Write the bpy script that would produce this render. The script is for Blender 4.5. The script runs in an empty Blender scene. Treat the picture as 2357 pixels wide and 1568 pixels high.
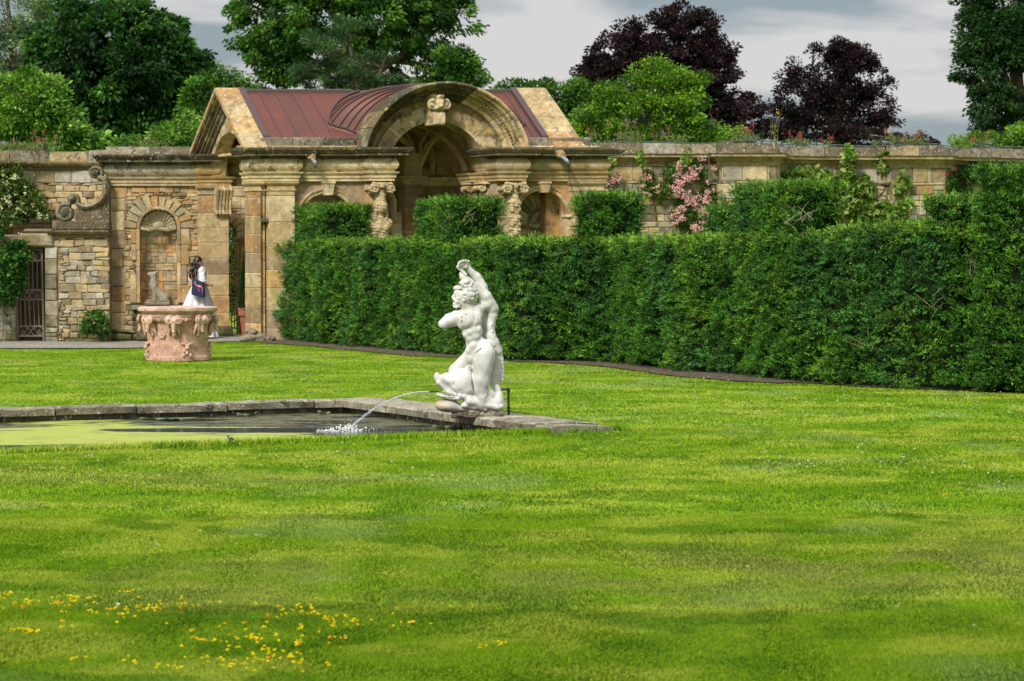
import bpy, bmesh, math
import numpy as np
from mathutils import Vector, Matrix

# ---------------------------------------------------------------- camera, sky, sun
SC = bpy.context.scene
COL = SC.collection
R = math.radians
F = 5565.0            # focal length in pixels of the 2357-wide view of the photograph
CX, CY = 1178.5, 784.0
HZ = 593.0
PITCH = math.atan((CY - HZ) / F)
EYE = 1.6

cam_d = bpy.data.cameras.new('camera')
cam_d.sensor_width = 36.0
cam_d.lens = 36.0 * F / 2357.0
cam_d.clip_end = 3000
cam_d.clip_start = 0.5
cam_d.dof.use_dof = True
cam_d.dof.focus_distance = 23.8
cam_d.dof.aperture_fstop = 8.0
cam = bpy.data.objects.new('camera', cam_d)
COL.objects.link(cam)
cam.location = (0, 0, EYE)
cam.rotation_euler = (math.pi / 2 - PITCH, 0, 0)
SC.camera = cam

SUN_EL, SUN_AZ = 44.0, 212.0        # azimuth clockwise from +Y (the view direction)
w = bpy.data.worlds.new('World'); SC.world = w
w.use_nodes = True
nt = w.node_tree; nt.nodes.clear()
def N(tree, typ, **kw):
    n = tree.nodes.new(typ)
    for k, v in kw.items():
        setattr(n, k, v)
    return n
out = N(nt, 'ShaderNodeOutputWorld')
bg = N(nt, 'ShaderNodeBackground'); bg.inputs[1].default_value = 1.0
sky = N(nt, 'ShaderNodeTexSky'); sky.sky_type = 'NISHITA'; sky.sun_disc = False
sky.sun_elevation = R(SUN_EL); sky.sun_rotation = R(SUN_AZ); sky.air_density = 1.0; sky.dust_density = 2.0
skym = N(nt, 'ShaderNodeVectorMath', operation='SCALE'); skym.inputs['Scale'].default_value = 0.1
nt.links.new(sky.outputs[0], skym.inputs[0])
tc = N(nt, 'ShaderNodeTexCoord')
mp = N(nt, 'ShaderNodeMapping'); mp.inputs['Scale'].default_value = (7.0, 7.0, 30.0); mp.inputs['Location'].default_value = (2.2, 0.4, 1.75)
nt.links.new(tc.outputs['Generated'], mp.inputs[0])
nz = N(nt, 'ShaderNodeTexNoise'); nz.inputs['Scale'].default_value = 1.0; nz.inputs['Detail'].default_value = 5; nz.inputs['Roughness'].default_value = 0.5; nz.inputs['Distortion'].default_value = 0.3
nt.links.new(mp.outputs[0], nz.inputs['Vector'])
cr = N(nt, 'ShaderNodeValToRGB')
e = cr.color_ramp.elements
e[0].position = 0.43; e[0].color = (0.205, 0.245, 0.27, 1)
e[1].position = 0.57; e[1].color = (0.49, 0.475, 0.47, 1)
nt.links.new(nz.outputs['Fac'], cr.inputs[0])
sep = N(nt, 'ShaderNodeSeparateXYZ'); nt.links.new(tc.outputs['Generated'], sep.inputs[0])
zr = N(nt, 'ShaderNodeMapRange'); zr.inputs['From Min'].default_value = 0.12; zr.inputs['From Max'].default_value = 1.0
zr.inputs['To Min'].default_value = 1.0; zr.inputs['To Max'].default_value = 2.9
nt.links.new(sep.outputs['Z'], zr.inputs['Value'])
zm = N(nt, 'ShaderNodeVectorMath', operation='SCALE')
nt.links.new(cr.outputs[0], zm.inputs[0]); nt.links.new(zr.outputs[0], zm.inputs['Scale'])
mx = N(nt, 'ShaderNodeMix', data_type='RGBA'); mx.inputs['Factor'].default_value = 0.88
nt.links.new(skym.outputs[0], mx.inputs['A']); nt.links.new(zm.outputs[0], mx.inputs['B'])
nt.links.new(mx.outputs['Result'], bg.inputs[0]); nt.links.new(bg.outputs[0], out.inputs[0])

sun_d = bpy.data.lights.new('sun', 'SUN'); sun_d.energy = 2.9; sun_d.angle = R(12); sun_d.color = (1.0, 0.95, 0.87)
sun = bpy.data.objects.new('sun', sun_d); COL.objects.link(sun)
az, el = R(SUN_AZ), R(SUN_EL)
sdir = Vector((math.sin(az) * math.cos(el), math.cos(az) * math.cos(el), math.sin(el)))
sun.rotation_euler = sdir.to_track_quat('Z', 'Y').to_euler()
vs = SC.view_settings
vs.view_transform = 'Standard'; vs.look = 'None'; vs.gamma = 1.0; vs.exposure = 0.5
try: vs.use_curve_mapping = False
except Exception: pass

# ---------------------------------------------------------------- helpers
rng = np.random.default_rng(11)
PI = math.pi
ct, st = math.cos(PITCH), math.sin(PITCH)
def W(px, py, Y):
    a = (px - CX) / F; b = -(py - CY) / F
    dy = ct + b * st; dz = -st + b * ct
    t = Y / dy
    return Vector((a * t, Y, EYE + dz * t))
def G(px, py, z=0.0):
    a = (px - CX) / F; b = -(py - CY) / F
    dy = ct + b * st; dz = -st + b * ct
    t = (z - EYE) / dz
    return Vector((a * t, dy * t, z))
def srgb(r, g, b):
    f = lambda c: (c / 255 / 12.92) if c <= 10 else ((c / 255 + 0.055) / 1.055) ** 2.4
    return np.array([f(r), f(g), f(b)])

def tag(o, label=None, cat=None, group=None, kind=None):
    if label: o['label'] = label
    if cat: o['category'] = cat
    if group: o['group'] = group
    if kind: o['kind'] = kind
    return o
def thing(name, label, cat, loc=(0, 0, 0), group=None):
    o = bpy.data.objects.new(name, None); COL.objects.link(o)
    o.location = loc; o.empty_display_size = 0.2
    return tag(o, label, cat, group)

def link_mesh(name, me, mat, parent=None):
    o = bpy.data.objects.new(name, me); COL.objects.link(o)
    if mat is not None: me.materials.append(mat)
    if parent is not None:
        o.parent = parent
        o.matrix_parent_inverse = Matrix.Translation(-Vector(parent_world(parent)))
    return o
def parent_world(p):
    # children are built in world coordinates; only a top-level Empty carries a location
    return Vector(p.location) if p.type == 'EMPTY' else Vector((0, 0, 0))

def mesh_np(name, V, Fq, mat, parent=None, cols=None, smooth=False):
    """V (n,3); Fq (m,k) array or list of tuples; cols (n,3) per vertex"""
    me = bpy.data.meshes.new(name)
    V = np.asarray(V, dtype=np.float32)
    if isinstance(Fq, np.ndarray) and Fq.ndim == 2:
        m, k = Fq.shape
        me.vertices.add(len(V)); me.vertices.foreach_set('co', V.ravel())
        me.loops.add(m * k); me.polygons.add(m)
        me.loops.foreach_set('vertex_index', Fq.astype(np.int32).ravel())
        me.polygons.foreach_set('loop_start', np.arange(0, m * k, k, dtype=np.int32))
        me.update(calc_edges=True)
    else:
        me.from_pydata([tuple(map(float, v)) for v in V], [], [tuple(int(i) for i in f) for f in Fq])
        me.update()
    if cols is not None:
        ca = me.color_attributes.new('Col', 'FLOAT_COLOR', 'POINT')
        c4 = np.ones((len(V), 4), dtype=np.float32); c4[:, :3] = cols
        ca.data.foreach_set('color', c4.ravel())
    if smooth:
        me.polygons.foreach_set('use_smooth', np.ones(len(me.polygons), dtype=bool))
    return link_mesh(name, me, mat, parent)

# ---- value noise
_tab = np.random.default_rng(5).random((256, 256))
def vn(x, y, s=0):
    x = np.asarray(x, float) + 31.7 * s; y = np.asarray(y, float) + 17.3 * s
    xi = np.floor(x).astype(int); yi = np.floor(y).astype(int)
    fx = x - xi; fy = y - yi
    fx = fx * fx * (3 - 2 * fx); fy = fy * fy * (3 - 2 * fy)
    a = _tab[xi & 255, yi & 255]; b = _tab[(xi + 1) & 255, yi & 255]
    c = _tab[xi & 255, (yi + 1) & 255]; d = _tab[(xi + 1) & 255, (yi + 1) & 255]
    return (a * (1 - fx) + b * fx) * (1 - fy) + (c * (1 - fx) + d * fx) * fy
def fbm(x, y, s=0, o=3):
    r = 0; a = 0.5; t = 0
    for i in range(o):
        r = r + a * vn(x * 2 ** i, y * 2 ** i, s + i); t += a; a *= 0.55
    return r / t
def sst(x, a, b):
    t = np.clip((np.asarray(x, float) - a) / (b - a), 0, 1); return t * t * (3 - 2 * t)

class MB:
    """collects geometry, links it as ONE mesh object"""
    def __init__(s): s.V = []; s.F = []; s.C = []; s.n = 0
    def add(s, verts, faces, col=(0.5, 0.5, 0.5)):
        for v in verts: s.V.append((float(v[0]), float(v[1]), float(v[2]))); s.C.append(tuple(col))
        for f in faces: s.F.append(tuple(i + s.n for i in f))
        s.n += len(verts); return s
    def box(s, x0, x1, y0, y1, z0, z1, col=(0.5, 0.5, 0.5), bev=0.0):
        if bev <= 0:
            v = [(x0, y0, z0), (x1, y0, z0), (x1, y1, z0), (x0, y1, z0), (x0, y0, z1), (x1, y0, z1), (x1, y1, z1), (x0, y1, z1)]
            f = [(0, 3, 2, 1), (4, 5, 6, 7), (0, 1, 5, 4), (1, 2, 6, 5), (2, 3, 7, 6), (3, 0, 4, 7)]
            return s.add(v, f, col)
        b = min(bev, abs(x1 - x0) * .4, abs(y1 - y0) * .4, abs(z1 - z0) * .4)
        bm = bmesh.new(); bmesh.ops.create_cube(bm, size=1)
        for v in bm.verts:
            v.co = ((x0 + x1) / 2 + v.co.x * (x1 - x0), (y0 + y1) / 2 + v.co.y * (y1 - y0), (z0 + z1) / 2 + v.co.z * (z1 - z0))
        bmesh.ops.bevel(bm, geom=bm.edges[:], offset=b, segments=1, affect='EDGES')
        s.bm(bm, col); bm.free(); return s
    def bm(s, bm, col, M=None):
        bm.verts.index_update()
        vs_ = [(M @ v.co if M is not None else v.co) for v in bm.verts]
        return s.add(vs_, [tuple(v.index for v in f.verts) for f in bm.faces], col)
    def prism(s, poly, y0, y1, col, axis='y'):
        """poly of (a,b); extruded along axis. y: (x,z); x: (y,z); z: (x,y)"""
        n = len(poly)
        mk = {'y': lambda a, b, t: (a, t, b), 'x': lambda a, b, t: (t, a, b), 'z': lambda a, b, t: (a, b, t)}[axis]
        v = [mk(a, b, y0) for a, b in poly] + [mk(a, b, y1) for a, b in poly]
        f = [tuple(range(n)), tuple(range(2 * n - 1, n - 1, -1))] + [(i, i + n, (i + 1) % n + n, (i + 1) % n) for i in range(n)]
        return s.add(v, f, col)
    def tube(s, pts, rad, n=8, col=(0.5, 0.5, 0.5), cap=True):
        pts = [Vector(p) for p in pts]
        if not hasattr(rad, '__len__'): rad = [rad] * len(pts)
        v = []; f = []
        up = Vector((0.13, 0.21, 0.97)).normalized()
        prev = None
        for i, p in enumerate(pts):
            a = pts[max(i - 1, 0)]; b = pts[min(i + 1, len(pts) - 1)]
            d = (b - a).normalized()
            if prev is None:
                u = d.cross(up)
                if u.length < 1e-3: u = d.cross(Vector((1, 0, 0)))
            else:
                u = prev - d * prev.dot(d)
            u.normalize(); prev = u; w_ = d.cross(u)
            for k in range(n):
                t = 2 * PI * k / n
                v.append(p + (u * math.cos(t) + w_ * math.sin(t)) * rad[i])
        for i in range(len(pts) - 1):
            for k in range(n):
                f.append((i * n + k, i * n + (k + 1) % n, (i + 1) * n + (k + 1) % n, (i + 1) * n + k))
        if cap: f.append(tuple(range(n - 1, -1, -1))); f.append(tuple((len(pts) - 1) * n + k for k in range(n)))
        return s.add(v, f, col)
    def lathe(s, prof, c, n=24, col=(0.5, 0.5, 0.5), a0=0, a1=2 * PI, rmod=None):
        v = []; f = []; full = abs(a1 - a0 - 2 * PI) < 1e-6
        m = n if full else n + 1
        for (r, z) in prof:
            for k in range(m):
                t = a0 + (a1 - a0) * k / n
                rr = r * (rmod(t) if rmod else 1)
                v.append((c[0] + rr * math.cos(t), c[1] + rr * math.sin(t), c[2] + z))
        for i in range(len(prof) - 1):
            for k in range(n):
                k2 = (k + 1) % m
                f.append((i * m + k, i * m + k2, (i + 1) * m + k2, (i + 1) * m + k))
        return s.add(v, f, col)
    def ball(s, c, r, col=(0.5, 0.5, 0.5), sub=2, rot=None, jit=0):
        bm = bmesh.new(); bmesh.ops.create_icosphere(bm, subdivisions=sub, radius=1)
        if not hasattr(r, '__len__'): r = (r, r, r)
        for v in bm.verts:
            q = v.co * (1 + (jit * (rng.random() - .5) if jit else 0))
            q = Vector((q.x * r[0], q.y * r[1], q.z * r[2]))
            if rot is not None: q = rot @ q
            v.co = q + Vector(c)
        s.bm(bm, col); bm.free(); return s
    def mould(s, path, prof, col, z0=0.0, closed=False, ends=True):
        """profile [(out, z)] swept along a plan polyline; outward = right of travel (towards -y for +x)"""
        P = [Vector((p[0], p[1])) for p in path]; n = len(P); rows = []
        def nrm(a, b):
            d = (b - a).normalized(); return Vector((d.y, -d.x))
        for i in range(n):
            if closed: n1 = nrm(P[i - 1], P[i]); n2 = nrm(P[i], P[(i + 1) % n])
            else:
                n1 = nrm(P[i - 1], P[i]) if i > 0 else nrm(P[0], P[1])
                n2 = nrm(P[i], P[i + 1]) if i < n - 1 else n1
            m = (n1 + n2) / max(1 + n1.dot(n2), 0.2)
            rows.append([(P[i].x + m.x * o, P[i].y + m.y * o, z0 + z) for o, z in prof])
        k = len(prof); v = [q for r_ in rows for q in r_]; f = []
        for i in range(n if closed else n - 1):
            j = (i + 1) % n
            for t in range(k - 1): f.append((i * k + t, j * k + t, j * k + t + 1, i * k + t + 1))
        if ends and not closed:
            f.append(tuple(range(k))); f.append(tuple((n - 1) * k + t for t in range(k - 1, -1, -1)))
        return s.add(v, f, col)
    def build(s, name, mat, parent=None, fn=None, smooth=False, label=None):
        V = np.array(s.V); 
        if fn is not None: V = fn(V)
        o = mesh_np(name, V, s.F, mat, parent, np.array(s.C), smooth)
        if label: o['label'] = label
        return o

# ---- signed distance sculpting
class SDF:
    def __init__(s, lo, hi, h):
        s.lo = np.array(lo, float); s.h = h
        s.n = np.ceil((np.array(hi) - s.lo) / h).astype(int) + 1
        s.ax = [s.lo[i] + h * np.arange(s.n[i]) for i in range(3)]
        s.D = np.full(s.n, 1.0)
    def _op(s, blo, bhi, fn, k, op):
        pad = k + 3 * s.h
        i0 = np.maximum(0, np.floor((np.array(blo) - pad - s.lo) / s.h).astype(int))
        i1 = np.minimum(s.n, np.ceil((np.array(bhi) + pad - s.lo) / s.h).astype(int) + 1)
        if (i1 <= i0).any(): return s
        sl = tuple(slice(a, b) for a, b in zip(i0, i1))
        X = s.ax[0][sl[0]][:, None, None]; Y = s.ax[1][sl[1]][None, :, None]; Z = s.ax[2][sl[2]][None, None, :]
        d = fn(X, Y, Z); a = s.D[sl]; d = np.broadcast_to(d, a.shape)
        k = max(k, 1e-5)
        if op == 'u':
            t = np.clip(.5 + .5 * (a - d) / k, 0, 1); s.D[sl] = a * (1 - t) + d * t - k * t * (1 - t)
        else:
            d = -d
            t = np.clip(.5 - .5 * (a - d) / k, 0, 1); s.D[sl] = a * (1 - t) + d * t + k * t * (1 - t)
        return s
    def ell(s, c, r, rot=None, k=.02, op='u'):
        c = np.array(c, float); r = np.array(r if hasattr(r, '__len__') else (r, r, r), float); m = r.max()
        Rm = np.array(rot.to_3x3()) if rot is not None else None
        def fn(X, Y, Z):
            x, y, z = X - c[0], Y - c[1], Z - c[2]
            if Rm is not None:
                x, y, z = (Rm[0, 0] * x + Rm[1, 0] * y + Rm[2, 0] * z, Rm[0, 1] * x + Rm[1, 1] * y + Rm[2, 1] * z, Rm[0, 2] * x + Rm[1, 2] * y + Rm[2, 2] * z)
            k0 = np.sqrt((x / r[0]) ** 2 + (y / r[1]) ** 2 + (z / r[2]) ** 2)
            k1 = np.sqrt((x / r[0] ** 2) ** 2 + (y / r[1] ** 2) ** 2 + (z / r[2] ** 2) ** 2) + 1e-9
            return k0 * (k0 - 1) / k1
        return s._op(c - m, c + m, fn, k, op)
    def cap(s, a, b, ra, rb=None, k=.02, op='u', sy=1.0):
        a = np.array(a, float); b = np.array(b, float); rb = ra if rb is None else rb
        aa = a.copy(); bb = b.copy(); aa[1] /= sy; bb[1] /= sy
        ba = bb - aa; L = (ba @ ba) + 1e-12
        def fn(X, Y, Z):
            x, y, z = X - aa[0], Y / sy - aa[1], Z - aa[2]
            t = np.clip((x * ba[0] + y * ba[1] + z * ba[2]) / L, 0, 1)
            d = np.sqrt((x - ba[0] * t) ** 2 + (y - ba[1] * t) ** 2 + (z - ba[2] * t) ** 2) - (ra + (rb - ra) * t)
            return d * min(1, sy)
        m = max(ra, rb) * max(1, sy)
        return s._op(np.minimum(a, b) - m, np.maximum(a, b) + m, fn, k, op)
    def chain(s, pts, rad, k=.02, op='u', sy=1.0):
        for i in range(len(pts) - 1): s.cap(pts[i], pts[i + 1], rad[i], rad[i + 1], k, op, sy)
        return s
    def box(s, c, half, rot=None, rd=.01, k=.01, op='u'):
        c = np.array(c, float); hf = np.array(half, float) - rd; m = np.linalg.norm(half)
        Rm = np.array(rot.to_3x3()) if rot is not None else np.eye(3)
        def fn(X, Y, Z):
            x, y, z = X - c[0], Y - c[1], Z - c[2]
            q = [np.abs(Rm[0, i] * x + Rm[1, i] * y + Rm[2, i] * z) - hf[i] for i in range(3)]
            return np.sqrt(sum(np.maximum(t, 0) ** 2 for t in q)) + np.minimum(np.maximum(np.maximum(q[0], q[1]), q[2]), 0) - rd
        return s._op(c - m, c + m, fn, k, op)
    def wob(s, amp, sc, seed=1):
        r = np.random.default_rng(seed)
        for i in range(4):
            w_ = r.normal(size=3) * sc; p = r.random() * 6
            s.D += amp / 2 * np.sin(s.ax[0][:, None, None] * w_[0] + s.ax[1][None, :, None] * w_[1] + s.ax[2][None, None, :] * w_[2] + p)
        return s
    def mesh(s):
        D = s.D; n = D.shape
        ins = D < 0
        o = [(i, j, k) for i in (0, 1) for j in (0, 1) for k in (0, 1)]
        def sub(A, t): return A[t[0]:n[0] - 1 + t[0], t[1]:n[1] - 1 + t[1], t[2]:n[2] - 1 + t[2]]
        cnt = sum(sub(ins, t).astype(int) for t in o)
        act = (cnt > 0) & (cnt < 8)
        idx = np.full(act.shape, -1, dtype=int); ids = np.argwhere(act); idx[act] = np.arange(len(ids))
        acc = np.zeros((len(ids), 3)); c = np.zeros(len(ids))
        vals = {t: sub(D, t)[act] for t in o}
        for a in o:
            for ax_ in range(3):
                if a[ax_] == 0:
                    b = list(a); b[ax_] = 1; b = tuple(b)
                    va, vb = vals[a], vals[b]; m = (va < 0) != (vb < 0)
                    t = np.where(m, va / (va - vb + 1e-12), 0)
                    p = np.tile(np.array(a, float), (len(ids), 1)); p[:, ax_] += t
                    acc[m] += p[m]; c[m] += 1
        V = s.lo + (ids + acc / c[:, None]) * s.h
        quads = []
        for ax_ in range(3):
            A = ins; sl0 = [slice(None)] * 3; sl1 = [slice(None)] * 3
            sl0[ax_] = slice(0, n[ax_] - 1); sl1[ax_] = slice(1, n[ax_])
            ch = A[tuple(sl0)] != A[tuple(sl1)]
            e_ = np.argwhere(ch)
            u, v = (ax_ + 1) % 3, (ax_ + 2) % 3
            ok = (e_[:, u] > 0) & (e_[:, v] > 0) & (e_[:, u] < n[u] - 1) & (e_[:, v] < n[v] - 1); e_ = e_[ok]
            flip = A[e_[:, 0], e_[:, 1], e_[:, 2]]
            def I(du, dv):
                q = e_.copy(); q[:, u] += du; q[:, v] += dv
                return idx[q[:, 0], q[:, 1], q[:, 2]]
            q = np.stack([I(-1, -1), I(0, -1), I(0, 0), I(-1, 0)], 1)
            q[~flip] = q[~flip][:, ::-1]
            quads.append(q)
        return V, np.concatenate(quads)
    def build(s, name, mat, parent=None, col=(.7, .7, .7), fn=None, label=None, colfn=None):
        V, Q = s.mesh()
        C = np.tile(np.array(col, float), (len(V), 1)) if colfn is None else colfn(V)
        if fn is not None: V = fn(V)
        o = mesh_np(name, V, Q, mat, parent, C, True)
        if label: o['label'] = label
        return o

# ---------------------------------------------------------------- materials
def new_mat(name):
    m = bpy.data.materials.new(name); m.use_nodes = True
    nt = m.node_tree; b = nt.nodes['Principled BSDF']; return m, nt, b
def simple(name, col, rough=.6, metal=0, spec=.5):
    m, nt, b = new_mat(name)
    b.inputs['Base Color'].default_value = (*col, 1); b.inputs['Roughness'].default_value = rough
    b.inputs['Metallic'].default_value = metal; b.inputs['Specular IOR Level'].default_value = spec
    return m
def noise(nt, scale, detail=4, rough=.55, vec=None, dist=0):
    n = N(nt, 'ShaderNodeTexNoise'); n.inputs['Scale'].default_value = scale; n.inputs['Detail'].default_value = detail
    n.inputs['Roughness'].default_value = rough; n.inputs['Distortion'].default_value = dist
    if vec is not None: nt.links.new(vec, n.inputs['Vector'])
    return n
def rangen(nt, src, a, b, c=0., d=1.):
    n = N(nt, 'ShaderNodeMapRange'); nt.links.new(src, n.inputs['Value'])
    for k, v in zip(('From Min', 'From Max', 'To Min', 'To Max'), (a, b, c, d)): n.inputs[k].default_value = v
    return n.outputs[0]
def mixc(nt, fac, a, b, blend='MIX'):
    n = N(nt, 'ShaderNodeMix', data_type='RGBA', blend_type=blend)
    if isinstance(fac, float): n.inputs['Factor'].default_value = fac
    else: nt.links.new(fac, n.inputs['Factor'])
    for s_, v in (('A', a), ('B', b)):
        if isinstance(v, (tuple, list, np.ndarray)): n.inputs[s_].default_value = (*v[:3], 1)
        else: nt.links.new(v, n.inputs[s_])
    return n.outputs['Result']
def stone_mat(name, dark=.5, pale=.5, yellow=.0, rough=.85, bump=.02, scale=1.0, darkcol=(.06, .055, .04), palecol=(.62, .6, .52), moss=0.0, topdark=False):
    m, nt, b = new_mat(name)
    geo = N(nt, 'ShaderNodeNewGeometry'); pos = geo.outputs['Position']
    at = N(nt, 'ShaderNodeAttribute', attribute_name='Col')
    n1 = noise(nt, 9 * scale, 6, .65, pos); n2 = noise(nt, 2.3 * scale, 4, .6, pos); n3 = noise(nt, 38 * scale, 3, .6, pos)
    v1 = rangen(nt, n1.outputs['Fac'], .25, .75, .62, 1.3)
    vm = N(nt, 'ShaderNodeVectorMath', operation='SCALE'); nt.links.new(at.outputs['Color'], vm.inputs[0]); nt.links.new(v1, vm.inputs['Scale'])
    c = mixc(nt, rangen(nt, n2.outputs['Fac'], .46, .62, 0, .42), vm.outputs[0], (.17, .13, .075))
    c = mixc(nt, rangen(nt, n2.outputs['Fac'], .46, .30, 0, .35), c, (.60, .55, .43))
    mul = lambda x, k: (lambda q: (nt.links.new(x, q.inputs[0]), setattr(q.inputs[1], 'default_value', k), q.outputs[0])[2])(N(nt, 'ShaderNodeMath', operation='MULTIPLY'))
    if dark > 0:
        nd = noise(nt, 5.5 * scale, 7, .72, pos, .4)
        d = rangen(nt, nd.outputs['Fac'], .60 - .12 * dark, .68 - .10 * dark, 0, min(1, .55 + .3 * dark)); c = mixc(nt, d, c, darkcol)
    if yellow > 0:
        ny = noise(nt, 3.1 * scale, 5, .6, pos, .2); y = rangen(nt, ny.outputs['Fac'], .62 - .12 * yellow, .72 - .1 * yellow, 0, .7)
        c = mixc(nt, y, c, (.44, .31, .06))
    if pale > 0:
        npl = noise(nt, 16 * scale, 5, .6, pos, .3); y = rangen(nt, npl.outputs['Fac'], .66 - .1 * pale, .70 - .1 * pale, 0, .8)
        c = mixc(nt, y, c, palecol)
    if topdark:
        sx = N(nt, 'ShaderNodeSeparateXYZ'); nt.links.new(geo.outputs['Normal'], sx.inputs[0])
        t = rangen(nt, sx.outputs['Z'], .5, .9, 0, .55); c = mixc(nt, t, c, (.12, .115, .085))
    if moss > 0:
        sp = N(nt, 'ShaderNodeSeparateXYZ'); nt.links.new(pos, sp.inputs[0])
        nm = noise(nt, 2.0, 5, .6, pos); hz = rangen(nt, sp.outputs['Z'], -.1, .75, .26, -.05)
        ad = N(nt, 'ShaderNodeMath', operation='ADD'); nt.links.new(nm.outputs['Fac'], ad.inputs[0]); nt.links.new(hz, ad.inputs[1])
        c = mixc(nt, rangen(nt, ad.outputs[0], .62, .72, 0, .8 * moss), c, (.05, .065, .015))
    nt.links.new(c, b.inputs['Base Color']); b.inputs['Roughness'].default_value = rough; b.inputs['Specular IOR Level'].default_value = .2
    bp = N(nt, 'ShaderNodeBump'); bp.inputs['Distance'].default_value = bump; bp.inputs['Strength'].default_value = .7
    ad = N(nt, 'ShaderNodeMath', operation='ADD'); nt.links.new(n1.outputs['Fac'], ad.inputs[0]); nt.links.new(n3.outputs['Fac'], ad.inputs[1])
    nt.links.new(ad.outputs[0], bp.inputs['Height']); nt.links.new(bp.outputs[0], b.inputs['Normal'])
    return m
def leaf_mat(name, trans=.35, rough=.55, spec=.25):
    m, nt, b = new_mat(name)
    at = N(nt, 'ShaderNodeAttribute', attribute_name='Col')
    nt.links.new(at.outputs['Color'], b.inputs['Base Color']); b.inputs['Roughness'].default_value = rough; b.inputs['Specular IOR Level'].default_value = spec
    tr = N(nt, 'ShaderNodeBsdfTranslucent')
    c = mixc(nt, 1.0, at.outputs['Color'], (1.25, 1.35, .55), 'MULTIPLY'); nt.links.new(c, tr.inputs[0])
    mxs = N(nt, 'ShaderNodeMixShader'); mxs.inputs[0].default_value = trans
    nt.links.new(b.outputs[0], mxs.inputs[1]); nt.links.new(tr.outputs[0], mxs.inputs[2])
    nt.links.new(mxs.outputs[0], nt.nodes['Material Output'].inputs[0])
    return m
M = {}
M['leaf'] = leaf_mat('leaf_foliage')
M['yew'] = leaf_mat('yew_foliage', .08, .6, .2)
M['grass'] = leaf_mat('grass_blades', .30, .7, .1)
_nt = M['grass'].node_tree; _g = N(_nt, 'ShaderNodeNewGeometry'); _v = N(_nt, 'ShaderNodeVectorMath', operation='ADD'); _s = N(_nt, 'ShaderNodeVectorMath', operation='SCALE'); _s.inputs['Scale'].default_value = .45
_n = N(_nt, 'ShaderNodeVectorMath', operation='NORMALIZE'); _nt.links.new(_g.outputs['Normal'], _s.inputs[0]); _nt.links.new(_s.outputs[0], _v.inputs[0]); _v.inputs[1].default_value = (0, 0, 1); _nt.links.new(_v.outputs[0], _n.inputs[0]); _nt.links.new(_n.outputs[0], _nt.nodes['Principled BSDF'].inputs['Normal'])
M['petal'] = leaf_mat('petals', .3, .6, .1)
M['bark'] = stone_mat('bark', .3, .2, 0, .9, .03, 1.2)
M['rubble'] = stone_mat('rubble_sandstone', .12, .10, 0.0, moss=1.0)
M['ashlar'] = stone_mat('ashlar_sandstone', .30, .12, .12, darkcol=(.13, .105, .065))
M['arch'] = stone_mat('weathered_sandstone', .75, .15, .45, darkcol=(.05, .042, .028))
M['cornice'] = stone_mat('weathered_cornice_stone', .35, .45, .1)
M['coping'] = stone_mat('lichened_coping_stone', .7, .55, .0, scale=1.5)
M['mortar'] = stone_mat('mortar', .4, .1, 0)
M['lichenslab'] = stone_mat('lichened_slab', .75, .6, .25, darkcol=(.17, .15, .10))
M['inner'] = stone_mat('inner_stone', .10, .1, 0.05, darkcol=(.2, .16, .1))
M['grey'] = stone_mat('grey_carved_stone', .4, .25, 0, scale=3)
M['core'] = simple('dark_core_fill', (.012, .022, .008), .95, 0, .05)  # near-black filler: shade of the interior put into the colour

# ---- leaf clouds
def leaves(P, Nn, L, Wd, cols, fold=.25):
    """one kite-shaped leaf per point; P (n,3), Nn axis the leaf points along, L, Wd (n,)"""
    n = len(P); d = Nn / (np.linalg.norm(Nn, axis=1, keepdims=True) + 1e-9)
    r_ = rng.normal(size=(n, 3)); s_ = np.cross(d, r_); s_ /= np.linalg.norm(s_, axis=1, keepdims=True) + 1e-9
    u_ = np.cross(s_, d)
    L = np.broadcast_to(L, (n,))[:, None]; Wd = np.broadcast_to(Wd, (n,))[:, None]
    a = P; b = P + d * L * .45 + s_ * Wd * .5 + u_ * Wd * fold * .5; c = P + d * L; e_ = P + d * L * .45 - s_ * Wd * .5 + u_ * Wd * fold * .5
    V = np.stack([a, b, c, e_], 1).reshape(-1, 3)
    Q = np.arange(4 * n).reshape(n, 4)
    return V, Q, np.repeat(cols, 4, axis=0)
def sph(n):
    v = rng.normal(size=(n, 3)); return v / np.linalg.norm(v, axis=1, keepdims=True)
# ================================================================ GROUND, POOL
PB = np.array([-1.80, 26.40]); E1 = np.array([-.891, -.454]); E2 = np.array([.454, -.891])
PW, PL = 4.75, 16.0         # pool width (towards the camera) and length (to the left)
def loc2(x, y):
    dx = np.asarray(x, float) - PB[0]; dy = np.asarray(y, float) - PB[1]
    return dx * E1[0] + dy * E1[1], dx * E2[0] + dy * E2[1]
def gz(x, y):
    x = np.asarray(x, float); y = np.asarray(y, float)
    z = -.13 * sst(y, 38, 45) * sst(-x, 5.2, 7.6)
    und = (fbm(x * .9, y * .55, 3, 3) - .5) * .035 * sst(y, 60, 40) * sst(y, 2, 8)
    a, b = loc2(x, y)
    near = np.clip(np.maximum(np.maximum(-a - .75, -b - .6), b - PW - .15) / 1.2, 0, 1)
    return z + und * near
C_br, C_yl, C_dk, C_st, C_pl = map(np.array, [(.232, .405, .012), (.40, .52, .05), (.115, .275, .004), (.42, .42, .12), (.33, .46, .13)])
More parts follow.
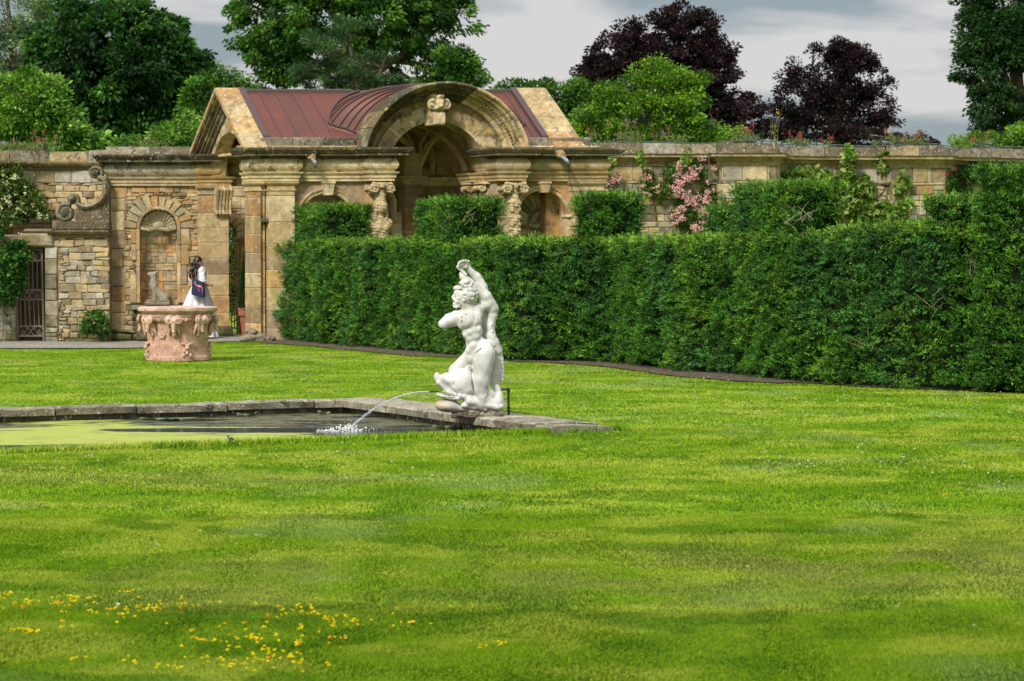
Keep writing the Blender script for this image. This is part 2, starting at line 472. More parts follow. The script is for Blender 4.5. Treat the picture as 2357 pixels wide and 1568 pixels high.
def lawn_col(x, y):
    n1 = fbm(x * 1.3, y * 1.7, 11, 4); n2 = fbm(x * 2.4, y * 2.6, 21, 3); n3 = fbm(x * .9, y * .7, 33, 3); n4 = fbm(x * .5 + 9, y * .5, 41, 3)
    c = C_br * np.ones((len(x), 1))
    t = sst(n1, .46, .62)[:, None]; c = c * (1 - t * .9) + C_yl * t * .9
    t = sst(n2, .52, .66)[:, None]; c = c * (1 - t * .75) + C_dk * t * .75
    t = (sst(n3, .60, .75) * .5)[:, None]; c = c * (1 - t) + C_pl * t
    # dry mown band right of the middle distance
    dry = np.exp(-((y - 12.3 - .15 * (x - 1)) / 1.0) ** 2) * sst(x, -2.5, 1.5) * sst(n2, .3, .6) + .5 * sst(n4, .66, .8)
    t = np.clip(dry * .6, 0, .6)[:, None]; c = c * (1 - t) + C_st * t
    return c

# lawn sheet: grid in the pool's own directions, with an exact hole for the pool
la = np.unique(np.concatenate([np.array([-900, -500, -250, -120, -70, -45, -32]), np.arange(-26, 24.01, .35), np.array([0, PL, 26, 36, 50, 80, 150, 300, 900])]))
lb = np.unique(np.concatenate([np.array([-900, -600, -350, -200, -120, -80, -50, -38]), np.arange(-30, 27.01, .35), np.array([0, PW, 30, 45, 80, 200, 600])]))
def dedupe(v, keep):
    o = [v[0]]
    for t in v[1:]:
        if t - o[-1] < .05:
            if t in keep: o[-1] = t
            continue
        o.append(t)
    return np.array(o)
la = dedupe(la, (0, PL)); lb = dedupe(lb, (0, PW))
AA, BB = np.meshgrid(la, lb, indexing='ij')
GX = PB[0] + AA * E1[0] + BB * E2[0]; GY = PB[1] + AA * E1[1] + BB * E2[1]
GZ = gz(GX, GY) - .012
na, nb = len(la), len(lb)
ii, jj = np.meshgrid(np.arange(na - 1), np.arange(nb - 1), indexing='ij')
ca, cb = (la[ii] + la[ii + 1]) / 2, (lb[jj] + lb[jj + 1]) / 2
keep = ~((ca > 0) & (ca < PL) & (cb > 0) & (cb < PW))
ii, jj = ii[keep], jj[keep]
Q = np.stack([ii * nb + jj, ii * nb + jj + 1, (ii + 1) * nb + jj + 1, (ii + 1) * nb + jj], 1)
m, nt, b = new_mat('lawn_ground')
at = N(nt, 'ShaderNodeAttribute', attribute_name='Col'); geo = N(nt, 'ShaderNodeNewGeometry')
n1 = noise(nt, 30, 5, .7, geo.outputs['Position'])
vm = N(nt, 'ShaderNodeVectorMath', operation='SCALE'); nt.links.new(at.outputs['Color'], vm.inputs[0]); nt.links.new(rangen(nt, n1.outputs['Fac'], .3, .7, .45, 1.1), vm.inputs['Scale'])
nt.links.new(vm.outputs[0], b.inputs['Base Color']); b.inputs['Roughness'].default_value = .9; b.inputs['Specular IOR Level'].default_value = .1
V = np.stack([GX, GY, GZ], -1).reshape(-1, 3)
o = mesh_np('lawn', V, Q, m, None, lawn_col(V[:, 0], V[:, 1]) * .72, True); tag(o, kind='structure')

# pool basin walls + water with duckweed
def pp(a, b): return (PB[0] + a * E1[0] + b * E2[0], PB[1] + a * E1[1] + b * E2[1])
mb = MB()
c_ = (.10, .095, .07)
for (a0, b0, a1, b1) in ((0, 0, PL, 0), (0, PW, 0, 0), (PL, PW, 0, PW), (PL, 0, PL, PW)):
    p, q = pp(a0, b0), pp(a1, b1)
    mb.add([(*p, -.6), (*q, -.6), (*q, -.015), (*p, -.015)], [(0, 1, 2, 3)], c_)
mb.add([(*pp(0, 0), -.6), (*pp(PL, 0), -.6), (*pp(PL, PW), -.6), (*pp(0, PW), -.6)], [(0, 1, 2, 3)], c_)
o = mb.build('pool_basin', M['coping']); tag(o, kind='structure')
m, nt, b = new_mat('pond_water')
geo = N(nt, 'ShaderNodeNewGeometry'); pos = geo.outputs['Position']
mpn = N(nt, 'ShaderNodeMapping'); nt.links.new(pos, mpn.inputs[0]); mpn.inputs['Rotation'].default_value = (0, 0, R(-27)); mpn.inputs['Scale'].default_value = (.55, 1.5, 1)
na_ = noise(nt, .8, 7, .66, mpn.outputs[0], .5)
# where the weed is: away from the jet's splash and thinner along the back edge
def dist_to(x, y, sx, sy):
    v = N(nt, 'ShaderNodeVectorMath', operation='SUBTRACT'); nt.links.new(pos, v.inputs[0]); v.inputs[1].default_value = (x, y, 0)
    s_ = N(nt, 'ShaderNodeVectorMath', operation='MULTIPLY'); nt.links.new(v.outputs[0], s_.inputs[0]); s_.inputs[1].default_value = (1 / sx, 1 / sy, 0)
    l = N(nt, 'ShaderNodeVectorMath', operation='LENGTH'); nt.links.new(s_.outputs[0], l.inputs[0]); return l.outputs['Value']
def mth(op, a, b_):
    q = N(nt, 'ShaderNodeMath', operation=op)
    for i, v in enumerate((a, b_)):
        if isinstance(v, (int, float)): q.inputs[i].default_value = v
        else: nt.links.new(v, q.inputs[i])
    return q.outputs[0]
mask = rangen(nt, dist_to(-3.7, 22.7, 3.6, 1.7), .3, 1.3, .34, -.30)         # green carpet of weed
open1 = rangen(nt, dist_to(-2.55, 23.55, 1.5, .33), .6, 1.15, -.9, 0)          # ripple streak
open2 = rangen(nt, dist_to(-.9, 23.3, 1.1, .7), .5, 1.2, -.6, 0)              # clear water below the statue
sm = mth('ADD', mth('ADD', mask, open1), mth('ADD', open2, rangen(nt, na_.outputs['Fac'], .2, .8, -.35, 1.35)))
weed = rangen(nt, sm, .50, .58)
n5 = noise(nt, 14, 6, .75, pos); n6 = noise(nt, 2.2, 5, .7, mpn.outputs[0]); n7 = noise(nt, 60, 2, .5, pos)
scum = rangen(nt, mth('ADD', n6.outputs['Fac'], mth('ADD', mth('MULTIPLY', open2, .35), mth('MULTIPLY', open1, .4))), .45, .53)       # brown-green weed beneath the surface
wc = mixc(nt, scum, (.006, .010, .006), mixc(nt, rangen(nt, n5.outputs['Fac'], .4, .6), (.03, .032, .012), (.15, .15, .06)))
dk = mixc(nt, rangen(nt, n7.outputs['Fac'], .35, .65), (.26, .31, .05), (.38, .42, .075))
n9 = noise(nt, 3.2, 7, .75, mpn.outputs[0], .4); dk = mixc(nt, rangen(nt, n9.outputs['Fac'], .54, .64, 0, .7), dk, (.15, .155, .05))
nt.links.new(mixc(nt, weed, wc, dk), b.inputs['Base Color'])
nt.links.new(rangen(nt, mth('MAXIMUM', weed, mth('MULTIPLY', scum, .8)), 0, 1, .04, .75), b.inputs['Roughness'])
b.inputs['Specular IOR Level'].default_value = .5; b.inputs['IOR'].default_value = 1.33
bp = N(nt, 'ShaderNodeBump'); bp.inputs['Distance'].default_value = .0035; bp.inputs['Strength'].default_value = 1
mp2 = N(nt, 'ShaderNodeMapping'); nt.links.new(pos, mp2.inputs[0]); mp2.inputs['Scale'].default_value = (6, 14, 1)
n8 = noise(nt, 1.5, 4, .6, mp2.outputs[0], .6); nt.links.new(n8.outputs['Fac'], bp.inputs['Height']); nt.links.new(rangen(nt, open1, -.9, -.2, .05, .0035), bp.inputs['Distance']); nt.links.new(bp.outputs[0], b.inputs['Normal'])
WZ = -.085
v_ = [(*pp(0, 0), WZ), (*pp(PL, 0), WZ), (*pp(PL, PW), WZ), (*pp(0, PW), WZ)]
o = mesh_np('pool_water', v_, [(0, 1, 2, 3)], m); tag(o, kind='structure')

# coping: one thing, slabs on the back and the right-hand side
cop = thing('pool_coping', 'weathered grey stone coping of long flat slabs round the rectangular pool', 'pool edging', (*pp(0, 0), 0))
def slab_row(name, a_of, L, wid, n, label):
    mb = MB(); t = 0
    while t < L:
        ln = rng.uniform(.75, 1.25); ln = min(ln, L - t)
        zt = .055 + rng.uniform(-.008, .01); sh = rng.uniform(-.015, .015)
        m_ = 7
        top = []; 
        # slab as a small grid so that its edge is uneven
        for i in range(m_ + 1):
            for k, wv in enumerate((-.07 + sh, -.04 + sh, wid * .5, wid, wid)):
                s_ = t + .012 + (ln - .024) * i / m_
                z = zt + rng.uniform(-.006, .006) - (.016 if k in (0, 3) else 0) - (.075 if k == 4 else 0)
                ed = rng.uniform(-.012, .012) if k in (0, 1, 3) else 0
                p = a_of(s_, wv + ed); top.append((*p, z))
        base = []
        for i in range(m_ + 1):
            s_ = t + .012 + (ln - .024) * i / m_; base.append((*a_of(s_, -.06 + sh + rng.uniform(-.012, .012)), zt - .085))
        v = top + base; f = []
        for i in range(m_):
            for k in range(4): f.append((i * 5 + k, i * 5 + k + 1, (i + 1) * 5 + k + 1, (i + 1) * 5 + k))
            f.append(((m_ + 1) * 5 + i, i * 5, (i + 1) * 5, (m_ + 1) * 5 + i + 1))
        f.append((0, 1, 2, 3, 4, (m_ + 1) * 5)); f.append((m_ * 5, m_ * 5 + 1, m_ * 5 + 2, m_ * 5 + 3, m_ * 5 + 4, (m_ + 1) * 5 + m_))
        g = rng.uniform(.8, 1.25); cc = np.array((.30, .275, .20)) * g
        mb.add(v, f, cc); t += ln
    mb.build(name, M['coping'], cop, label=label)
slab_row('coping_slabs', lambda s, w_: pp(s - .4, -w_), PL + .4, .28, 0, 'row of slabs along the far side of the pool')
slab_row('coping_slabs', lambda s, w_: pp(-w_, s - .0), PW + .12, .62, 0, 'wide row of slabs under the statue')

# ================================================================ GRASS BLADES
def in_front(x, y):
    a, b = loc2(x, y)
    bad = (a > -.66) & (b > -.36) & (a < PL) & (b < PW + .02)
    return ~bad
soil_px = [(560, 784), (616, 789), (758, 802), (941, 817), (1161, 831), (1300, 837.5), (1410, 845), (1571, 867), (1650, 873), (1700, 877), (1790, 881), (1900, 882), (2012, 891), (2200, 897), (2357, 901), (2700, 913)]
SOIL = np.array([[G(a, b).x, G(a, b).y] for a, b in soil_px] + [[9.7, 22.4]])
def lawn_limit(x):      # far edge of the turf for a given x
    yh = np.interp(x, SOIL[:, 0], SOIL[:, 1], left=99, right=SOIL[-1, 1])
    path = 45.9 + 0 * x
    return np.where(x > SOIL[0, 0], np.minimum(yh, 99), path)
def grass_field(y0, y1, n, Lm, Wm, lean):
    y = y0 + (y1 - y0) * rng.random(n) ** .9
    half = y * (CX / F) * 1.16 + 1.3
    x = (rng.random(n) * 2 - 1) * half
    ok = in_front(x, y) & (y < lawn_limit(x) + .08 + np.abs(rng.normal(size=n)) * .14); x = x[ok]; y = y[ok]; n = len(x)
    z = gz(x, y) - .012
    ht = Lm * (.75 + .45 * rng.random(n)) * (.85 + .3 * fbm(x * 2.2, y * 2.2, 51, 2))
    az = rng.random(n) * 2 * PI; wd = vn(x * 1.6, y * 1.3, 61) * 6
    d = np.stack([np.cos(az) * lean + np.cos(wd) * .3, np.sin(az) * lean + np.sin(wd) * .3, np.ones(n)], 1)
    d /= np.linalg.norm(d, axis=1, keepdims=True)
    c = lawn_col(x, y) * (.78 + .42 * rng.random((n, 1)))
    k = rng.random(n); yl = (k > .92)[:, None]; c = np.where(yl, c * .5 + C_st * .5, c)
    bp_ = rng.random((n, 1)) * .12; c = c + bp_ * np.array((.10, .06, .02))
    P = np.stack([x, y, z], 1); s_ = np.stack([-np.sin(az), np.cos(az), 0 * az], 1)
    wv = (Wm * (.7 + .6 * rng.random(n)))[:, None]; hv = ht[:, None]
    bend = np.stack([np.cos(az), np.sin(az), -.25 + 0 * az], 1) * hv * .28
    a = P - s_ * wv * .5; b_ = P + s_ * wv * .5; t_ = P + d * hv * .6
    V = np.stack([a, b_, t_ + s_ * wv * .35, P + d * hv + bend, t_ - s_ * wv * .35], 1).reshape(-1, 3)
    Q = np.arange(5 * n).reshape(n, 5)
    return V, Q, np.repeat(c, 5, axis=0)
parts = [grass_field(6.9, 11, 720000, .023, .0028, .5), grass_field(10.7, 15, 460000, .021, .0042, .5), grass_field(14.5, 23, 410000, .019, .0068, .5), grass_field(22, 46.2, 540000, .017, .010, .5)]
off = 0; VV, QQ, CC = [], [], []
for V, Q, C in parts: VV.append(V); QQ.append(Q + off); CC.append(C); off += len(V)
o = mesh_np('grass', np.concatenate(VV), np.concatenate(QQ), M['grass'], None, np.concatenate(CC)); tag(o, 'short mown grass of the lawn round the pool', 'grass', kind='stuff')
# longer tufts hanging over the pool's near edge and along the coping
n = 9000; t = rng.random(n) * 9 - .8; w_ = np.abs(rng.normal(size=n)) * .05
x, y = PB[0] + t * E1[0] + (PW + .03 + w_) * E2[0], PB[1] + t * E1[1] + (PW + .03 + w_) * E2[1]
n2 = 5000; t2 = rng.random(n2) * (PW + .2) ; x2, y2 = PB[0] + (-.67 - np.abs(rng.normal(size=n2)) * .03) * E1[0] + t2 * E2[0], PB[1] + (-.67) * E1[1] + t2 * E2[1]
x = np.concatenate([x, x2]); y = np.concatenate([y, y2]); n = len(x)
V, Q, C = leaves(np.stack([x, y, gz(x, y) - .02], 1), np.stack([rng.normal(size=n) * .4, rng.normal(size=n) * .4 + .15, np.ones(n)], 1), .05 + .045 * rng.random(n), .008, lawn_col(x, y) * (.6 + .7 * rng.random((n, 1))))
o = mesh_np('edge_grass', V, Q, M['grass'], None, C); tag(o, 'longer unmown grass fringing the pool edge and the coping', 'grass', kind='stuff')

# clover and hawkbit flowers
def flowers(name, pts, r, cols, label, h=.035):
    V, Q, C = [], [], []; off = 0
    P = np.repeat(pts, 12, axis=0); n = len(P)
    d = sph(n); d[:, 2] = np.abs(d[:, 2]) * .8
    Ls = np.repeat(r, 12) * (.8 + .4 * rng.random(n))
    V, Q, C = leaves(P, d, Ls, Ls * .8, np.repeat(cols, 12, axis=0) * (.85 + .3 * rng.random((n, 1))))
    o = mesh_np(name, V, Q, M['petal'], None, C); tag(o, label, 'flowers', kind='stuff')
def scatter(n, y0, y1, thr, s=71, xr=None):
    y = y0 + (y1 - y0) * rng.random(n); half = y * (CX / F) + .3; x = (rng.random(n) * 2 - 1) * half
    ok = in_front(x, y) & (y < lawn_limit(x) - .2) & (fbm(x * .35, y * .3, s, 3) > thr)
    if xr is not None: ok &= (x > xr[0]) & (x < xr[1])
    x, y = x[ok], y[ok]; return np.stack([x, y, gz(x, y) + .028], 1)
p = np.concatenate([scatter(900, 17, 40, .50), scatter(420, 15.5, 30, .40, xr=(.5, 6)), scatter(60, 8, 17, .5)])
flowers('clover_flowers', p, np.full(len(p), .011), np.tile((.62, .62, .5), (len(p), 1)), 'small white clover heads dotted over the lawn')
yl = []
for (cx_, cy_, sx_, sy_, k) in ((90, 1410, 120, 22, 34), (300, 1425, 120, 30, 46), (90, 1470, 90, 25, 10), (620, 1500, 170, 40, 60), (560, 1545, 130, 22, 30), (760, 1440, 130, 30, 24), (900, 1450, 70, 20, 8), (1155, 1508, 22, 6, 6), (640, 1425, 300, 22, 12), (300, 1545, 200, 20, 10), (2170, 1152, 14, 5, 3)):
    for i in range(int(k * .75) + 1):
        g = G(cx_ + rng.normal() * sx_ * .6, min(cy_ + rng.normal() * sy_ * .6, 1566)); cl = 1 + int(rng.random() * 3)
        for j in range(cl):
            xx, yy = g.x + rng.normal() * .012, g.y + rng.normal() * .02
            if yy > 6.95: yl.append((xx, yy, float(gz(xx, yy)) + .034 + .012 * rng.random()))
yl = np.array(yl); k = rng.random(len(yl))
cy_ = np.where((k > .93)[:, None], (.80, .30, .04), (.85, .66, .02))
flowers('yellow_flowers', yl, .006 + .004 * rng.random(len(yl)), cy_, 'small yellow and orange wildflowers in the near left of the lawn')

# soil strip and path
def strip(name, inner, outer, mat, dz, col):
    V = []; F_ = []
    for p, q in zip(inner, outer):
        V.append((p[0], p[1], float(gz(p[0], p[1])) + dz)); V.append((q[0], q[1], float(gz(q[0], q[1])) + dz))
    for i in range(len(inner) - 1): F_.append((2 * i, 2 * i + 1, 2 * i + 3, 2 * i + 2))
    o = mesh_np(name, V, F_, mat, None, np.tile(col, (len(V), 1))); return tag(o, kind='structure')
M['soil'] = stone_mat('soil', .15, .2, 0, .95, .03, 3, (.02, .015, .01), (.16, .13, .10))
so = []
for i in range(len(SOIL) - 1):
    for t in np.linspace(0, 1, 12, endpoint=False): so.append(SOIL[i] * (1 - t) + SOIL[i + 1] * t)
so = np.array(so); so[:, 1] += .5 * (fbm(so[:, 0] * 3, so[:, 1], 7, 3) - .5)
strip('soil_bed', so, so + np.array([.5, 1.9]), M['soil'], .006, (.11, .085, .06))
px_ = np.linspace(-16, -4.6, 60)
M['path'] = stone_mat('path_paving', .1, .3, 0, .9, .01, 2)
strip('path', [(x, 45.9 + .05 * math.sin(x * 3) ) for x in px_], [(x, 50.6) for x in px_], M['path'], .012, (.25, .24, .21))

# ================================================================ HEDGE
hb_px = [(597, 777), (758, 794), (883, 803), (1010, 815), (1161, 829.7), (1308, 832), (1410, 836), (1571, 854.7), (1691, 862.7), (1791, 874.8), (2012, 890.9), (2240, 899), (2357, 903), (2560, 908)]
HB = np.array([[G(a, b).x, G(a, b).y] for a, b in hb_px] + [[8.4, 25.6], [9.9, 22.6]])
ht_px = [(612, 556), (700, 549), (850, 545), (1050, 545), (1160, 543), (1400, 540), (1650, 537), (1800, 527), (2000, 506), (2240, 504), (2357, 500), (2560, 500)]
HTX = [];
_l = np.concatenate([[0], np.cumsum(np.linalg.norm(np.diff(HB, axis=0), axis=1))])
def hpt(s): return np.array([np.interp(s, _l, HB[:, 0]), np.interp(s, _l, HB[:, 1])])
_sx = [(CX + F * hpt(s)[0] / hpt(s)[1], s) for s in np.linspace(0, _l[-1], 400)]
def s_of_px(px): return float(np.interp(px, [a for a, b in _sx], [b for a, b in _sx]))
hts = [s_of_px(a) for a, b in ht_px]; htz = [W(a, b, hpt(s_of_px(a))[1]).z for a, b in ht_px]
def htop(s): return np.interp(s, hts, htz)
def hnorm(s):
    a = hpt(max(s - .4, 0)); b = hpt(min(s + .4, _l[-1])); d = (b - a) / np.linalg.norm(b - a); return np.array([d[1], -d[0]]), d
Y_g, Y_b, Y_y, Y_d = map(np.array, [(.056, .165, .014), (.052, .155, .032), (.185, .330, .030), (.012, .048, .008)])
SP = []
def sprig_cloud(P, Nn, kind_s, light=0.0, size=1.0, up=.25, m_=7, prot=.13):
    """feathery yew sprigs gathered into fronds at P, pointing roughly along Nn"""
    G_ = 9; n0 = len(P) // G_; P = P[:n0]; Nn = Nn[:n0]; kind_s = kind_s[:n0]
    if hasattr(light, '__len__'): light = light[:n0]
    fd = Nn * .8 + sph(n0) * .6 + np.array([0, 0, up * .4]); fd /= np.linalg.norm(fd, axis=1, keepdims=True)
    fc = (.35 + 1.25 * rng.random((n0, 1)) ** 1.2)
    P = P + Nn * (rng.random((n0, 1)) ** 1.5 * prot - .06)
    rp_i = lambda a: np.repeat(a, G_, axis=0)
    P = rp_i(P); Nn = rp_i(Nn); kind_s = rp_i(kind_s); fd = rp_i(fd); fc = rp_i(fc)
    if hasattr(light, '__len__'): light = rp_i(light)
    n = len(P)
    u_ = rng.random((n, 1)); sd = np.cross(fd, np.array([0, 0, 1.])); sd /= np.linalg.norm(sd, axis=1, keepdims=True) + 1e-6
    P = P + fd * (u_ * .12 - .04) + sd * (rng.normal(size=(n, 1)) * .042) + np.array([0, 0, 1.]) * rng.normal(size=(n, 1)) * .016 - np.array([0, 0, 1.]) * (u_ ** 2) * .03
    out_ = fd * .9 + sph(n) * .42 + np.array([0, 0, .05]); out_ /= np.linalg.norm(out_, axis=1, keepdims=True)
    side = np.cross(out_, sph(n)); side /= np.linalg.norm(side, axis=1, keepdims=True)
    L = size * (.05 + .055 * rng.random(n))
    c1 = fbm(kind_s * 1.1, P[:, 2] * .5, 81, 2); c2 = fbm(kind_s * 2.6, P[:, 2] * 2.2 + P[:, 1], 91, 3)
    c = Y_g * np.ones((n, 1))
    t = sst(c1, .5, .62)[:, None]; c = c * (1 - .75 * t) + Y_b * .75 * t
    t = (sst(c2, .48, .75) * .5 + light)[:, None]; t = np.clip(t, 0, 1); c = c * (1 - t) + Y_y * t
    t = (rng.random(n) < .16)[:, None]; c = np.where(t, Y_d, c)
    c = c * (.6 + .8 * rng.random((n, 1))) * fc
    Vs, Qs, Cs = [], [], []; off = 0
    for j in range(m_):
        f_ = (j + .5) / m_; sg = 1 if j % 2 else -1
        base = P + out_ * (L * f_)[:, None]
        d = side * sg * (1 - .3 * f_) + out_ * .75
        if j == m_ - 1: d = out_
        ll = L * .42 * (1.1 - .4 * f_)
        V, Q, C = leaves(base, d, ll, size * .0145, c * (.85 + .3 * rng.random((n, 1)) + .25 * f_), 0)
        Vs.append(V); Qs.append(Q + off); Cs.append(C); off += len(V)
    return np.concatenate(Vs), np.concatenate(Qs), np.concatenate(Cs)
def cat(L):
    off = 0; V, Q, C = [], [], []
    for a, b, c in L: V.append(a); Q.append(b + off); C.append(c); off += len(a)
    return np.concatenate(V), np.concatenate(Q), np.concatenate(C)

hedge = thing('yew_hedge', 'long clipped dark green yew hedge with square raised blocks along its top', 'hedge', (*HB[4], 0))
HD = 1.0     # hedge thickness
# dark inner body
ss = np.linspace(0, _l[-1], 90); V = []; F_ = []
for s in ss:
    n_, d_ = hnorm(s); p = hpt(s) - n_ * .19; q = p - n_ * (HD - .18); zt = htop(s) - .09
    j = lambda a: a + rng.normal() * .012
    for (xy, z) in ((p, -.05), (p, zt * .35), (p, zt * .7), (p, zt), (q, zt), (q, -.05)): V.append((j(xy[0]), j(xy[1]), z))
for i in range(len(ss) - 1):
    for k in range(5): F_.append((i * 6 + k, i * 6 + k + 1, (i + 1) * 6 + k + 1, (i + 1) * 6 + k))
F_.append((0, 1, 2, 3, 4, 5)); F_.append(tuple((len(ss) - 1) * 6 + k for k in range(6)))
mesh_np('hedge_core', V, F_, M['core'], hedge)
# face and top
n = 118000; s = rng.random(n) * _l[-1]; t = rng.random(n) ** 1.0
Pn = np.array([hnorm(q)[0] for q in np.linspace(0, _l[-1], 300)])
nx = np.interp(s, np.linspace(0, _l[-1], 300), Pn[:, 0]); ny = np.interp(s, np.linspace(0, _l[-1], 300), Pn[:, 1])
bx, by = np.interp(s, _l, HB[:, 0]), np.interp(s, _l, HB[:, 1]); zt = htop(s)
lump = (fbm(s * 3.0, t * 4.2, 101, 3) - .5) * .40 + (fbm(s * .9, t * 1.2, 111, 2) - .5) * .16
depth = lump - .05 * rng.random(n) - .02
z = .06 + t * (zt - .12)
gap = (lump > -.16) | (rng.random(n) < .25)
P = np.stack([bx + nx * depth, by + ny * depth, z], 1); NN = np.stack([nx, ny, 0 * nx], 1)
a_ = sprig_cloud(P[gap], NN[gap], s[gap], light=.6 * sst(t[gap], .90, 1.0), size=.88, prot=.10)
n = 33000; s = rng.random(n) * _l[-1]; t = rng.random(n)
nx = np.interp(s, np.linspace(0, _l[-1], 300), Pn[:, 0]); ny = np.interp(s, np.linspace(0, _l[-1], 300), Pn[:, 1])
bx, by = np.interp(s, _l, HB[:, 0]), np.interp(s, _l, HB[:, 1]); zt = htop(s) - .11 + (fbm(s * 4, t * 4, 131, 3) - .5) * .10
P = np.stack([bx - nx * HD * t, by - ny * HD * t, zt], 1)
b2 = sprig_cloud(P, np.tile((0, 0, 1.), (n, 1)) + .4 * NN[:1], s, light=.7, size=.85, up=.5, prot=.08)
# left end face
n = 4600; t = rng.random(n); q = rng.random(n); n_, d_ = hnorm(0)
P = np.stack([HB[0, 0] - n_[0] * HD * t - d_[0] * .0, HB[0, 1] - n_[1] * HD * t, .05 + q * 1.9], 1) + rng.normal(size=(n, 3)) * .05
c3 = sprig_cloud(P, np.tile((-d_[0], -d_[1], .0), (n, 1)), 0 * t, light=.15, size=1.1)
V, Q, C = cat([a_, b2, c3]); mesh_np('hedge_foliage', V, Q, M['yew'], hedge, C)

def hedge_block(x0, x1, ytop, dpx_front, flare=0, depth=.9, zb=None, lab=None, setback=.02, proud=0.0):
    """square topiary block: pixel span at its front face"""
    s0, s1 = s_of_px(x0), s_of_px(x1); sm_ = (s0 + s1) / 2
    n_, d_ = hnorm(sm_); c = hpt(sm_) - n_ * (setback)
    zt = W((x0 + x1) / 2, ytop, c[1]).z; zb = (htop(sm_) - .12) if zb is None else zb
    w2 = np.linalg.norm(hpt(s1) - hpt(s0)) / 2
    h = zt - zb
    # core
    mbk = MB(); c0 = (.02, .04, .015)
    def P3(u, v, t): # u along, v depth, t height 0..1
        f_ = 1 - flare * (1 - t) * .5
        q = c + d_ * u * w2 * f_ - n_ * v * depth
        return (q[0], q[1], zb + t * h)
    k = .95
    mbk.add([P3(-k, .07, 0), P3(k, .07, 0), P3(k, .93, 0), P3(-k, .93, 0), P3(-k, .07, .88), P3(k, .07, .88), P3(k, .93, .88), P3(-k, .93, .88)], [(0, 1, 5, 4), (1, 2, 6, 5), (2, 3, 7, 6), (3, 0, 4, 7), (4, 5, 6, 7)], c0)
    L = []
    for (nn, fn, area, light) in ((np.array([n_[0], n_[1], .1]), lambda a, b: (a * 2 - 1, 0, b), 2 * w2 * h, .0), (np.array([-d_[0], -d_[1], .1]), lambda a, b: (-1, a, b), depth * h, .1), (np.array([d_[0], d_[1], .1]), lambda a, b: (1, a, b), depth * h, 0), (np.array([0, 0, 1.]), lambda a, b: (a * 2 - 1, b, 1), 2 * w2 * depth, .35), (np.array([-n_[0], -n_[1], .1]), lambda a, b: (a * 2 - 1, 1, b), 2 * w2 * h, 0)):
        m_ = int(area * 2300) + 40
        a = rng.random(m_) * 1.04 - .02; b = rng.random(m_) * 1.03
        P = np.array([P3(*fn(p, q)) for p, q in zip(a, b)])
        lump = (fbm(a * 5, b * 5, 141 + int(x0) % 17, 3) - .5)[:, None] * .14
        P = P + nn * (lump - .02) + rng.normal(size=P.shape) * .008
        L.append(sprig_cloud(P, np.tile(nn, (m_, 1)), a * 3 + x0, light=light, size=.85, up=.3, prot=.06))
    V, Q, C = cat(L)
    # stray shoots on top
    f_ = mesh_np('trimmed_block', V, Q, M['yew'], hedge, C); 
    if lab: f_['label'] = lab
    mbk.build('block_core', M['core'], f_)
hedge_block(680, 744, 478, 0, .04, lab='small neat block nearest the stone pier')
hedge_block(960, 1038, 463, 0, .08, lab='block with straggly pale twigs in front of the great arch')
hedge_block(1320, 1390, 450, 0, .10, lab='block in front of the pink climbing rose')
hedge_block(1496, 1530, 480, 0, .0, setback=.9, depth=.35, lab='low dark stub behind the third block')
hedge_block(1684, 1820, 428, 0, .06, depth=.75, lab='widest block, before the pale vine')
hedge_block(2132, 2205, 458, 0, .0, lab='bright block half hidden behind the tall end block')
hedge_block(2268, 2440, 390, 0, .0, setback=-.22, depth=1.4, zb=0.1, lab='tallest block closing the right end of the hedge')
# bare twigs
for (px, py) in ((2250, 640), (2255, 600), (1030, 500), (1075, 515), (1830, 500), (1850, 505), (2150, 700), (2000, 800)):
    s_ = s_of_px(px); c = hpt(s_); n_, d_ = hnorm(s_); b0 = W(px, py, c[1] - .12)
    for i in range(5):
        p = Vector(b0) + Vector((rng.normal() * .05, rng.normal() * .03 + .05, rng.normal() * .1))
        q = p + Vector((rng.normal() * .10, -.04, .10 + .08 * rng.random())); mb = MB(); mb.tube([p, (p + q) / 2 + Vector((rng.normal() * .015, 0, rng.normal() * .01)), q], [.005, .004, .002], 4, (.35, .28, .18)); mb.build('bare_twig', M['bark'], hedge)
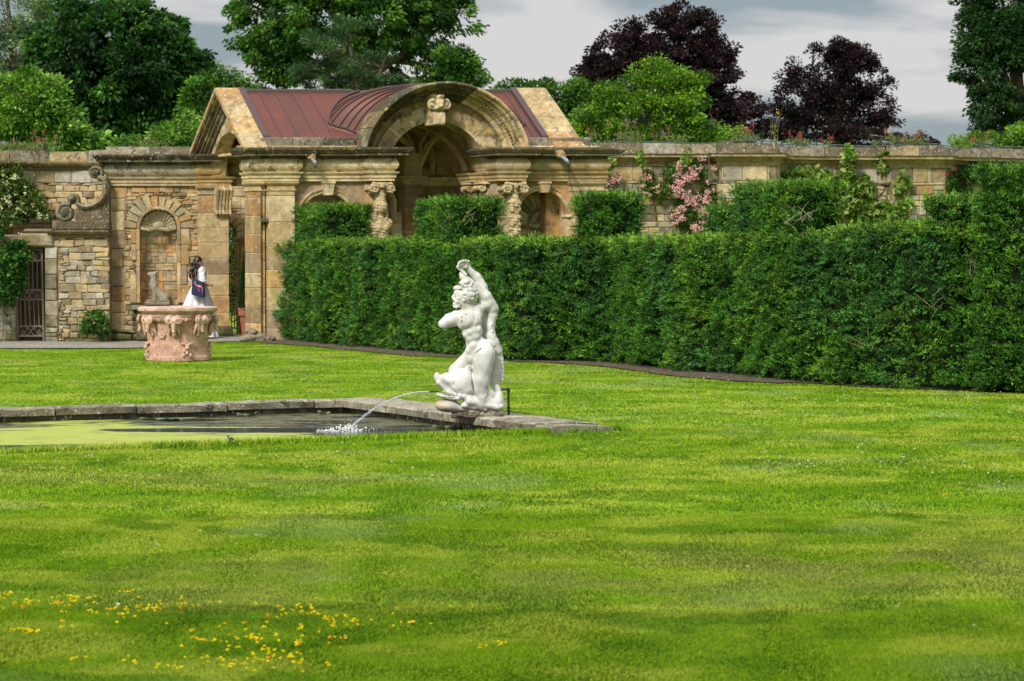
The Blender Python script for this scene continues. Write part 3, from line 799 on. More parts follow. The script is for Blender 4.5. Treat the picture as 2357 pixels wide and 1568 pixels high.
# ================================================================ TREES
def tree(name, label, cat_, Y, blobs, leaf, cols, density=1.0, clump=.55, n_leaf=70, droop=.2, group=None, trunk_px=None, gap=.0, branches=True, tr_r=.28, flat=1.0, depthf=.9, aspect=.5, jitter=1.0, seed=0, shellp=.75, trunkcol=(.07, .055, .04), lpow=1.0):
    """blobs: (px, py, rx_px, ry_px) outline lobes of the crown as it stands at distance Y"""
    global rng
    keep_rng = rng; rng = np.random.default_rng(1000 + seed)
    s = F / Y
    B = []
    for (px, py, rx, ry) in blobs:
        c = np.array(W(px, py, Y)); B.append((c, np.array([rx / s, min(rx, ry * 1.2) / s * depthf, ry / s])))
    tx = np.mean([b[0][0] for b in B]) if trunk_px is None else W(trunk_px, 500, Y).x
    base = Vector((tx, Y, 0)); root = thing(name, label, cat_, base, group)
    centers = []; 
    for c, r in B:
        area = 4 * PI * ((r[0] * r[1]) ** 1.6 + (r[0] * r[2]) ** 1.6 + (r[1] * r[2]) ** 1.6) ** (1 / 1.6) / 3 ** (1 / 1.6)
        k = max(3, int(area / (clump ** 2 * 1.9) * density))
        d = sph(k); rad = np.where(rng.random(k) < shellp, .82 + .2 * rng.random(k), rng.random(k) ** .5 * .8)
        wob_ = 1 + (fbm(d[:, 0] * 3 + c[0], d[:, 2] * 3 + c[2], 7, 2) - .5) * .5 * jitter
        P = c + d * r * rad[:, None] * wob_[:, None]
        if gap > 0: P = P[fbm(P[:, 0] / clump * .45, P[:, 2] / clump * .45, 9, 2) > gap]
        k2 = max(2, k // 9); d2 = sph(k2); P = np.concatenate([P, c + d2 * r * (1.04 + .16 * rng.random((k2, 1)))])
        P = P[P[:, 2] > .3]
        centers.append(P)
    Cn = np.concatenate(centers)
    n = len(Cn); n_leaf = int(n_leaf * 1.9); leaf = leaf * .66
    per = np.maximum(8, (n_leaf * (.5 + rng.random(n))).astype(int))
    idx = np.repeat(np.arange(n), per); m_ = len(idx)
    off = sph(m_) * (rng.random(m_) ** .45)[:, None] * clump * (.65 + .6 * rng.random(n))[idx][:, None] * np.array([1, 1, .62 * flat])
    P = Cn[idx] + off
    cen = np.mean(Cn, axis=0)
    outw = P - Cn[idx] + (P - cen) * .12
    d = outw / (np.linalg.norm(outw, axis=1, keepdims=True) + 1e-6) + sph(m_) * .6; d[:, 2] += -droop
    cv = np.array(cols); ci = rng.integers(0, len(cv), n)
    cc = cv[ci][idx] * (.45 + 1.3 * rng.random((m_, 1)) ** 1.5) * (.78 + .44 * rng.random(n))[idx][:, None]
    L = leaf * (.7 + .6 * rng.random(m_))
    V, Q, C = leaves(P, d, L, L * aspect, cc, .3)
    mesh_np('crown', V, Q, M['leaf'], root, C)
    # trunk and limbs
    mb = MB(); topz = max(b[0][2] for b in B)
    lo = min(b[0][2] - b[1][2] * .4 for b in B)
    mid = Vector((tx + rng.normal() * .1, Y, max(lo, 1.2)))
    cenv = Vector(cen)
    mb.tube([base - Vector((0, 0, .2)), base + Vector((0, 0, .6)), base.lerp(mid, .6) + Vector((rng.normal() * .08, 0, 0)), mid, mid.lerp(cenv, .55), Vector((cenv.x, Y, topz))], [tr_r * 1.35, tr_r, tr_r * .9, tr_r * .8, tr_r * .55, tr_r * .16], 10, trunkcol)
    if branches:
        for c, r in B:
            c = Vector(c); st_ = mid.lerp(cenv, rng.uniform(0, .5))
            mb.tube([st_, st_.lerp(c, .5) + Vector((rng.normal() * .15, rng.normal() * .15, .1)), c], [tr_r * .4, tr_r * .28, tr_r * .12], 7, trunkcol)
            for q in range(5):
                e_ = c + Vector(sph(1)[0] * r * .85); mb.tube([c, c.lerp(e_, .5) + Vector((0, 0, .1)), e_], [tr_r * .12, tr_r * .08, tr_r * .03], 5, trunkcol)
        for k in rng.choice(n, min(n, 90), replace=False):
            e_ = Vector(Cn[k]); j = int(np.argmin([np.linalg.norm(Cn[k] - b[0]) for b in B])); c = Vector(B[j][0])
            mb.tube([c.lerp(e_, .25), c.lerp(e_, .65) + Vector((rng.normal(), 0, rng.normal())) * clump * .15, e_], [tr_r * .07, tr_r * .05, tr_r * .02], 4, trunkcol)
    mb.build('trunk', M['bark'], root)
    rng = keep_rng
    return root
g_ch = [(.024, .080, .015), (.038, .118, .02), (.080, .190, .032), (.014, .048, .011)]
g_mid = [(.038, .105, .014), (.055, .155, .018), (.10, .21, .025), (.024, .07, .013)]
g_con = [(.045, .10, .035), (.035, .08, .03), (.075, .14, .05), (.022, .06, .022)]
g_lt = [(.11, .25, .03), (.16, .31, .045), (.07, .17, .02), (.20, .34, .07)]
g_pl = [(.15, .24, .10), (.10, .18, .06), (.07, .13, .04), (.2, .28, .15)]
g_cu = [(.015, .0075, .011), (.024, .010, .015), (.009, .005, .008), (.040, .017, .022)]
g_sh = [(.10, .23, .015), (.15, .29, .02), (.06, .15, .012), (.19, .31, .03), (.04, .10, .01)]
tree('pale_tree', 'pale grey green tree with open crown at the far left behind the chestnut', 'tree', 150, [(20, 60, 75, 90), (90, 25, 60, 50), (-40, 120, 80, 110), (50, 170, 60, 80), (130, -10, 50, 50)], .34, g_pl, 1.0, 1.0, 60, .1, gap=.36, seed=1, tr_r=.45)
tree('horse_chestnut', 'big round dark green chestnut tree behind the left wall', 'tree', 112, [(270, 150, 185, 135), (200, 110, 125, 95), (350, 150, 105, 100), (150, 190, 100, 110), (260, 255, 200, 100), (400, 220, 76, 90), (300, 80, 110, 70), (430, 270, 52, 70)], .40, g_ch, 1.25, .62, 70, .55, seed=2, tr_r=.5, aspect=.55, shellp=.85, gap=.30)
tree('small_far_tree', 'thin pale young tree in the gap between chestnut and tall tree', 'tree', 140, [(505, 175, 28, 26), (545, 190, 30, 20), (570, 200, 30, 16)], .3, g_pl + g_mid, 1.2, .6, 50, .1, seed=3, tr_r=.2)
tree('lime_tree', 'tall broad deciduous tree with dangling branches behind the pavilion', 'tree', 125, [(800, 40, 190, 130), (640, 20, 100, 90), (960, 20, 115, 110), (880, -90, 200, 110), (660, 120, 90, 70), (1010, 110, 75, 75), (590, 70, 55, 60), (1060, 170, 45, 30), (1050, 40, 50, 50), (960, 190, 90, 50), (620, 175, 60, 40), (575, 10, 45, 30), (700, -80, 140, 90)], .36, g_mid + [(.08, .17, .02)], 1.25, .52, 38, .45, gap=.43, seed=4, tr_r=.55, aspect=.5, trunk_px=830)
tree('cedar', 'blue green conifer with bare lower stems in front of the tall tree', 'conifer', 106, [(745, 130, 45, 45), (830, 150, 55, 50), (800, 80, 36, 50), (880, 160, 50, 40), (710, 175, 45, 30), (850, 195, 85, 24), (760, 195, 60, 24)], .30, g_con, 1.0, .48, 75, .2, gap=.42, seed=5, tr_r=.25, aspect=.22, trunk_px=825, flat=.7, trunkcol=(.13, .10, .075))
tree('leafy_shrub', 'light green large leaved bush at the far left above the wall', 'bush', 64, [(60, 230, 75, 55), (110, 260, 70, 45), (30, 280, 70, 50), (150, 300, 45, 35), (90, 200, 45, 25), (-10, 240, 50, 70), (200, 325, 35, 22)], .20, g_lt, 1.3, .32, 55, .1, seed=6, tr_r=.08, aspect=.5)
tree('low_shrub', 'fresh green low bush behind the left wall beside the gable', 'bush', 62, [(385, 315, 50, 25), (330, 330, 45, 18), (430, 300, 22, 40), (290, 335, 40, 14)], .14, g_lt, 1.2, .25, 50, .1, seed=7, tr_r=.05)
tree('leafy_sapling', 'mid green sapling rising left of the gable apex', 'tree', 80, [(455, 235, 30, 50), (480, 190, 25, 25), (440, 290, 35, 40)], .22, g_mid + g_lt[:1], 1.2, .36, 50, .1, seed=8, tr_r=.1)
tree('copper_beech', 'larger copper beech with a wide dark purple crown', 'tree', 140, [(1555, 62, 60, 52), (1500, 90, 60, 50), (1620, 110, 60, 60), (1530, 150, 150, 95), (1440, 150, 90, 65), (1620, 190, 75, 110), (1380, 185, 50, 50), (1650, 280, 60, 70), (1700, 260, 70, 45), (1560, 260, 110, 80), (1700, 305, 60, 45), (1590, 70, 50, 45)], .28, g_cu, 1.2, .54, 46, .25, gap=.35, seed=9, tr_r=.6, aspect=.6, group='copper beeches', trunk_px=1560, trunkcol=(.03, .022, .02))
tree('copper_beech', 'smaller copper beech with sky showing through its thin purple crown', 'tree', 135, [(1915, 118, 50, 30), (1960, 135, 50, 34), (1870, 150, 46, 34), (1915, 190, 100, 65), (1855, 230, 70, 55), (1985, 230, 65, 80), (1820, 290, 48, 50), (1920, 300, 130, 55), (2040, 300, 45, 50), (2075, 325, 50, 25), (2120, 330, 40, 12), (1960, 150, 50, 40)], .26, g_cu, 1.2, .46, 30, .35, gap=.40, seed=10, tr_r=.5, aspect=.55, group='copper beeches', trunk_px=1920, trunkcol=(.035, .024, .02))
tree('green_shrub', 'bright green tangled bush in front of the copper beech', 'bush', 72, [(1530, 235, 62, 50), (1440, 255, 60, 46), (1590, 245, 48, 55), (1490, 185, 30, 24), (1380, 285, 60, 42), (1640, 285, 50, 34), (1555, 185, 30, 36), (1500, 310, 170, 30), (1680, 305, 40, 28), (1548, 155, 16, 22), (1600, 185, 18, 22), (1440, 205, 26, 20), (1400, 232, 24, 18), (1505, 160, 12, 18)], .15, g_sh, 1.15, .36, 70, .1, seed=11, tr_r=.1, trunk_px=1500, trunkcol=(.2, .17, .11), gap=.36)
tree('dark_shrub', 'straggly dark green bush behind the right end of the metal roof', 'bush', 78, [(1330, 235, 60, 40), (1250, 215, 45, 24), (1190, 200, 36, 16), (1340, 280, 60, 40), (1390, 230, 45, 40)], .20, g_mid, 1.2, .34, 45, .1, gap=.3, seed=12, tr_r=.08)
tree('hornbeam', 'tall dark green tree cut off by the right edge of the view', 'tree', 118, [(2310, 60, 90, 75), (2340, 150, 120, 80), (2330, 230, 118, 60), (2300, -20, 80, 50), (2400, 100, 110, 180), (2270, 285, 60, 24), (2240, 200, 30, 30), (2250, 110, 40, 30), (2260, 30, 40, 50)], .30, [(.025, .075, .018), (.035, .095, .02), (.016, .05, .012)], 1.3, .56, 65, .3, gap=.42, seed=13, tr_r=.5, trunk_px=2350)
tree('meadow_shrub', 'yellow green low bush above the right end of the wall', 'bush', 66, [(2290, 330, 70, 22), (2360, 325, 60, 32), (2220, 335, 30, 14)], .12, g_sh + g_lt, 1.3, .24, 60, .0, seed=14, tr_r=.05)
tree('plane_tree', 'loose green branches reaching right behind the arched roof', 'tree', 118, [(1080, 165, 36, 22), (1050, 130, 40, 30), (1100, 190, 22, 12)], .34, g_mid, 1.2, .5, 45, .3, gap=.3, seed=15, tr_r=.15)
# greenery seen through the openings, plus a lobe added to darken the arch
tree('laurel_bush', 'dark glossy bush seen through the great arch', 'bush', 57, [(905, 515, 45, 45), (880, 545, 40, 40), (940, 560, 60, 50), (1030, 500, 60, 60), (560, 560, 40, 60), (545, 640, 40, 60), (550, 720, 40, 50), (700, 480, 40, 40)], .12, g_ch, 1.2, .22, 50, .1, seed=16, tr_r=.05)

# far thicket that closes the gap between the wall tops and the crowns
P = []
for (a, b, Y, zt_, k) in ((-60, 1090, 92, 6.3, 10000), (1190, 1330, 96, 6.1, 1800), (1330, 2080, 100, 6.4, 8000), (2210, 2440, 92, 6.2, 2200)):
    px = a + (b - a) * rng.random(k); y = Y + rng.normal(size=k) * .8; x = (px - CX) / F * Y
    z = (zt_ + .7 * (fbm(x * .6, x * 0 + 3, 5, 3) - .5) * 2 - .5) * rng.random(k) ** .6; P.append(np.stack([x, y, z], 1))
P = np.concatenate(P); k = len(P); cl = np.array(g_mid + g_ch)[rng.integers(0, 8, k)] * (.5 + 1. * rng.random((k, 1)))
V, Q, C = leaves(P, sph(k) + np.array([0, -.3, .2]), .34 * (.6 + .8 * rng.random(k)), .2, cl)
o = mesh_np('far_thicket', V, Q, M['leaf'], None, C); tag(o, 'low dark green thicket far behind the garden walls', 'thicket', kind='stuff')
# ================================================================ MASONRY HELPERS
PAL_R = [srgb(*c) * .84 for c in ((208, 184, 136), (192, 170, 128), (214, 194, 150), (194, 156, 106), (176, 162, 134), (170, 150, 114), (196, 146, 92), (190, 180, 156), (142, 126, 96), (208, 182, 128), (202, 180, 138), (184, 162, 122))]
PAL_G = [srgb(*c) * .92 for c in ((176, 166, 140), (158, 150, 128), (186, 178, 158), (140, 130, 104), (190, 170, 124), (196, 190, 172), (120, 112, 92))]
PAL_A = [srgb(*c) * .88 for c in ((204, 178, 130), (194, 166, 116), (210, 188, 146), (184, 156, 110), (176, 152, 120), (200, 164, 108), (158, 134, 98), (188, 146, 98))]
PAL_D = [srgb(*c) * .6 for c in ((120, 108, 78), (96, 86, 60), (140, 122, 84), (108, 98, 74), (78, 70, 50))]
PAL_S = [srgb(*c) * .9 for c in ((206, 184, 140), (190, 166, 120), (212, 192, 152), (180, 156, 114))]
C_A = PAL_A[0]; C_D = PAL_D[0]
def pick(pal): return pal[int(rng.random() * len(pal))] * rng.uniform(.85, 1.15)
def stone(mb, s0, s1, z0, z1, mapf, pal, proud=.02, jit=.012, bev=.015):
    w_, h_ = s1 - s0, z1 - z0
    if w_ < .02 or h_ < .02: return
    j = lambda a: a + rng.uniform(-jit, jit)
    g = .006
    q = [(j(s0 + g), j(z0 + g)), (j(s1 - g), j(z0 + g)), (j(s1 - g), j(z1 - g)), (j(s0 + g), j(z1 - g))]
    cx_, cz_ = (s0 + s1) / 2, (z0 + z1) / 2
    b = min(bev, w_ * .3, h_ * .3); o1 = proud * rng.uniform(.5, 1.3); v = []
    for a, c in q: v.append(mapf(a, 0, c))
    for a, c in q: v.append(mapf(a, o1 * .7, c))
    for a, c in q: v.append(mapf(a - np.sign(a - cx_) * b, o1, c - np.sign(c - cz_) * b))
    f = [(8, 9, 10, 11)] + [(i, (i + 1) % 4, 4 + (i + 1) % 4, 4 + i) for i in range(4)] + [(4 + i, 4 + (i + 1) % 4, 8 + (i + 1) % 4, 8 + i) for i in range(4)]
    mb.add(v, f, pick(pal))
def rubble(mb, s0, s1, z0, z1, mapf, pal, hr=(.08, .2), wr=(.12, .36), inside=None, proud=.03, jit=.012, bev=.016):
    z = z0
    while z < z1 - .02:
        h = min(rng.uniform(*hr), z1 - z)
        if z1 - z - h < .05: h = z1 - z
        s = s0
        while s < s1 - .01:
            w_ = min(rng.uniform(*wr), s1 - s)
            if s1 - s - w_ < .06: w_ = s1 - s
            def put(a, b, c, d, lev):
                ok = inside is None or all(inside(x, y) for x, y in ((a, c), (b, c), (b, d), (a, d), ((a + b) / 2, (c + d) / 2)))
                if ok: stone(mb, a, b, c, d, mapf, pal, proud, jit, bev)
                elif lev < 2 and (b - a) > .05:
                    m_ = (a + b) / 2; n_ = (c + d) / 2
                    put(a, m_, c, n_, lev + 1); put(m_, b, c, n_, lev + 1); put(a, m_, n_, d, lev + 1); put(m_, b, n_, d, lev + 1)
            if h > .15 and w_ < .3 and rng.random() < .3:
                k = rng.uniform(.35, .65); put(s, s + w_, z, z + h * k, 0); put(s, s + w_, z + h * k, z + h, 0)
            else: put(s, s + w_, z, z + h, 0)
            s += w_
        z += h
def ident(Y, flip=1): return lambda s, o, z: (s, Y - o, z)
def coursed(mb, x0, x1, y0, y1, z0, z1, h=.28, pal=PAL_A, gap=.014):
    """stack of ashlar blocks (a pier or pilaster shaft)"""
    z = z0; mb.box(min(x0, x1) + .010, max(x0, x1) - .010, y0 + .010, y1 - .002, z0 + .001, z1 - .002, srgb(214, 204, 176) * .8)
    while z < z1 - .01:
        hh = min(h * rng.uniform(.75, 1.3), z1 - z)
        if z1 - z - hh < .08: hh = z1 - z
        j = rng.uniform(-.003, .003)
        mb.box(x0 + j, x1 + j, y0 + j, y1, z, z + hh - gap, pick(pal), .008)
        z += hh
def arch_poly(x0, x1, z0, z1, cx, cz, r, n=20, base=None):
    """outline of a wall panel with a round-headed opening running down to `base`"""
    base = z0 if base is None else base
    a = [(x0, z0), (cx - r, z0)] + [(cx - r, cz)] + [(cx - r * math.cos(PI * k / n), cz + r * math.sin(PI * k / n)) for k in range(1, n)] + [(cx + r, cz), (cx + r, z0), (x1, z0), (x1, z1), (x0, z1)]
    return a
def arch_panel(mb, x0, x1, z0, z1, cx, cz, r, y0, y1, col, n=20):
    """same, built as quads so that it never triangulates badly"""
    n = max(n, 8)
    if cx - r - x0 > .01: mb.box(x0, cx - r, y0, y1, z0, cz, col)
    if x1 - cx - r > .01: mb.box(cx + r, x1, y0, y1, z0, cz, col)
    t = [PI * k / n for k in range(n + 1)]
    v = []; f = []
    for k, a in enumerate(t):
        px, pz = cx - r * math.cos(a), cz + r * math.sin(a)
        # outer point: on the panel outline, straight out from the arch
        dx, dz = -math.cos(a), math.sin(a)
        ts = []
        if dx < -1e-6: ts.append((x0 - cx) / dx)
        if dx > 1e-6: ts.append((x1 - cx) / dx)
        if dz > 1e-6: ts.append((z1 - cz) / dz)
        tt = min(ts); ox, oz = cx + dx * tt, cz + dz * tt
        v += [(px, y0, pz), (ox, y0, oz), (px, y1, pz), (ox, y1, oz)]
    for k in range(n):
        i = 4 * k; j = i + 4
        f += [(i, j, j + 1, i + 1), (i + 2, i + 3, j + 3, j + 2), (i, i + 2, j + 2, j)]
    mb.add(v, f, col)
    # corners
    for (cx_, k0) in ((x0, 1), (x1, -1)):
        # triangle between the last side point and the corner
        ang = math.atan2(z1 - cz, abs(cx_ - cx)); 
        a_lo = math.floor(ang / (PI / n)) * PI / n; a_hi = a_lo + PI / n
        def op(a):
            dx, dz = math.cos(a), math.sin(a)
            tt = min(abs(cx_ - cx) / dx if dx > 1e-6 else 1e9, (z1 - cz) / dz if dz > 1e-6 else 1e9)
            return (cx + np.sign(cx_ - cx) * dx * tt, cz + dz * tt)
        p, q = op(a_lo), op(a_hi)
        mb.add([(p[0], y0, p[1]), (cx_, y0, z1), (q[0], y0, q[1]), (p[0], y1, p[1]), (cx_, y1, z1), (q[0], y1, q[1])], [(0, 1, 2), (3, 5, 4)], col)
def vouss(mb, cx, cz, r0, r1, y0, y1, n, pal, a0=0, a1=PI, gap=.012, jr=0.0, sub=3):
    """arch ring of separate wedge blocks facing -y"""
    for k in range(n):
        A = a0 + (a1 - a0) * k / n + gap / r1; B = a0 + (a1 - a0) * (k + 1) / n - gap / r1
        rr = r1 + rng.uniform(-jr, jr); c = pick(pal); o = rng.uniform(0, .006)
        v = []; f = []
        for i in range(sub + 1):
            a = A + (B - A) * i / sub; co, si = -math.cos(a), math.sin(a)
            for (r_, y) in ((r0, y0 - o), (rr, y0 - o), (rr, y1), (r0, y1)): v.append((cx + r_ * co, y, cz + r_ * si))
        for i in range(sub):
            for q in range(4): f.append((4 * i + q, 4 * i + (q + 1) % 4, 4 * i + 4 + (q + 1) % 4, 4 * i + 4 + q))
        f.append((0, 1, 2, 3)); f.append(tuple(4 * sub + q for q in (3, 2, 1, 0)))
        mb.add(v, f, c)
def arcmould(mb, cx, cz, prof, col, a0=0, a1=PI, n=40, pal=None, blocks=0):
    """profile [(r, y)] swept round an arch; with `blocks`, in separate stones"""
    segs = [(a0, a1, n)] if not blocks else [(a0 + (a1 - a0) * k / blocks + .004, a0 + (a1 - a0) * (k + 1) / blocks - .004, max(3, n // blocks)) for k in range(blocks)]
    for A, B, m_ in segs:
        c = col if pal is None else pick(pal); v = []; f = []; kk = len(prof); o = rng.uniform(-.006, .006) if blocks else 0
        for i in range(m_ + 1):
            a = A + (B - A) * i / m_
            for r_, y in prof: v.append((cx - (r_ + o) * math.cos(a), y + o, cz + (r_ + o) * math.sin(a)))
        for i in range(m_):
            for q in range(kk - 1): f.append((i * kk + q, i * kk + q + 1, (i + 1) * kk + q + 1, (i + 1) * kk + q))
        f.append(tuple(range(kk))); f.append(tuple(m_ * kk + q for q in range(kk - 1, -1, -1)))
        mb.add(v, f, c)
def dentils(mb, path, out, z0, z1, w_=.035, sp=.07, d=.045, col=C_D):
    P = [Vector((p[0], p[1])) for p in path]
    for i in range(len(P) - 1):
        a, b = P[i], P[i + 1]; L = (b - a).length; t = (b - a).normalized(); n_ = Vector((t.y, -t.x))
        if n_.y > .5: continue
        k = int((L + .0) / sp)
        for j in range(k):
            c = a + t * (sp * (j + .5)); q = [c + t * (-w_ / 2) + n_ * out, c + t * (w_ / 2) + n_ * out, c + t * (w_ / 2) + n_ * (out + d), c + t * (-w_ / 2) + n_ * (out + d)]
            mb.add([(p.x, p.y, z0) for p in q] + [(p.x, p.y, z1) for p in q], [(0, 1, 2, 3), (7, 6, 5, 4), (0, 4, 5, 1), (1, 5, 6, 2), (2, 6, 7, 3), (3, 7, 4, 0)], col)
def spiral(c, r, turns, a0=0, sgn=1, plane='xz', n=30, shrink=.12):
    pts = []
    for i in range(n + 1):
        t = i / n; rr = r * (1 - t * (1 - shrink)); a = a0 + sgn * turns * 2 * PI * t
        if plane == 'xz': pts.append((c[0] + rr * math.cos(a), c[1], c[2] + rr * math.sin(a)))
        else: pts.append((c[0], c[1] + rr * math.cos(a), c[2] + rr * math.sin(a)))
    return pts
def split_mould(mb, path, prof, pal, maxlen=.9):
    """moulding laid in lengths of stone with different tones: thin colour breaks along each straight run"""
    mb.mould(path, prof, pick(pal))

# ================================================================ PAVILION
SH = -.455
def shear(V): V = V.copy(); V[:, 0] += SH * (V[:, 1] - 47.0); return V
def U(px, Y=47.0): return W(px, 342, Y).x - SH * (Y - 47.0)
def Zz(py, Y=47.0): return W(CX, py, Y).z
z_a0, z_a1 = Zz(418), Zz(397); z_f0, z_f1 = Zz(394), Zz(366); z_c0, z_c1 = Zz(364), Zz(342)
GROUND = -.1
pav = thing('garden_pavilion', 'sandstone garden pavilion with a great round arch and a red brown metal roof', 'pavilion', (-2.0, 48.5, 0))
prof_a = [(0, z_a0), (.035, z_a0 + .004), (.035, z_a0 + .06), (.055, z_a0 + .065), (.055, z_a0 + .115), (.085, z_a0 + .14), (.10, z_a1 - .012), (.10, z_a1), (.02, z_a1 + .004)]
prof_f = [(.02, z_a1), (.035, z_f0), (.075, z_f0 + .04), (.095, z_f0 + .09), (.095, z_f0 + .14), (.07, z_f1 - .03), (.045, z_f1), (.02, z_f1 + .003)]
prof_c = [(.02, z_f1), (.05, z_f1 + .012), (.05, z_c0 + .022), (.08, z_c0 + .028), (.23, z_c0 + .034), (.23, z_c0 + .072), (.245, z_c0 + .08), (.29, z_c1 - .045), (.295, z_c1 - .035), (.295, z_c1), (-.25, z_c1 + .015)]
uG0 = U(563)
uA, uA1, uB0, uB1 = U(579), U(607), U(614), U(676)
uC0, uC1 = U(836), U(889)
uD0, uD1 = U(1135), U(1190)
uE0, uE1 = U(1312), U(1384)
pathL = [(uA, 47.42), (uA, 46.95), (uA + .19, 46.95), (uA + .19, 47.04), (uB0 - .03, 47.04), (uB0 - .03, 46.86), (uB1, 46.86), (uB1, 46.98), (uC0, 46.98), (uC0, 46.72), (uC1, 46.72), (uC1, 47.7)]
pathR = [(uD0, 47.7), (uD0, 46.72), (uD1, 46.72), (uD1, 46.98), (uE0, 46.98), (uE0, 46.90), (uE1, 46.90), (uE1, 47.7)]
for path in (pathL, pathR):
    mb = MB(); mb.mould(path, prof_a, pick(PAL_A)); mb.build('architrave', M['ashlar'], pav, shear)
    mb = MB(); mb.mould(path, prof_f, pick(PAL_S)); mb.build('frieze', M['arch'] if path is pathL else M['ashlar'], pav, shear)
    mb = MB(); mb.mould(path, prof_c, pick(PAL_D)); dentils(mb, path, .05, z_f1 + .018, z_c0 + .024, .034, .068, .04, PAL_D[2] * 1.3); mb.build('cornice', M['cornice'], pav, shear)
# solid wall behind the entablature
for (a, b, y0) in ((uA + .01, uA + .18, 46.97), (uA + .18, uB0 - .02, 47.06), (uB0 - .02, uC0 + .01, 47.0), (uC0 + .01, uC1 - .01, 46.73), (uD0 + .01, uD1 - .01, 46.73), (uD1 - .01, uE1 - .01, 47.0)):
    mb = MB(); mb.box(a, b, y0, 47.45, z_a0 - .0, z_c1 - .005, C_A); mb.build('wall_core', M['ashlar'], pav, shear)
# pilasters: shaft in courses, small capital
cap_prof = [(0, z_a0 - .19), (.02, z_a0 - .18), (.02, z_a0 - .15), (.0, z_a0 - .145), (.0, z_a0 - .08), (.03, z_a0 - .07), (.055, z_a0 - .04), (.06, z_a0 - .002), (0, z_a0)]
def pilaster(x0, x1, y0, y1, h=.3, pal=PAL_A, name='pilaster'):
    mb = MB(); coursed(mb, x0, x1, y0, y1, GROUND, z_a0, h, pal)
    mb.mould([(x0, y1), (x0, y0), (x1, y0), (x1, y1)], cap_prof, pick(pal)); return mb.build(name, M['ashlar'], pav, shear)
pilaster(uA, uA + .16, 46.95, 47.4, .34); pilaster(uA + .165, uB0 - .03, 47.02, 47.4)
pilaster(uB0, uB1 - .02, 46.88, 47.4, .42)
mb = MB(); mb.box(uA + .17, uB0 + .02, 46.90, 47.1, Zz(512), Zz(503), pick(PAL_D), .01); mb.build('stone_bracket', M['ashlar'], pav, shear)
pilaster(uE0, uE1, 46.90, 47.4, .4)
# wings with small arches
def wing(x0, x1, cxp, toppx, r, keyc):
    cx_ = U(cxp); cz = Zz(toppx) - r
    mb = MB(); arch_panel(mb, x0, x1, GROUND, z_a0, cx_, cz, r - .1, 47.02, 47.34, pick(PAL_A)); mb.build('wing_wall', M['ashlar'], pav, shear)
    mb = MB()
    P = [(r - .10, 47.10), (r - .10, 46.985), (r - .075, 46.975), (r - .07, 46.985), (r - .035, 46.98), (r - .03, 46.96), (r, 46.95), (r + .005, 46.97), (r + .005, 47.04)]
    arcmould(mb, cx_, cz, P, C_A, n=36, pal=PAL_A, blocks=9)
    for sg in (-1, 1):
        x = cx_ + sg * (r - .05); coursed(mb, x - .055, x + .055, 46.97, 47.1, GROUND, cz - .06, .35); mb.box(x - .08, x + .08, 46.93, 47.15, cz - .06, cz, pick(PAL_A), .012)
    mb.build('archivolt', M['ashlar'], pav, shear)
    mb = MB(); k = .085
    mb.add([(cx_ - k * .8, 46.86, cz + r - .14), (cx_ + k * .8, 46.86, cz + r - .14), (cx_ + k * 1.25, 46.86, z_a0 - .004), (cx_ - k * 1.25, 46.86, z_a0 - .004), (cx_ - k * .8, 47.05, cz + r - .14), (cx_ + k * .8, 47.05, cz + r - .14), (cx_ + k * 1.25, 47.05, z_a0 - .004), (cx_ - k * 1.25, 47.05, z_a0 - .004)], [(0, 1, 2, 3), (0, 4, 5, 1), (1, 5, 6, 2), (2, 6, 7, 3), (3, 7, 4, 0)], pick(PAL_S))
    mb.box(cx_ - k * 1.4, cx_ + k * 1.4, 46.84, 47.0, z_a0 - .05, z_a0 - .005, pick(PAL_S), .01)
    mb.build('keystone', M['ashlar'], pav, shear)
    return cx_, cz
wing(uB1 + .0, uC0 + .02, 752, 433, .575, 0)
wing(uD1 - .02, uE0 + .01, 1248, 427, .565, 0)

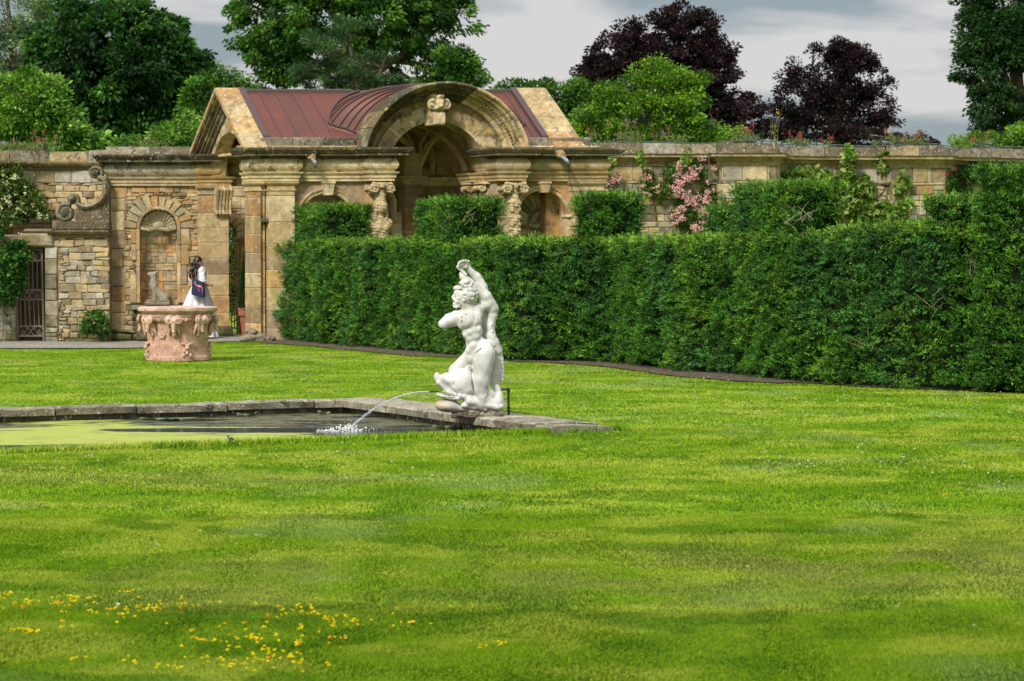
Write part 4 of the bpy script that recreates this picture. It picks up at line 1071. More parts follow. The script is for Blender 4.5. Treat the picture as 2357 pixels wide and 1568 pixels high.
# carved herm figures with scrolled capitals
def herm(x, name_label, kind):
    S = SDF((x - .36, 46.42, .3), (x + .36, 47.1, 3.16), .012)
    y = 46.74
    S.box((x, y + .12, 1.2), (.13, .16, .95), None, .02, .03)
    # capital: two volutes with a garland and block
    for sg in (-1, 1):
        for q in range(26):
            t = q / 25; rr = .095 * (1 - .8 * t); a = PI / 2 + sg * t * 2 * PI * 1.4
            S.ell((x + sg * .17 + rr * math.cos(a), y - .12, 2.93 + rr * math.sin(a)), .026, None, .008)
        S.cap((x, y - .1, 3.0), (x + sg * .17, y - .11, 3.02), .035, .035, .02)
        S.cap((x + sg * .17, y - .05, 2.93), (x + sg * .17, y + .18, 2.93), .06, .06, .02)
    S.box((x, y + .05, 2.93), (.17, .13, .1), None, .02, .03)
    S.ell((x, y - .14, 2.98), (.05, .04, .05), None, .02)
    if kind == 0:
        S.ell((x, y - .08, 2.55), (.085, .09, .12), None, .03); S.ell((x, y - .17, 2.545), (.012, .02, .03), None, .01)
        S.ell((x, y - .03, 2.62), (.12, .10, .10), None, .03)
        for sg in (-1, 1):
            S.cap((x + sg * .09, y - .03, 2.6), (x + sg * .11, y - .04, 2.35), .04, .03, .03)
            S.ell((x + sg * .035, y - .165, 2.575), (.013, .012, .008), None, .006, 's')
            S.ell((x + sg * .07, y - .11, 2.17), (.07, .06, .065), None, .03)
            S.ell((x + sg * .16, y + .0, 2.26), (.07, .08, .1), None, .04)
        S.cap((x, y - .03, 2.45), (x, y - .02, 2.3), .05, .07, .03)
        S.ell((x, y, 2.18), (.16, .11, .17), None, .04); S.cap((x, y, 2.1), (x, y + .02, 1.2), .14, .09, .05)
        S.cap((x, y - .02, 2.72), (x, y, 2.85), .09, .1, .03)
    else:
        for zc, sc in ((2.60, 1.0), (2.32, .85), (2.08, .8)):
            S.ell((x, y - .07, zc), (.10 * sc, .08, .10 * sc), None, .03); S.ell((x, y - .155, zc - .01), (.018, .02, .03), None, .01)
            for sg in (-1, 1):
                S.ell((x + sg * .05, y - .13, zc + .03), (.02, .02, .012), None, .008, 's'); S.ell((x + sg * .09 * sc, y - .06, zc + .06), (.05, .05, .04), None, .02)
                S.ell((x + sg * .06, y - .09, zc - .08), (.04, .05, .05), None, .02)
            S.ell((x, y - .14, zc - .055), (.03, .02, .012), None, .008, 's')
        S.cap((x, y, 2.75), (x, y, 1.2), .10, .09, .04)
    S.wob(.010, 55, 3)
    S.build('herm_figure', M['grey'], pav, PAL_S[0], shear, name_label)
herm(U(862), 'carved herm of a woman under a scrolled capital', 0)
herm(U(1167), 'carved herm of stacked bearded masks under a scrolled capital', 1)
# flat pier behind each herm
for x0, x1 in ((uC0, uC1), (uD0, uD1)):
    mb = MB(); coursed(mb, x0 + .02, x1 - .02, 46.93, 47.5, GROUND, z_a0, .36); mb.build('arch_pier', M['ashlar'], pav, shear)

# great arch: outer moulding, tympanum, inner ring, keystone
ACX, ACZ, AR = (1029 - CX) * 46.65 / F + SH * .35, Zz(187, 46.65) - 1.64, 1.64
a_s = math.asin((z_c1 + .012 - ACZ) / AR)
mb = MB()
P = [(AR - .02, 47.36), (AR, 47.2), (AR, 46.64), (AR - .035, 46.62), (AR - .06, 46.64), (AR - .075, 46.72), (AR - .11, 46.74), (AR - .13, 46.86), (AR - .155, 46.87), (AR - .16, 46.93), (AR - .215, 46.95), (AR - .23, 47.06), (AR - .30, 47.08), (AR - .31, 47.24)]
arcmould(mb, ACX, ACZ, P, C_D, a_s, PI - a_s, 52, PAL_D + PAL_A[:3], 11)
o = mb.build('arch_moulding', M['arch'], pav, shear)
mb = MB()
for k in range(58):
    a = a_s + .02 + (PI - 2 * a_s - .04) * (k + .5) / 58; r_ = AR - .185
    c = Vector((ACX - r_ * math.cos(a), 46.905, ACZ + r_ * math.sin(a)))
    mb.ball(c, (.024, .03, .024), PAL_D[2] * 1.4, 1)
mb.build('bead_row', M['arch'], o, shear)
TCX, TCZ, TR = U(1002.7, 47.2), Zz(280, 47.2) - .95, .95
mb = MB()
# tympanum between the inner ring and the outer moulding
n = 44; v = []; f = []
for k in range(n + 1):
    a = PI * k / n; co, si = -math.cos(a), math.sin(a)
    ri = TR + .27
    p = (TCX + ri * co, TCZ + ri * si)
    # ray from TC to the outer circle
    dx, dz = p[0] - ACX, p[1] - ACZ; l = math.hypot(dx, dz); ro = AR - .26
    q = (ACX + dx / l * ro, ACZ + dz / l * ro) if l < ro else p
    v += [(p[0], 47.22, p[1]), (q[0], 47.22, max(q[1], TCZ))]
for k in range(n): f.append((2 * k, 2 * k + 1, 2 * k + 3, 2 * k + 2))
mb.add(v, f, PAL_A[3]); mb.build('tympanum', M['arch'], pav, shear)
mb = MB(); vouss(mb, TCX, TCZ, TR, TR + .29, 47.16, 47.62, 9, PAL_S, gap=.006, sub=6)
for sg in (-1, 1):
    x = TCX + sg * (TR + .15); coursed(mb, x - .15, x + .15, 47.17, 47.62, z_a1, TCZ, .3, PAL_A)
mb.build('inner_arch_ring', M['arch'], pav, shear)
kx, kz = U(1006, 46.9), Zz(255, 46.9)
S = SDF((kx - .28, 46.55, kz - .35), (kx + .28, 47.35, kz + .38), .011)
S.box((kx, 47.0, kz - .16), (.12, .22, .12), None, .015, .02); S.box((kx, 47.05, kz + .1), (.13, .2, .22), None, .02, .02)
for sg in (-1, 1):
    for q in range(24):
        t = q / 23; rr = .10 * (1 - .75 * t); a = -PI / 2 + sg * t * 2 * PI * 1.2
        S.ell((kx + sg * .12 + rr * math.cos(a), 46.80, kz + .13 + rr * math.sin(a)), .028, None, .008)
    S.ell((kx + sg * .07, 46.76, kz + .05), (.04, .04, .04), None, .02); S.ell((kx + sg * .05, 46.73, kz - .12), (.03, .03, .03), None, .01, 's')
S.ell((kx, 46.77, kz + .14), (.09, .09, .11), None, .03); S.ell((kx, 46.70, kz + .08), (.04, .04, .03), None, .02); S.ell((kx, 46.74, kz + .25), (.07, .05, .05), None, .02)
S.wob(.006, 40, 5).build('keystone', M['arch'], pav, PAL_A[2], shear, 'carved keystone with a scrolled mask')

# gutter blocks above the cornice
for (a, b) in ((600, 816), (1209, 1358)):
    mb = MB(); x0, x1 = U(a, 47.1), U(b, 47.1); k = 3; 
    for i in range(k): mb.box(x0 + (x1 - x0) * i / k + .003, x0 + (x1 - x0) * (i + 1) / k - .003, 47.05, 47.38, z_c1 + .012, Zz(317, 47.1), pick(PAL_G) * .55, .012)
    mb.box(x0 - .5 if a == 600 else x0, x1 if a == 600 else x1 + .1, 46.95, 47.04, z_c1 + .013, z_c1 + .05, pick(PAL_S), .01)
    mb.build('gutter_block', M['coping'], pav, shear)

# metal roof as one folded sheet
yr, zr_, sl = 48.58, 4.93, .75
uRL, uRR = uG0 - .05 + .47, U(1273)
def barrel(u, y):
    f_ = float(sst(y, 47.28, 47.62)); a = 1.6 + .5 * f_; p = 2 + .5 * f_; d = abs(u - ACX) / a
    return ACZ + (1.60 + .03 * f_) * max(0, 1 - d ** p) ** (1 / p) if d < 1 else -9
def roof_z(u, y):
    g = zr_ - sl * abs(y - yr)
    bz = barrel(u, y)
    k = .09; h = max(0, min(1, .5 + .5 * (g - bz) / k)); return bz * (1 - h) + g * h + k * h * (1 - h)
us = np.linspace(uRL, uRR, 260); ys = np.concatenate([np.linspace(47.2, 47.7, 26), np.linspace(47.74, 48.58, 20), np.linspace(48.62, 50.0, 14)])
V = [(u, y, roof_z(u, y)) for u in us for y in ys]; ny_ = len(ys)
Fc = [(i * ny_ + j, i * ny_ + j + 1, (i + 1) * ny_ + j + 1, (i + 1) * ny_ + j) for i in range(len(us) - 1) for j in range(ny_ - 1)]
m, nt, b = new_mat('roof_metal'); geo = N(nt, 'ShaderNodeNewGeometry'); n1 = noise(nt, 1.5, 5, .6, geo.outputs['Position']); n2 = noise(nt, 60, 2, .5, geo.outputs['Position'])
c = mixc(nt, rangen(nt, n1.outputs['Fac'], .35, .65), (.145, .044, .028), (.105, .038, .030)); c = mixc(nt, rangen(nt, n2.outputs['Fac'], .74, .76), c, (.5, .5, .48))
nt.links.new(c, b.inputs['Base Color']); b.inputs['Roughness'].default_value = .5; b.inputs['Metallic'].default_value = .1; b.inputs['Specular IOR Level'].default_value = .3
M['roof'] = m; M['trim'] = simple('roof_trim', (.075, .042, .040), .5, .1)
o_roof = mesh_np('metal_roof', shear(np.array(V)), Fc, M['roof'], pav, None, True)
mb = MB()
def seam(pts, r=.018): mb.tube(shear(np.array([(p[0], p[1], p[2] + .016) for p in pts])), r, 4, (.1, .04, .03))
def half_w(y):
    g = zr_ - sl * abs(y - yr); d = 2.2
    while d > 0 and barrel(ACX - d, y) < g: d -= .01
    return max(d, 0)
for u in list(np.linspace(uRL + .42, ACX - 1.95, 4)) + [U(1245)]:
    L = [(u, y, roof_z(u, y)) for y in np.linspace(47.22, 48.55, 24) if abs(u - ACX) > half_w(y) + .03]
    if len(L) > 2: seam(L)
for y in (47.36, 47.42, 47.48, 47.56, 47.72, 47.95):
    hw = half_w(y); seam([(u, y, roof_z(u, y)) for u in np.linspace(ACX - hw, ACX + hw, 60)])
for sg in (-1, 1): seam([(ACX + sg * half_w(y), y, roof_z(ACX + sg * half_w(y), y) + .01) for y in np.linspace(47.3, 48.52, 20) if uRL < ACX + sg * half_w(y) < uRR], .026)
mb.build('standing_seam', M['trim'], o_roof)
mb = MB()
mb.add([(uRL - .0, 48.52, zr_ + .03), (ACX - 1.1, 48.52, zr_ + .03), (ACX - 1.1, 48.66, zr_ + .05), (uRL, 48.66, zr_ + .05), (uRL, 48.52, zr_ - .06), (ACX - 1.1, 48.52, zr_ - .06)], [(0, 1, 2, 3), (4, 5, 1, 0)], (.1, .05, .05))
mb.build('ridge_cap', M['trim'], o_roof, shear); mb = MB()
mb.add([(ACX + 1.3, 48.52, zr_ + .03), (uRR, 48.52, zr_ + .03), (uRR, 48.66, zr_ + .05), (ACX + 1.3, 48.66, zr_ + .05), (ACX + 1.3, 48.52, zr_ - .06), (uRR, 48.52, zr_ - .06)], [(0, 1, 2, 3), (4, 5, 1, 0)], (.1, .05, .05))
mb.build('ridge_cap', M['trim'], o_roof, shear)
def chev(mb, x0, x1, top, bot, col, ya=46.93, yb=50.17, extra=0):
    zt = lambda y: zr_ + .06 - sl * abs(y - yr)
    for (p, q) in ((ya, yr), (yr, yb)):
        v = [(x, y, zt(y) + t) for x in (x0, x1) for y in (p, q) for t in (-top, -bot)]
        mb.add(v, [(0, 1, 3, 2), (4, 6, 7, 5), (0, 2, 6, 4), (1, 5, 7, 3), (0, 4, 5, 1), (2, 3, 7, 6)], col)
mb = MB(); chev(mb, uRL - .0, uRL + .13, -.02, .1, (.08, .04, .04), 47.2, 50.0); mb.build('verge_flashing', M['trim'], o_roof, shear); mb = MB(); chev(mb, uRR - .12, uRR + .0, -.02, .1, (.08, .04, .04), 47.2, 50.0)
mb.build('verge_flashing', M['trim'], o_roof, shear)
# stone gable copings with raking mouldings
uGL, uGR = uG0 - .05, U(1343)
for side in (-1, 1):
    x_out, x_in = (uGL, uRL - .003) if side < 0 else (uGR, uRR + .003)
    mb = MB(); zt = lambda y: zr_ + .07 - sl * abs(y - yr)
    lo_, hi_ = min(x_out, x_in), max(x_out, x_in)
    for (p, q) in ((46.9, yr), (yr, 50.2)):
        k = 4
        for i in range(k):
            y0 = p + (q - p) * i / k; y1 = p + (q - p) * (i + 1) / k; g = .004; e_ = rng.uniform(-.004, .006)
            y0 += g; y1 -= g
            v = [(x, y, zt(y) + t + e_) for x in (lo_, hi_) for y in (y0, y1) for t in (0, -.1)]
            mb.add(v, [(0, 1, 3, 2), (4, 6, 7, 5), (0, 2, 6, 4), (1, 5, 7, 3), (0, 4, 5, 1), (2, 3, 7, 6)], pick(PAL_A) * .92)
    mb.build('gable_coping', M['lichenslab'], pav, shear)
    mb = MB(); sg = -side
    X = lambda a: (x_out + sg * a)
    steps = [(.02, .10, .15), (.05, .15, .19), (.13, .19, .28), (.17, .28, .32), (.24, .32, .42)]
    for (o_, t0, t1) in steps:
        a, b = sorted((X(o_), X(.46))); chev(mb, a, b, t0, t1 + .0, pick(PAL_D) * (1.3 if o_ in (.05, .17) else .8), 46.96, 50.14)
    mb.build('raking_cornice', M['arch'], pav, shear)
    # gable wall with the passage arch
    xa, xb = sorted((X(.30), X(.58)))
    mb = MB(); cy_, cz_, rr = 48.62, Zz(305, 48.6) - 1.08, 1.08; n = 22; v = []; f = []
    for k in range(n + 1):
        a = PI * k / n; y = cy_ - rr * math.cos(a); z = cz_ + rr * math.sin(a); yt = cy_ - 1.55 * math.cos(a) if True else y
        ztop = zr_ + .06 - .42 - sl * abs(yt - yr)
        v += [(xa, y, z), (xa, yt, max(ztop, cz_)), (xb, y, z), (xb, yt, max(ztop, cz_))]
    for k in range(n):
        i = 4 * k; f += [(i, i + 1, i + 5, i + 4), (i + 2, i + 6, i + 7, i + 3), (i, i + 4, i + 6, i + 2)]
    mb.add(v, f, PAL_S[1])
    mb.box(xa, xb, 47.3, cy_ - rr, GROUND, cz_, pick(PAL_A)); mb.box(xa, xb, cy_ + rr, 50.15, GROUND, cz_, pick(PAL_A))
    # arch band a little proud of the wall
    for k in range(11):
        A, B = PI * k / 11 + .01, PI * (k + 1) / 11 - .01; c = pick(PAL_S); x_ = xa - .015 if side < 0 else xb + .015; v = []
        for a in (A, (A + B) / 2, B):
            for r_ in (rr, rr + .2): v.append((x_, cy_ - r_ * math.cos(a), cz_ + r_ * math.sin(a)))
        mb.add(v, [(0, 1, 3, 2), (2, 3, 5, 4)], c)
    mb.build('gable_wall', M['arch'], pav, shear)
# far pier of the side passage, with fluted corbel
uP0, uP1 = U(467, 49.62), U(528, 49.62)
mb = MB(); coursed(mb, uP0, uP1, 49.66, 50.35, .16, z_a0, .34, PAL_A); mb.build('pilaster', M['ashlar'], pav, shear, label='pier on the far side of the passage, right of the shell niche')
mb = MB(); mb.mould([(uP0, 50.3), (uP0, 49.66), (uP1, 49.66), (uP1, 50.3)], cap_prof, pick(PAL_A)); mb.mould([(uP0, 50.3), (uP0, 49.66), (uP1, 49.66), (uP1, 50.3)], prof_a, pick(PAL_A)); mb.mould([(uP0, 50.3), (uP0, 49.72), (uP0 + .27, 49.72), (uP0 + .27, 50.3)], prof_f, pick(PAL_A)); mb.mould([(uP0, 50.3), (uP0, 49.72), (uP0 + .2, 49.72), (uP0 + .2, 50.3)], prof_c, pick(PAL_D))
mb.box(uP0 + .01, uP1 - .01, 49.68, 50.3, z_a0, z_a1, C_A); mb.box(uP0 + .01, uP0 + .26, 49.74, 50.3, z_a1 + .003, z_c1, C_A)
coursed(mb, uP0 + .25, uP1 + .0, 49.70, 50.3, z_a1 + .01, z_c1 - .1, .3); mb.build('pier_entablature', M['ashlar'], pav, shear)
mb = MB(); mb.box(uP0 - .03, uP1 + .05, 49.58, 50.4, 0, .16, pick(PAL_D), .02); mb.box(uP0 - .08, uP1 + .12, 49.5, 50.45, -.13, .0, pick(PAL_D), .02); mb.box(uP0 - .03, uP1 + .03, 49.62, 50.4, .14, .2, pick(PAL_D), .015)
mb.build('pier_plinth', M['rubble'], pav, shear)
mb = MB()
for k in range(5):
    x = uP0 + .27 + .068 * k; mb.tube([(x, 49.60, z_a0 - .02), (x, 49.50, z_a0 - .10), (x, 49.58, z_a0 - .30), (x, 49.60, z_a0 - .5), (x, 49.57, z_a0 - .58), (x, 49.62, z_a0 - .62)], [.036, .04, .035, .03, .036, .02], 7, pick(PAL_A))
mb.box(uP0 + .24, uP0 + .58, 49.60, 49.68, z_a0 - .56, z_a0 - .01, pick(PAL_A), .01)
mb.build('fluted_corbel', M['grey'], pav, shear)

# inside: floor, rear wall with entablature, ceiling, vault ribs, columns
mb = MB(); mb.box(uA - .6, uE1, 46.75, 51.2, -.13, -.02, srgb(190, 180, 160) * .6, .01); mb.build('stone_floor', M['path'], pav, shear)
rw = 49.95
zs = Zz(480)
mb = MB()
arch_panel(mb, U(598, rw), U(790, rw), GROUND, z_a0, U(700, rw), 1.9, .55, rw, rw + .35, pick(PAL_A))
arch_panel(mb, U(790, rw), U(1105, rw), GROUND, z_a0, U(1032, rw), 2.3, .6, rw, rw + .35, pick(PAL_A))
mb.box(U(1105, rw), uE1 + .05, rw, rw + .35, GROUND, z_a0, pick(PAL_A) * 1.1)
mb.box(uB1 - .9, uE1 + .05, rw + .02, rw + .35, z_a0, z_c1, pick(PAL_A)); mb.build('rear_wall', M['inner'], pav, shear)
mb = MB(); pth = [(uB1 - .9, rw), (uE1 - .05, rw)]; mb.mould(pth, prof_a, PAL_S[0] * 1.2); mb.mould(pth, prof_f, PAL_S[3]); mb.mould(pth, [(o_ * .6, z) for o_, z in prof_c], pick(PAL_A)); mb.build('inner_entablature', M['inner'], pav, shear)
# shell of the vault: a barrel running back from the great arch, closed by a lunette
mb = MB(); n = 24; v = []; f = []; VR = 1.2
for y in (47.62, 48.4, 49.2, rw + .02):
    for k in range(n + 1):
        a = PI * k / n; v.append((TCX - VR * math.cos(a), y, max(TCZ + .05, z_a0) + 1.05 * math.sin(a)))
for i in range(3):
    for k in range(n): f.append((i * (n + 1) + k, i * (n + 1) + k + 1, (i + 1) * (n + 1) + k + 1, (i + 1) * (n + 1) + k))
mb.add(v, f, srgb(206, 172, 124) * 1.0); mb.build('vault', M['inner'], pav, shear)
mb = MB(); v = [(TCX, rw + .0, TCZ)] ; 
for k in range(n + 1):
    a = PI * k / n; v.append((TCX - VR * math.cos(a), rw + .0, TCZ + .05 + 1.05 * math.sin(a)))
mb.add(v, [(0, k + 1, k + 2) for k in range(n)], srgb(208, 158, 100) * 1.0); mb.box(TCX - .35, TCX + .55, rw - .08, rw, z_c1 + .08, z_c1 + .16, PAL_A[3]); mb.build('lunette', M['inner'], pav, shear)
mb = MB()
for (yb_, r0, r1) in ((47.9, 1.08, 1.19), (49.6, 1.06, 1.19)): vouss(mb, TCX, TCZ + .02, r0, r1, yb_, yb_ + .22, 11, PAL_A, gap=.004, sub=4)
for sg in (-1, 1):
    pts = [];
    for k in range(15):
        t = k / 14; a = PI * t; pts.append((TCX - sg * .98 * math.cos(a), 48.1 + 1.6 * t, TCZ + .02 + 1.0 * math.sin(a)))
    mb.tube(pts, .06, 6, pick(PAL_A))
for tgt, c2, r_ in (((928, 293), (948, 330), .035), ((991, 293), (968, 330), .035), ((1022, 299), (985, 335), .075), ((905, 300), (945, 340), .06)):
    Yr = 49.2; P_ = [np.array([U(a, Yr), Yr, Zz(b, Yr)]) for a, b in ((962, 440), (962, 385), c2, tgt)]
    mb.tube(P_, [r_, r_, r_, r_ * .9], 6, PAL_S[0] * 1.25)  # rib colour lightened to make up for the little light inside
mb.build('vault_rib', M['inner'], pav, shear)
# flat ceilings over the wings
mb = MB(); mb.box(uGL + .35, TCX - VR + .02, 47.35, rw + .2, z_c1 - .06, z_c1 - .01, C_A); mb.box(TCX + VR - .02, uE1, 47.35, rw + .2, z_c1 - .06, z_c1 - .01, C_A); mb.build('wing_ceiling', M['inner'], pav, shear)
# inner corner piers and the round columns on the right
for px, Y in ((950, 49.0),):
    u = U(px, Y); mb = MB(); coursed(mb, u - .16, u + .17, Y, Y + .33, GROUND, z_a0, .4); mb.mould([(u - .16, Y + .33), (u - .16, Y), (u + .17, Y), (u + .17, Y + .33)], cap_prof, pick(PAL_A)); mb.mould([(u - .16, Y + .33), (u - .16, Y), (u + .17, Y), (u + .17, Y + .33)], prof_a, pick(PAL_A)); mb.box(u - .15, u + .16, Y + .01, Y + .33, z_a0, z_c1, pick(PAL_A)); mb.build('inner_pier', M['inner'], pav, shear)
u = U(912, 48.0); mb = MB(); coursed(mb, u - .11, u + .11, 48.0, 48.25, GROUND, 2.5, .4, PAL_S); mb.build('inner_pier', M['ashlar'], pav, shear)
mb = MB(); mb.tube([(u - .05, 48.1, 2.5), (u - .02, 48.1, 2.7), (u - .09, 48.1, 2.85), (u - .17, 48.1, 3.0), (u - .12, 48.1, z_a0)], [.09, .07, .08, .1, .08], 10, pick(PAL_S)); mb.build('scroll_bracket', M['grey'], pav, shear)
def ionic(px, Y, r=.13):
    u = U(px, Y); mb = MB(); ztop = z_a0
    mb.lathe([(r * 1.3, GROUND), (r * 1.35, .05), (r * 1.1, .1), (r, .16), (r * .98, 1.5), (r * .86, ztop - .26), (r * 1.0, ztop - .25), (r * 1.0, ztop - .22), (r * .88, ztop - .21), (r * .9, ztop - .1)], (u, Y, 0), 20, pick(PAL_A))
    mb.box(u - r * 1.5, u + r * 1.5, Y - r * 1.5, Y + r * 1.5, ztop - .05, ztop - .003, pick(PAL_A), .012)
    for sg in (-1, 1):
        for fy in (-1, 1):
            mb.tube(spiral((u + sg * r * 1.15, Y + fy * r * 1.1, ztop - .12), .075, 1.6, PI / 2, sg, n=26), .02, 6, pick(PAL_S))
        mb.tube([(u + sg * r * 1.15, Y - r * 1.1, ztop - .12), (u + sg * r * 1.15, Y + r * 1.1, ztop - .12)], .055, 10, pick(PAL_A))
    mb.build('ionic_column', M['ashlar'], pav, shear)
ionic(1092, 47.7); ionic(1120, 47.35, .135); 
# entablature block carried by the columns
mb = MB(); pth = [(U(1075, 47.7), 48.0), (U(1075, 47.7), 47.5), (uD0 + .05, 47.25), (uD0 + .05, 47.0)]; mb.mould(pth, prof_a, pick(PAL_A)); mb.build('column_entablature', M['ashlar'], pav, shear)
# wall with grey voussoirs and a shell niche seen through the right-hand arch
iw = 47.75; x0, x1 = U(1190, iw), U(1268, iw); ncx, ncz, nr = U(1248, iw), Zz(518, iw), .30
mb = MB(); mb.box(x0 - .3, x1, iw + .04, iw + .3, GROUND, z_a0, C_A * .9)
def ins(x, z): return math.hypot(x - ncx, z - ncz) > nr + .34 or z < ncz
vouss(mb, ncx, ncz, nr + .03, nr + .34, iw - .02, iw + .05, 9, [c * 1.4 for c in PAL_G], gap=.012, a0=0, a1=PI / 2 + .35)
rubble(mb, x0 - .25, x1, GROUND, z_a0 - .02, ident(iw + .04), [c * 1.35 for c in PAL_G + PAL_A[:2]], (.16, .26), (.2, .4), ins, .03, .006)  # palettes brightened to stand in for light that does not reach this wall
mb.build('niche_wall', M['inner'], pav, shear)
def shell(mb, cx_, y, cz_, r, dep=.16, nrib=11, col=C_A, a0=0., a1=PI, fn=None):
    """scallop shell: fan of ribs, concave, with a scalloped rim"""
    na_, nr_ = nrib * 8, 8; v = []; f = []
    for i in range(na_ + 1):
        a = a0 + (a1 - a0) * i / na_; rib = abs(math.cos((i / na_) * nrib * PI))
        for j in range(nr_ + 1):
            t = j / nr_; rr = r * t * (1 - .07 * rib * t)
            yy = y + dep * (1 - t ** 1.6) + .035 * rib * t - .07 * t ** 4
            v.append((cx_ - rr * math.cos(a), yy, cz_ + rr * math.sin(a)))
    for i in range(na_):
        for j in range(nr_): f.append((i * (nr_ + 1) + j, i * (nr_ + 1) + j + 1, (i + 1) * (nr_ + 1) + j + 1, (i + 1) * (nr_ + 1) + j))
    mb.add(v, f, col)
    mb.tube([(cx_ - r * .98, y - .03, cz_), (cx_ - r * .5, y - .05, cz_ - .03), (cx_, y - .02, cz_ + .0), (cx_ + r * .5, y - .05, cz_ - .03), (cx_ + r * .98, y - .03, cz_)], [.03, .045, .04, .045, .03], 7, col)
    mb.ball((cx_, y - .02, cz_ + .06), (r * .35, .05, r * .22), col, 2)
mb = MB(); shell(mb, ncx, iw - .04, ncz, nr, .1, 11, srgb(206, 198, 170) * 1.0); mb.build('shell', M['grey'], pav, shear)
# water spouts with masks
for px, py in ((722, 362), (1297, 358)):
    u, z = U(px - 6, 46.7), Zz(py - 3, 46.7)
    S = SDF((u - .16, 46.45, z - .16), (u + .16, 46.95, z + .16), .010)
    S.ell((u, 46.72, z), (.085, .1, .09), None, .02)
    for sg in (-1, 1):
        S.ell((u + sg * .07, 46.72, z + .05), (.04, .05, .04), None, .02); S.ell((u + sg * .035, 46.62, z + .02), (.02, .02, .015), None, .01, 's'); S.ell((u + sg * .05, 46.66, z - .04), (.03, .04, .03), None, .015)
    S.ell((u, 46.62, z - .05), (.03, .03, .025), None, .01, 's'); S.ell((u, 46.615, z), (.02, .02, .03), None, .01)
    so_ = S.build('spout_mask', M['arch'], pav, PAL_A[3], shear)
    mb = MB(); p = shear(np.array([(u, 46.66, z - .05)]))[0]; mb.tube([p, (p[0] + .08, 46.35, p[2] - .08), (p[0] + .11, 46.22, p[2] - .13)], [.035, .035, .035], 12, (.34, .36, .38), cap=False)
    mb.tube([(p[0] + .11, 46.22, p[2] - .13), (p[0] + .08, 46.35, p[2] - .08)], [.028, .028], 10, (.02, .02, .02))
    M['lead'] = M.get('lead') or simple('lead_pipe', (.33, .35, .38), .45, .4)
    mb.build('spout_pipe', M['lead'], so_)
mb = MB(); p = W(1303, 372, 46.1); q = W(1328, 470, 46.0)
mb.tube([p, p.lerp(q, .5) + Vector((-.03, 0, 0)), q], .008, 5, (.02, .02, .02)); mb.build('black_hose', simple('black_rubber', (.015, .015, .015), .6), pav, label='thin black hose hanging from the right spout')

# bronze gate leaf, standing open inside the passage
gt = thing('bronze_gate', 'tall narrow gold brown metal gate standing open in the side passage', 'gate', W(545, 760, 50.6))
M['bronze'] = simple('bronze_paint', srgb(160, 122, 66) * .8, .5, .4)
gx0, gx1, gy0, gy1 = W(519, 600, 51.5).x, W(553, 600, 50.4).x, 51.5, 50.4
def gpt(t, z): return (gx0 + (gx1 - gx0) * t, gy0 + (gy1 - gy0) * t, z)
mb = MB()
for t in (0, 1): mb.tube([gpt(t, -.02), gpt(t, 1.98)], .025, 6)
for z in (.12, 1.9, .75, 1.3): mb.tube([gpt(0, z), gpt(1, z)], .018, 6)
mb.build('gate_frame', M['bronze'], gt)
mb = MB()
for t in (.2, .4, .6, .8): mb.tube([gpt(t, .12), gpt(t, 1.9)], .012, 5)
mb.build('gate_bars', M['bronze'], gt)
mb = MB()
for z in (1.6, 1.02, .45):
    for sg in (-1, 1):
        mb.tube([gpt(.5 + sg * .32 * math.cos(a), z + .2 * math.sin(a)) for a in np.linspace(-PI / 2, PI / 2, 9)], .014, 5)
mb.build('gate_scrolls', M['bronze'], gt)
# rear passage wall with a round-headed doorway
rp = thing('passage_wall', 'stone wall with a round headed doorway behind the side passage', 'wall', W(560, 770, 51.4))
cx_ = W(508, 500, 51.4).x; cz_ = Zz(548, 51.4) + .02; r_ = .38
mb = MB(); arch_panel(mb, cx_ - 1.0, W(640, 500, 51.4).x, -.1, 3.3, cx_, cz_, r_, 51.42, 51.8, C_A * .8)
def ins(x, z): return (abs(x - cx_) > r_ + .04 if z < cz_ else math.hypot(x - cx_, z - cz_) > r_ + .18)
rubble(mb, cx_ - .95, W(640, 500, 51.4).x, -.1, 3.2, ident(51.42), [c * 1.25 for c in PAL_S + PAL_R[:3]], (.16, .28), (.2, .42), ins, .02, .006); mb.build('wall_face', M['ashlar'], rp)  # stone tones lifted in place of the light blocked by the pavilion
mb = MB(); vouss(mb, cx_, cz_, r_ - .02, r_ + .16, 51.36, 51.5, 11, [c * 1.25 for c in PAL_S], sub=4); vouss(mb, cx_, cz_, r_ - .08, r_ - .02, 51.45, 51.8, 9, PAL_R[3:6], sub=4); mb.box(cx_ + r_ - .08, cx_ + r_ + .24, 51.34, 51.5, cz_ - .07, cz_, PAL_R[3], .01)
coursed(mb, cx_ + r_ - .06, cx_ + r_ + .02, 51.38, 51.8, -.1, cz_ - .07, .35, PAL_S); mb.build('door_arch', M['ashlar'], rp)

# ================================================================ LEFT WALL WITH SHELL NICHE
YN = 50.0
wx = lambda px, Y=YN: W(px, 400, Y).x
lw = thing('niche_wall', 'tall sandstone rubble wall with an arched shell niche left of the pavilion', 'wall', (wx(360), YN, 0))
nx, nzs, nr = wx(365), Zz(526, YN), .385
x0, x1 = wx(250), wx(467)
mb = MB(); arch_panel(mb, x0, x1 + .02, -.35, z_a0 + .01, nx, nzs, nr + .01, YN, YN + .5, C_A * .8)
mb.box(nx - nr - .01, nx + nr + .01, YN, YN + .3, -.35, .62, C_A * .8); mb.build('wall_core', M['mortar'], lw)
def ins(x, z):
    if z < .63: return True
    if z < nzs: return abs(x - nx) > nr + .075
    return math.hypot(x - nx, z - nzs) > nr + .07 + (.22)
mb = MB(); rubble(mb, wx(283), x1, .0, z_a0, ident(YN), PAL_R, (.06, .15), (.09, .30), ins, .035, .018); mb.build('rubble_face', M['rubble'], lw)
mb = MB(); z = .1
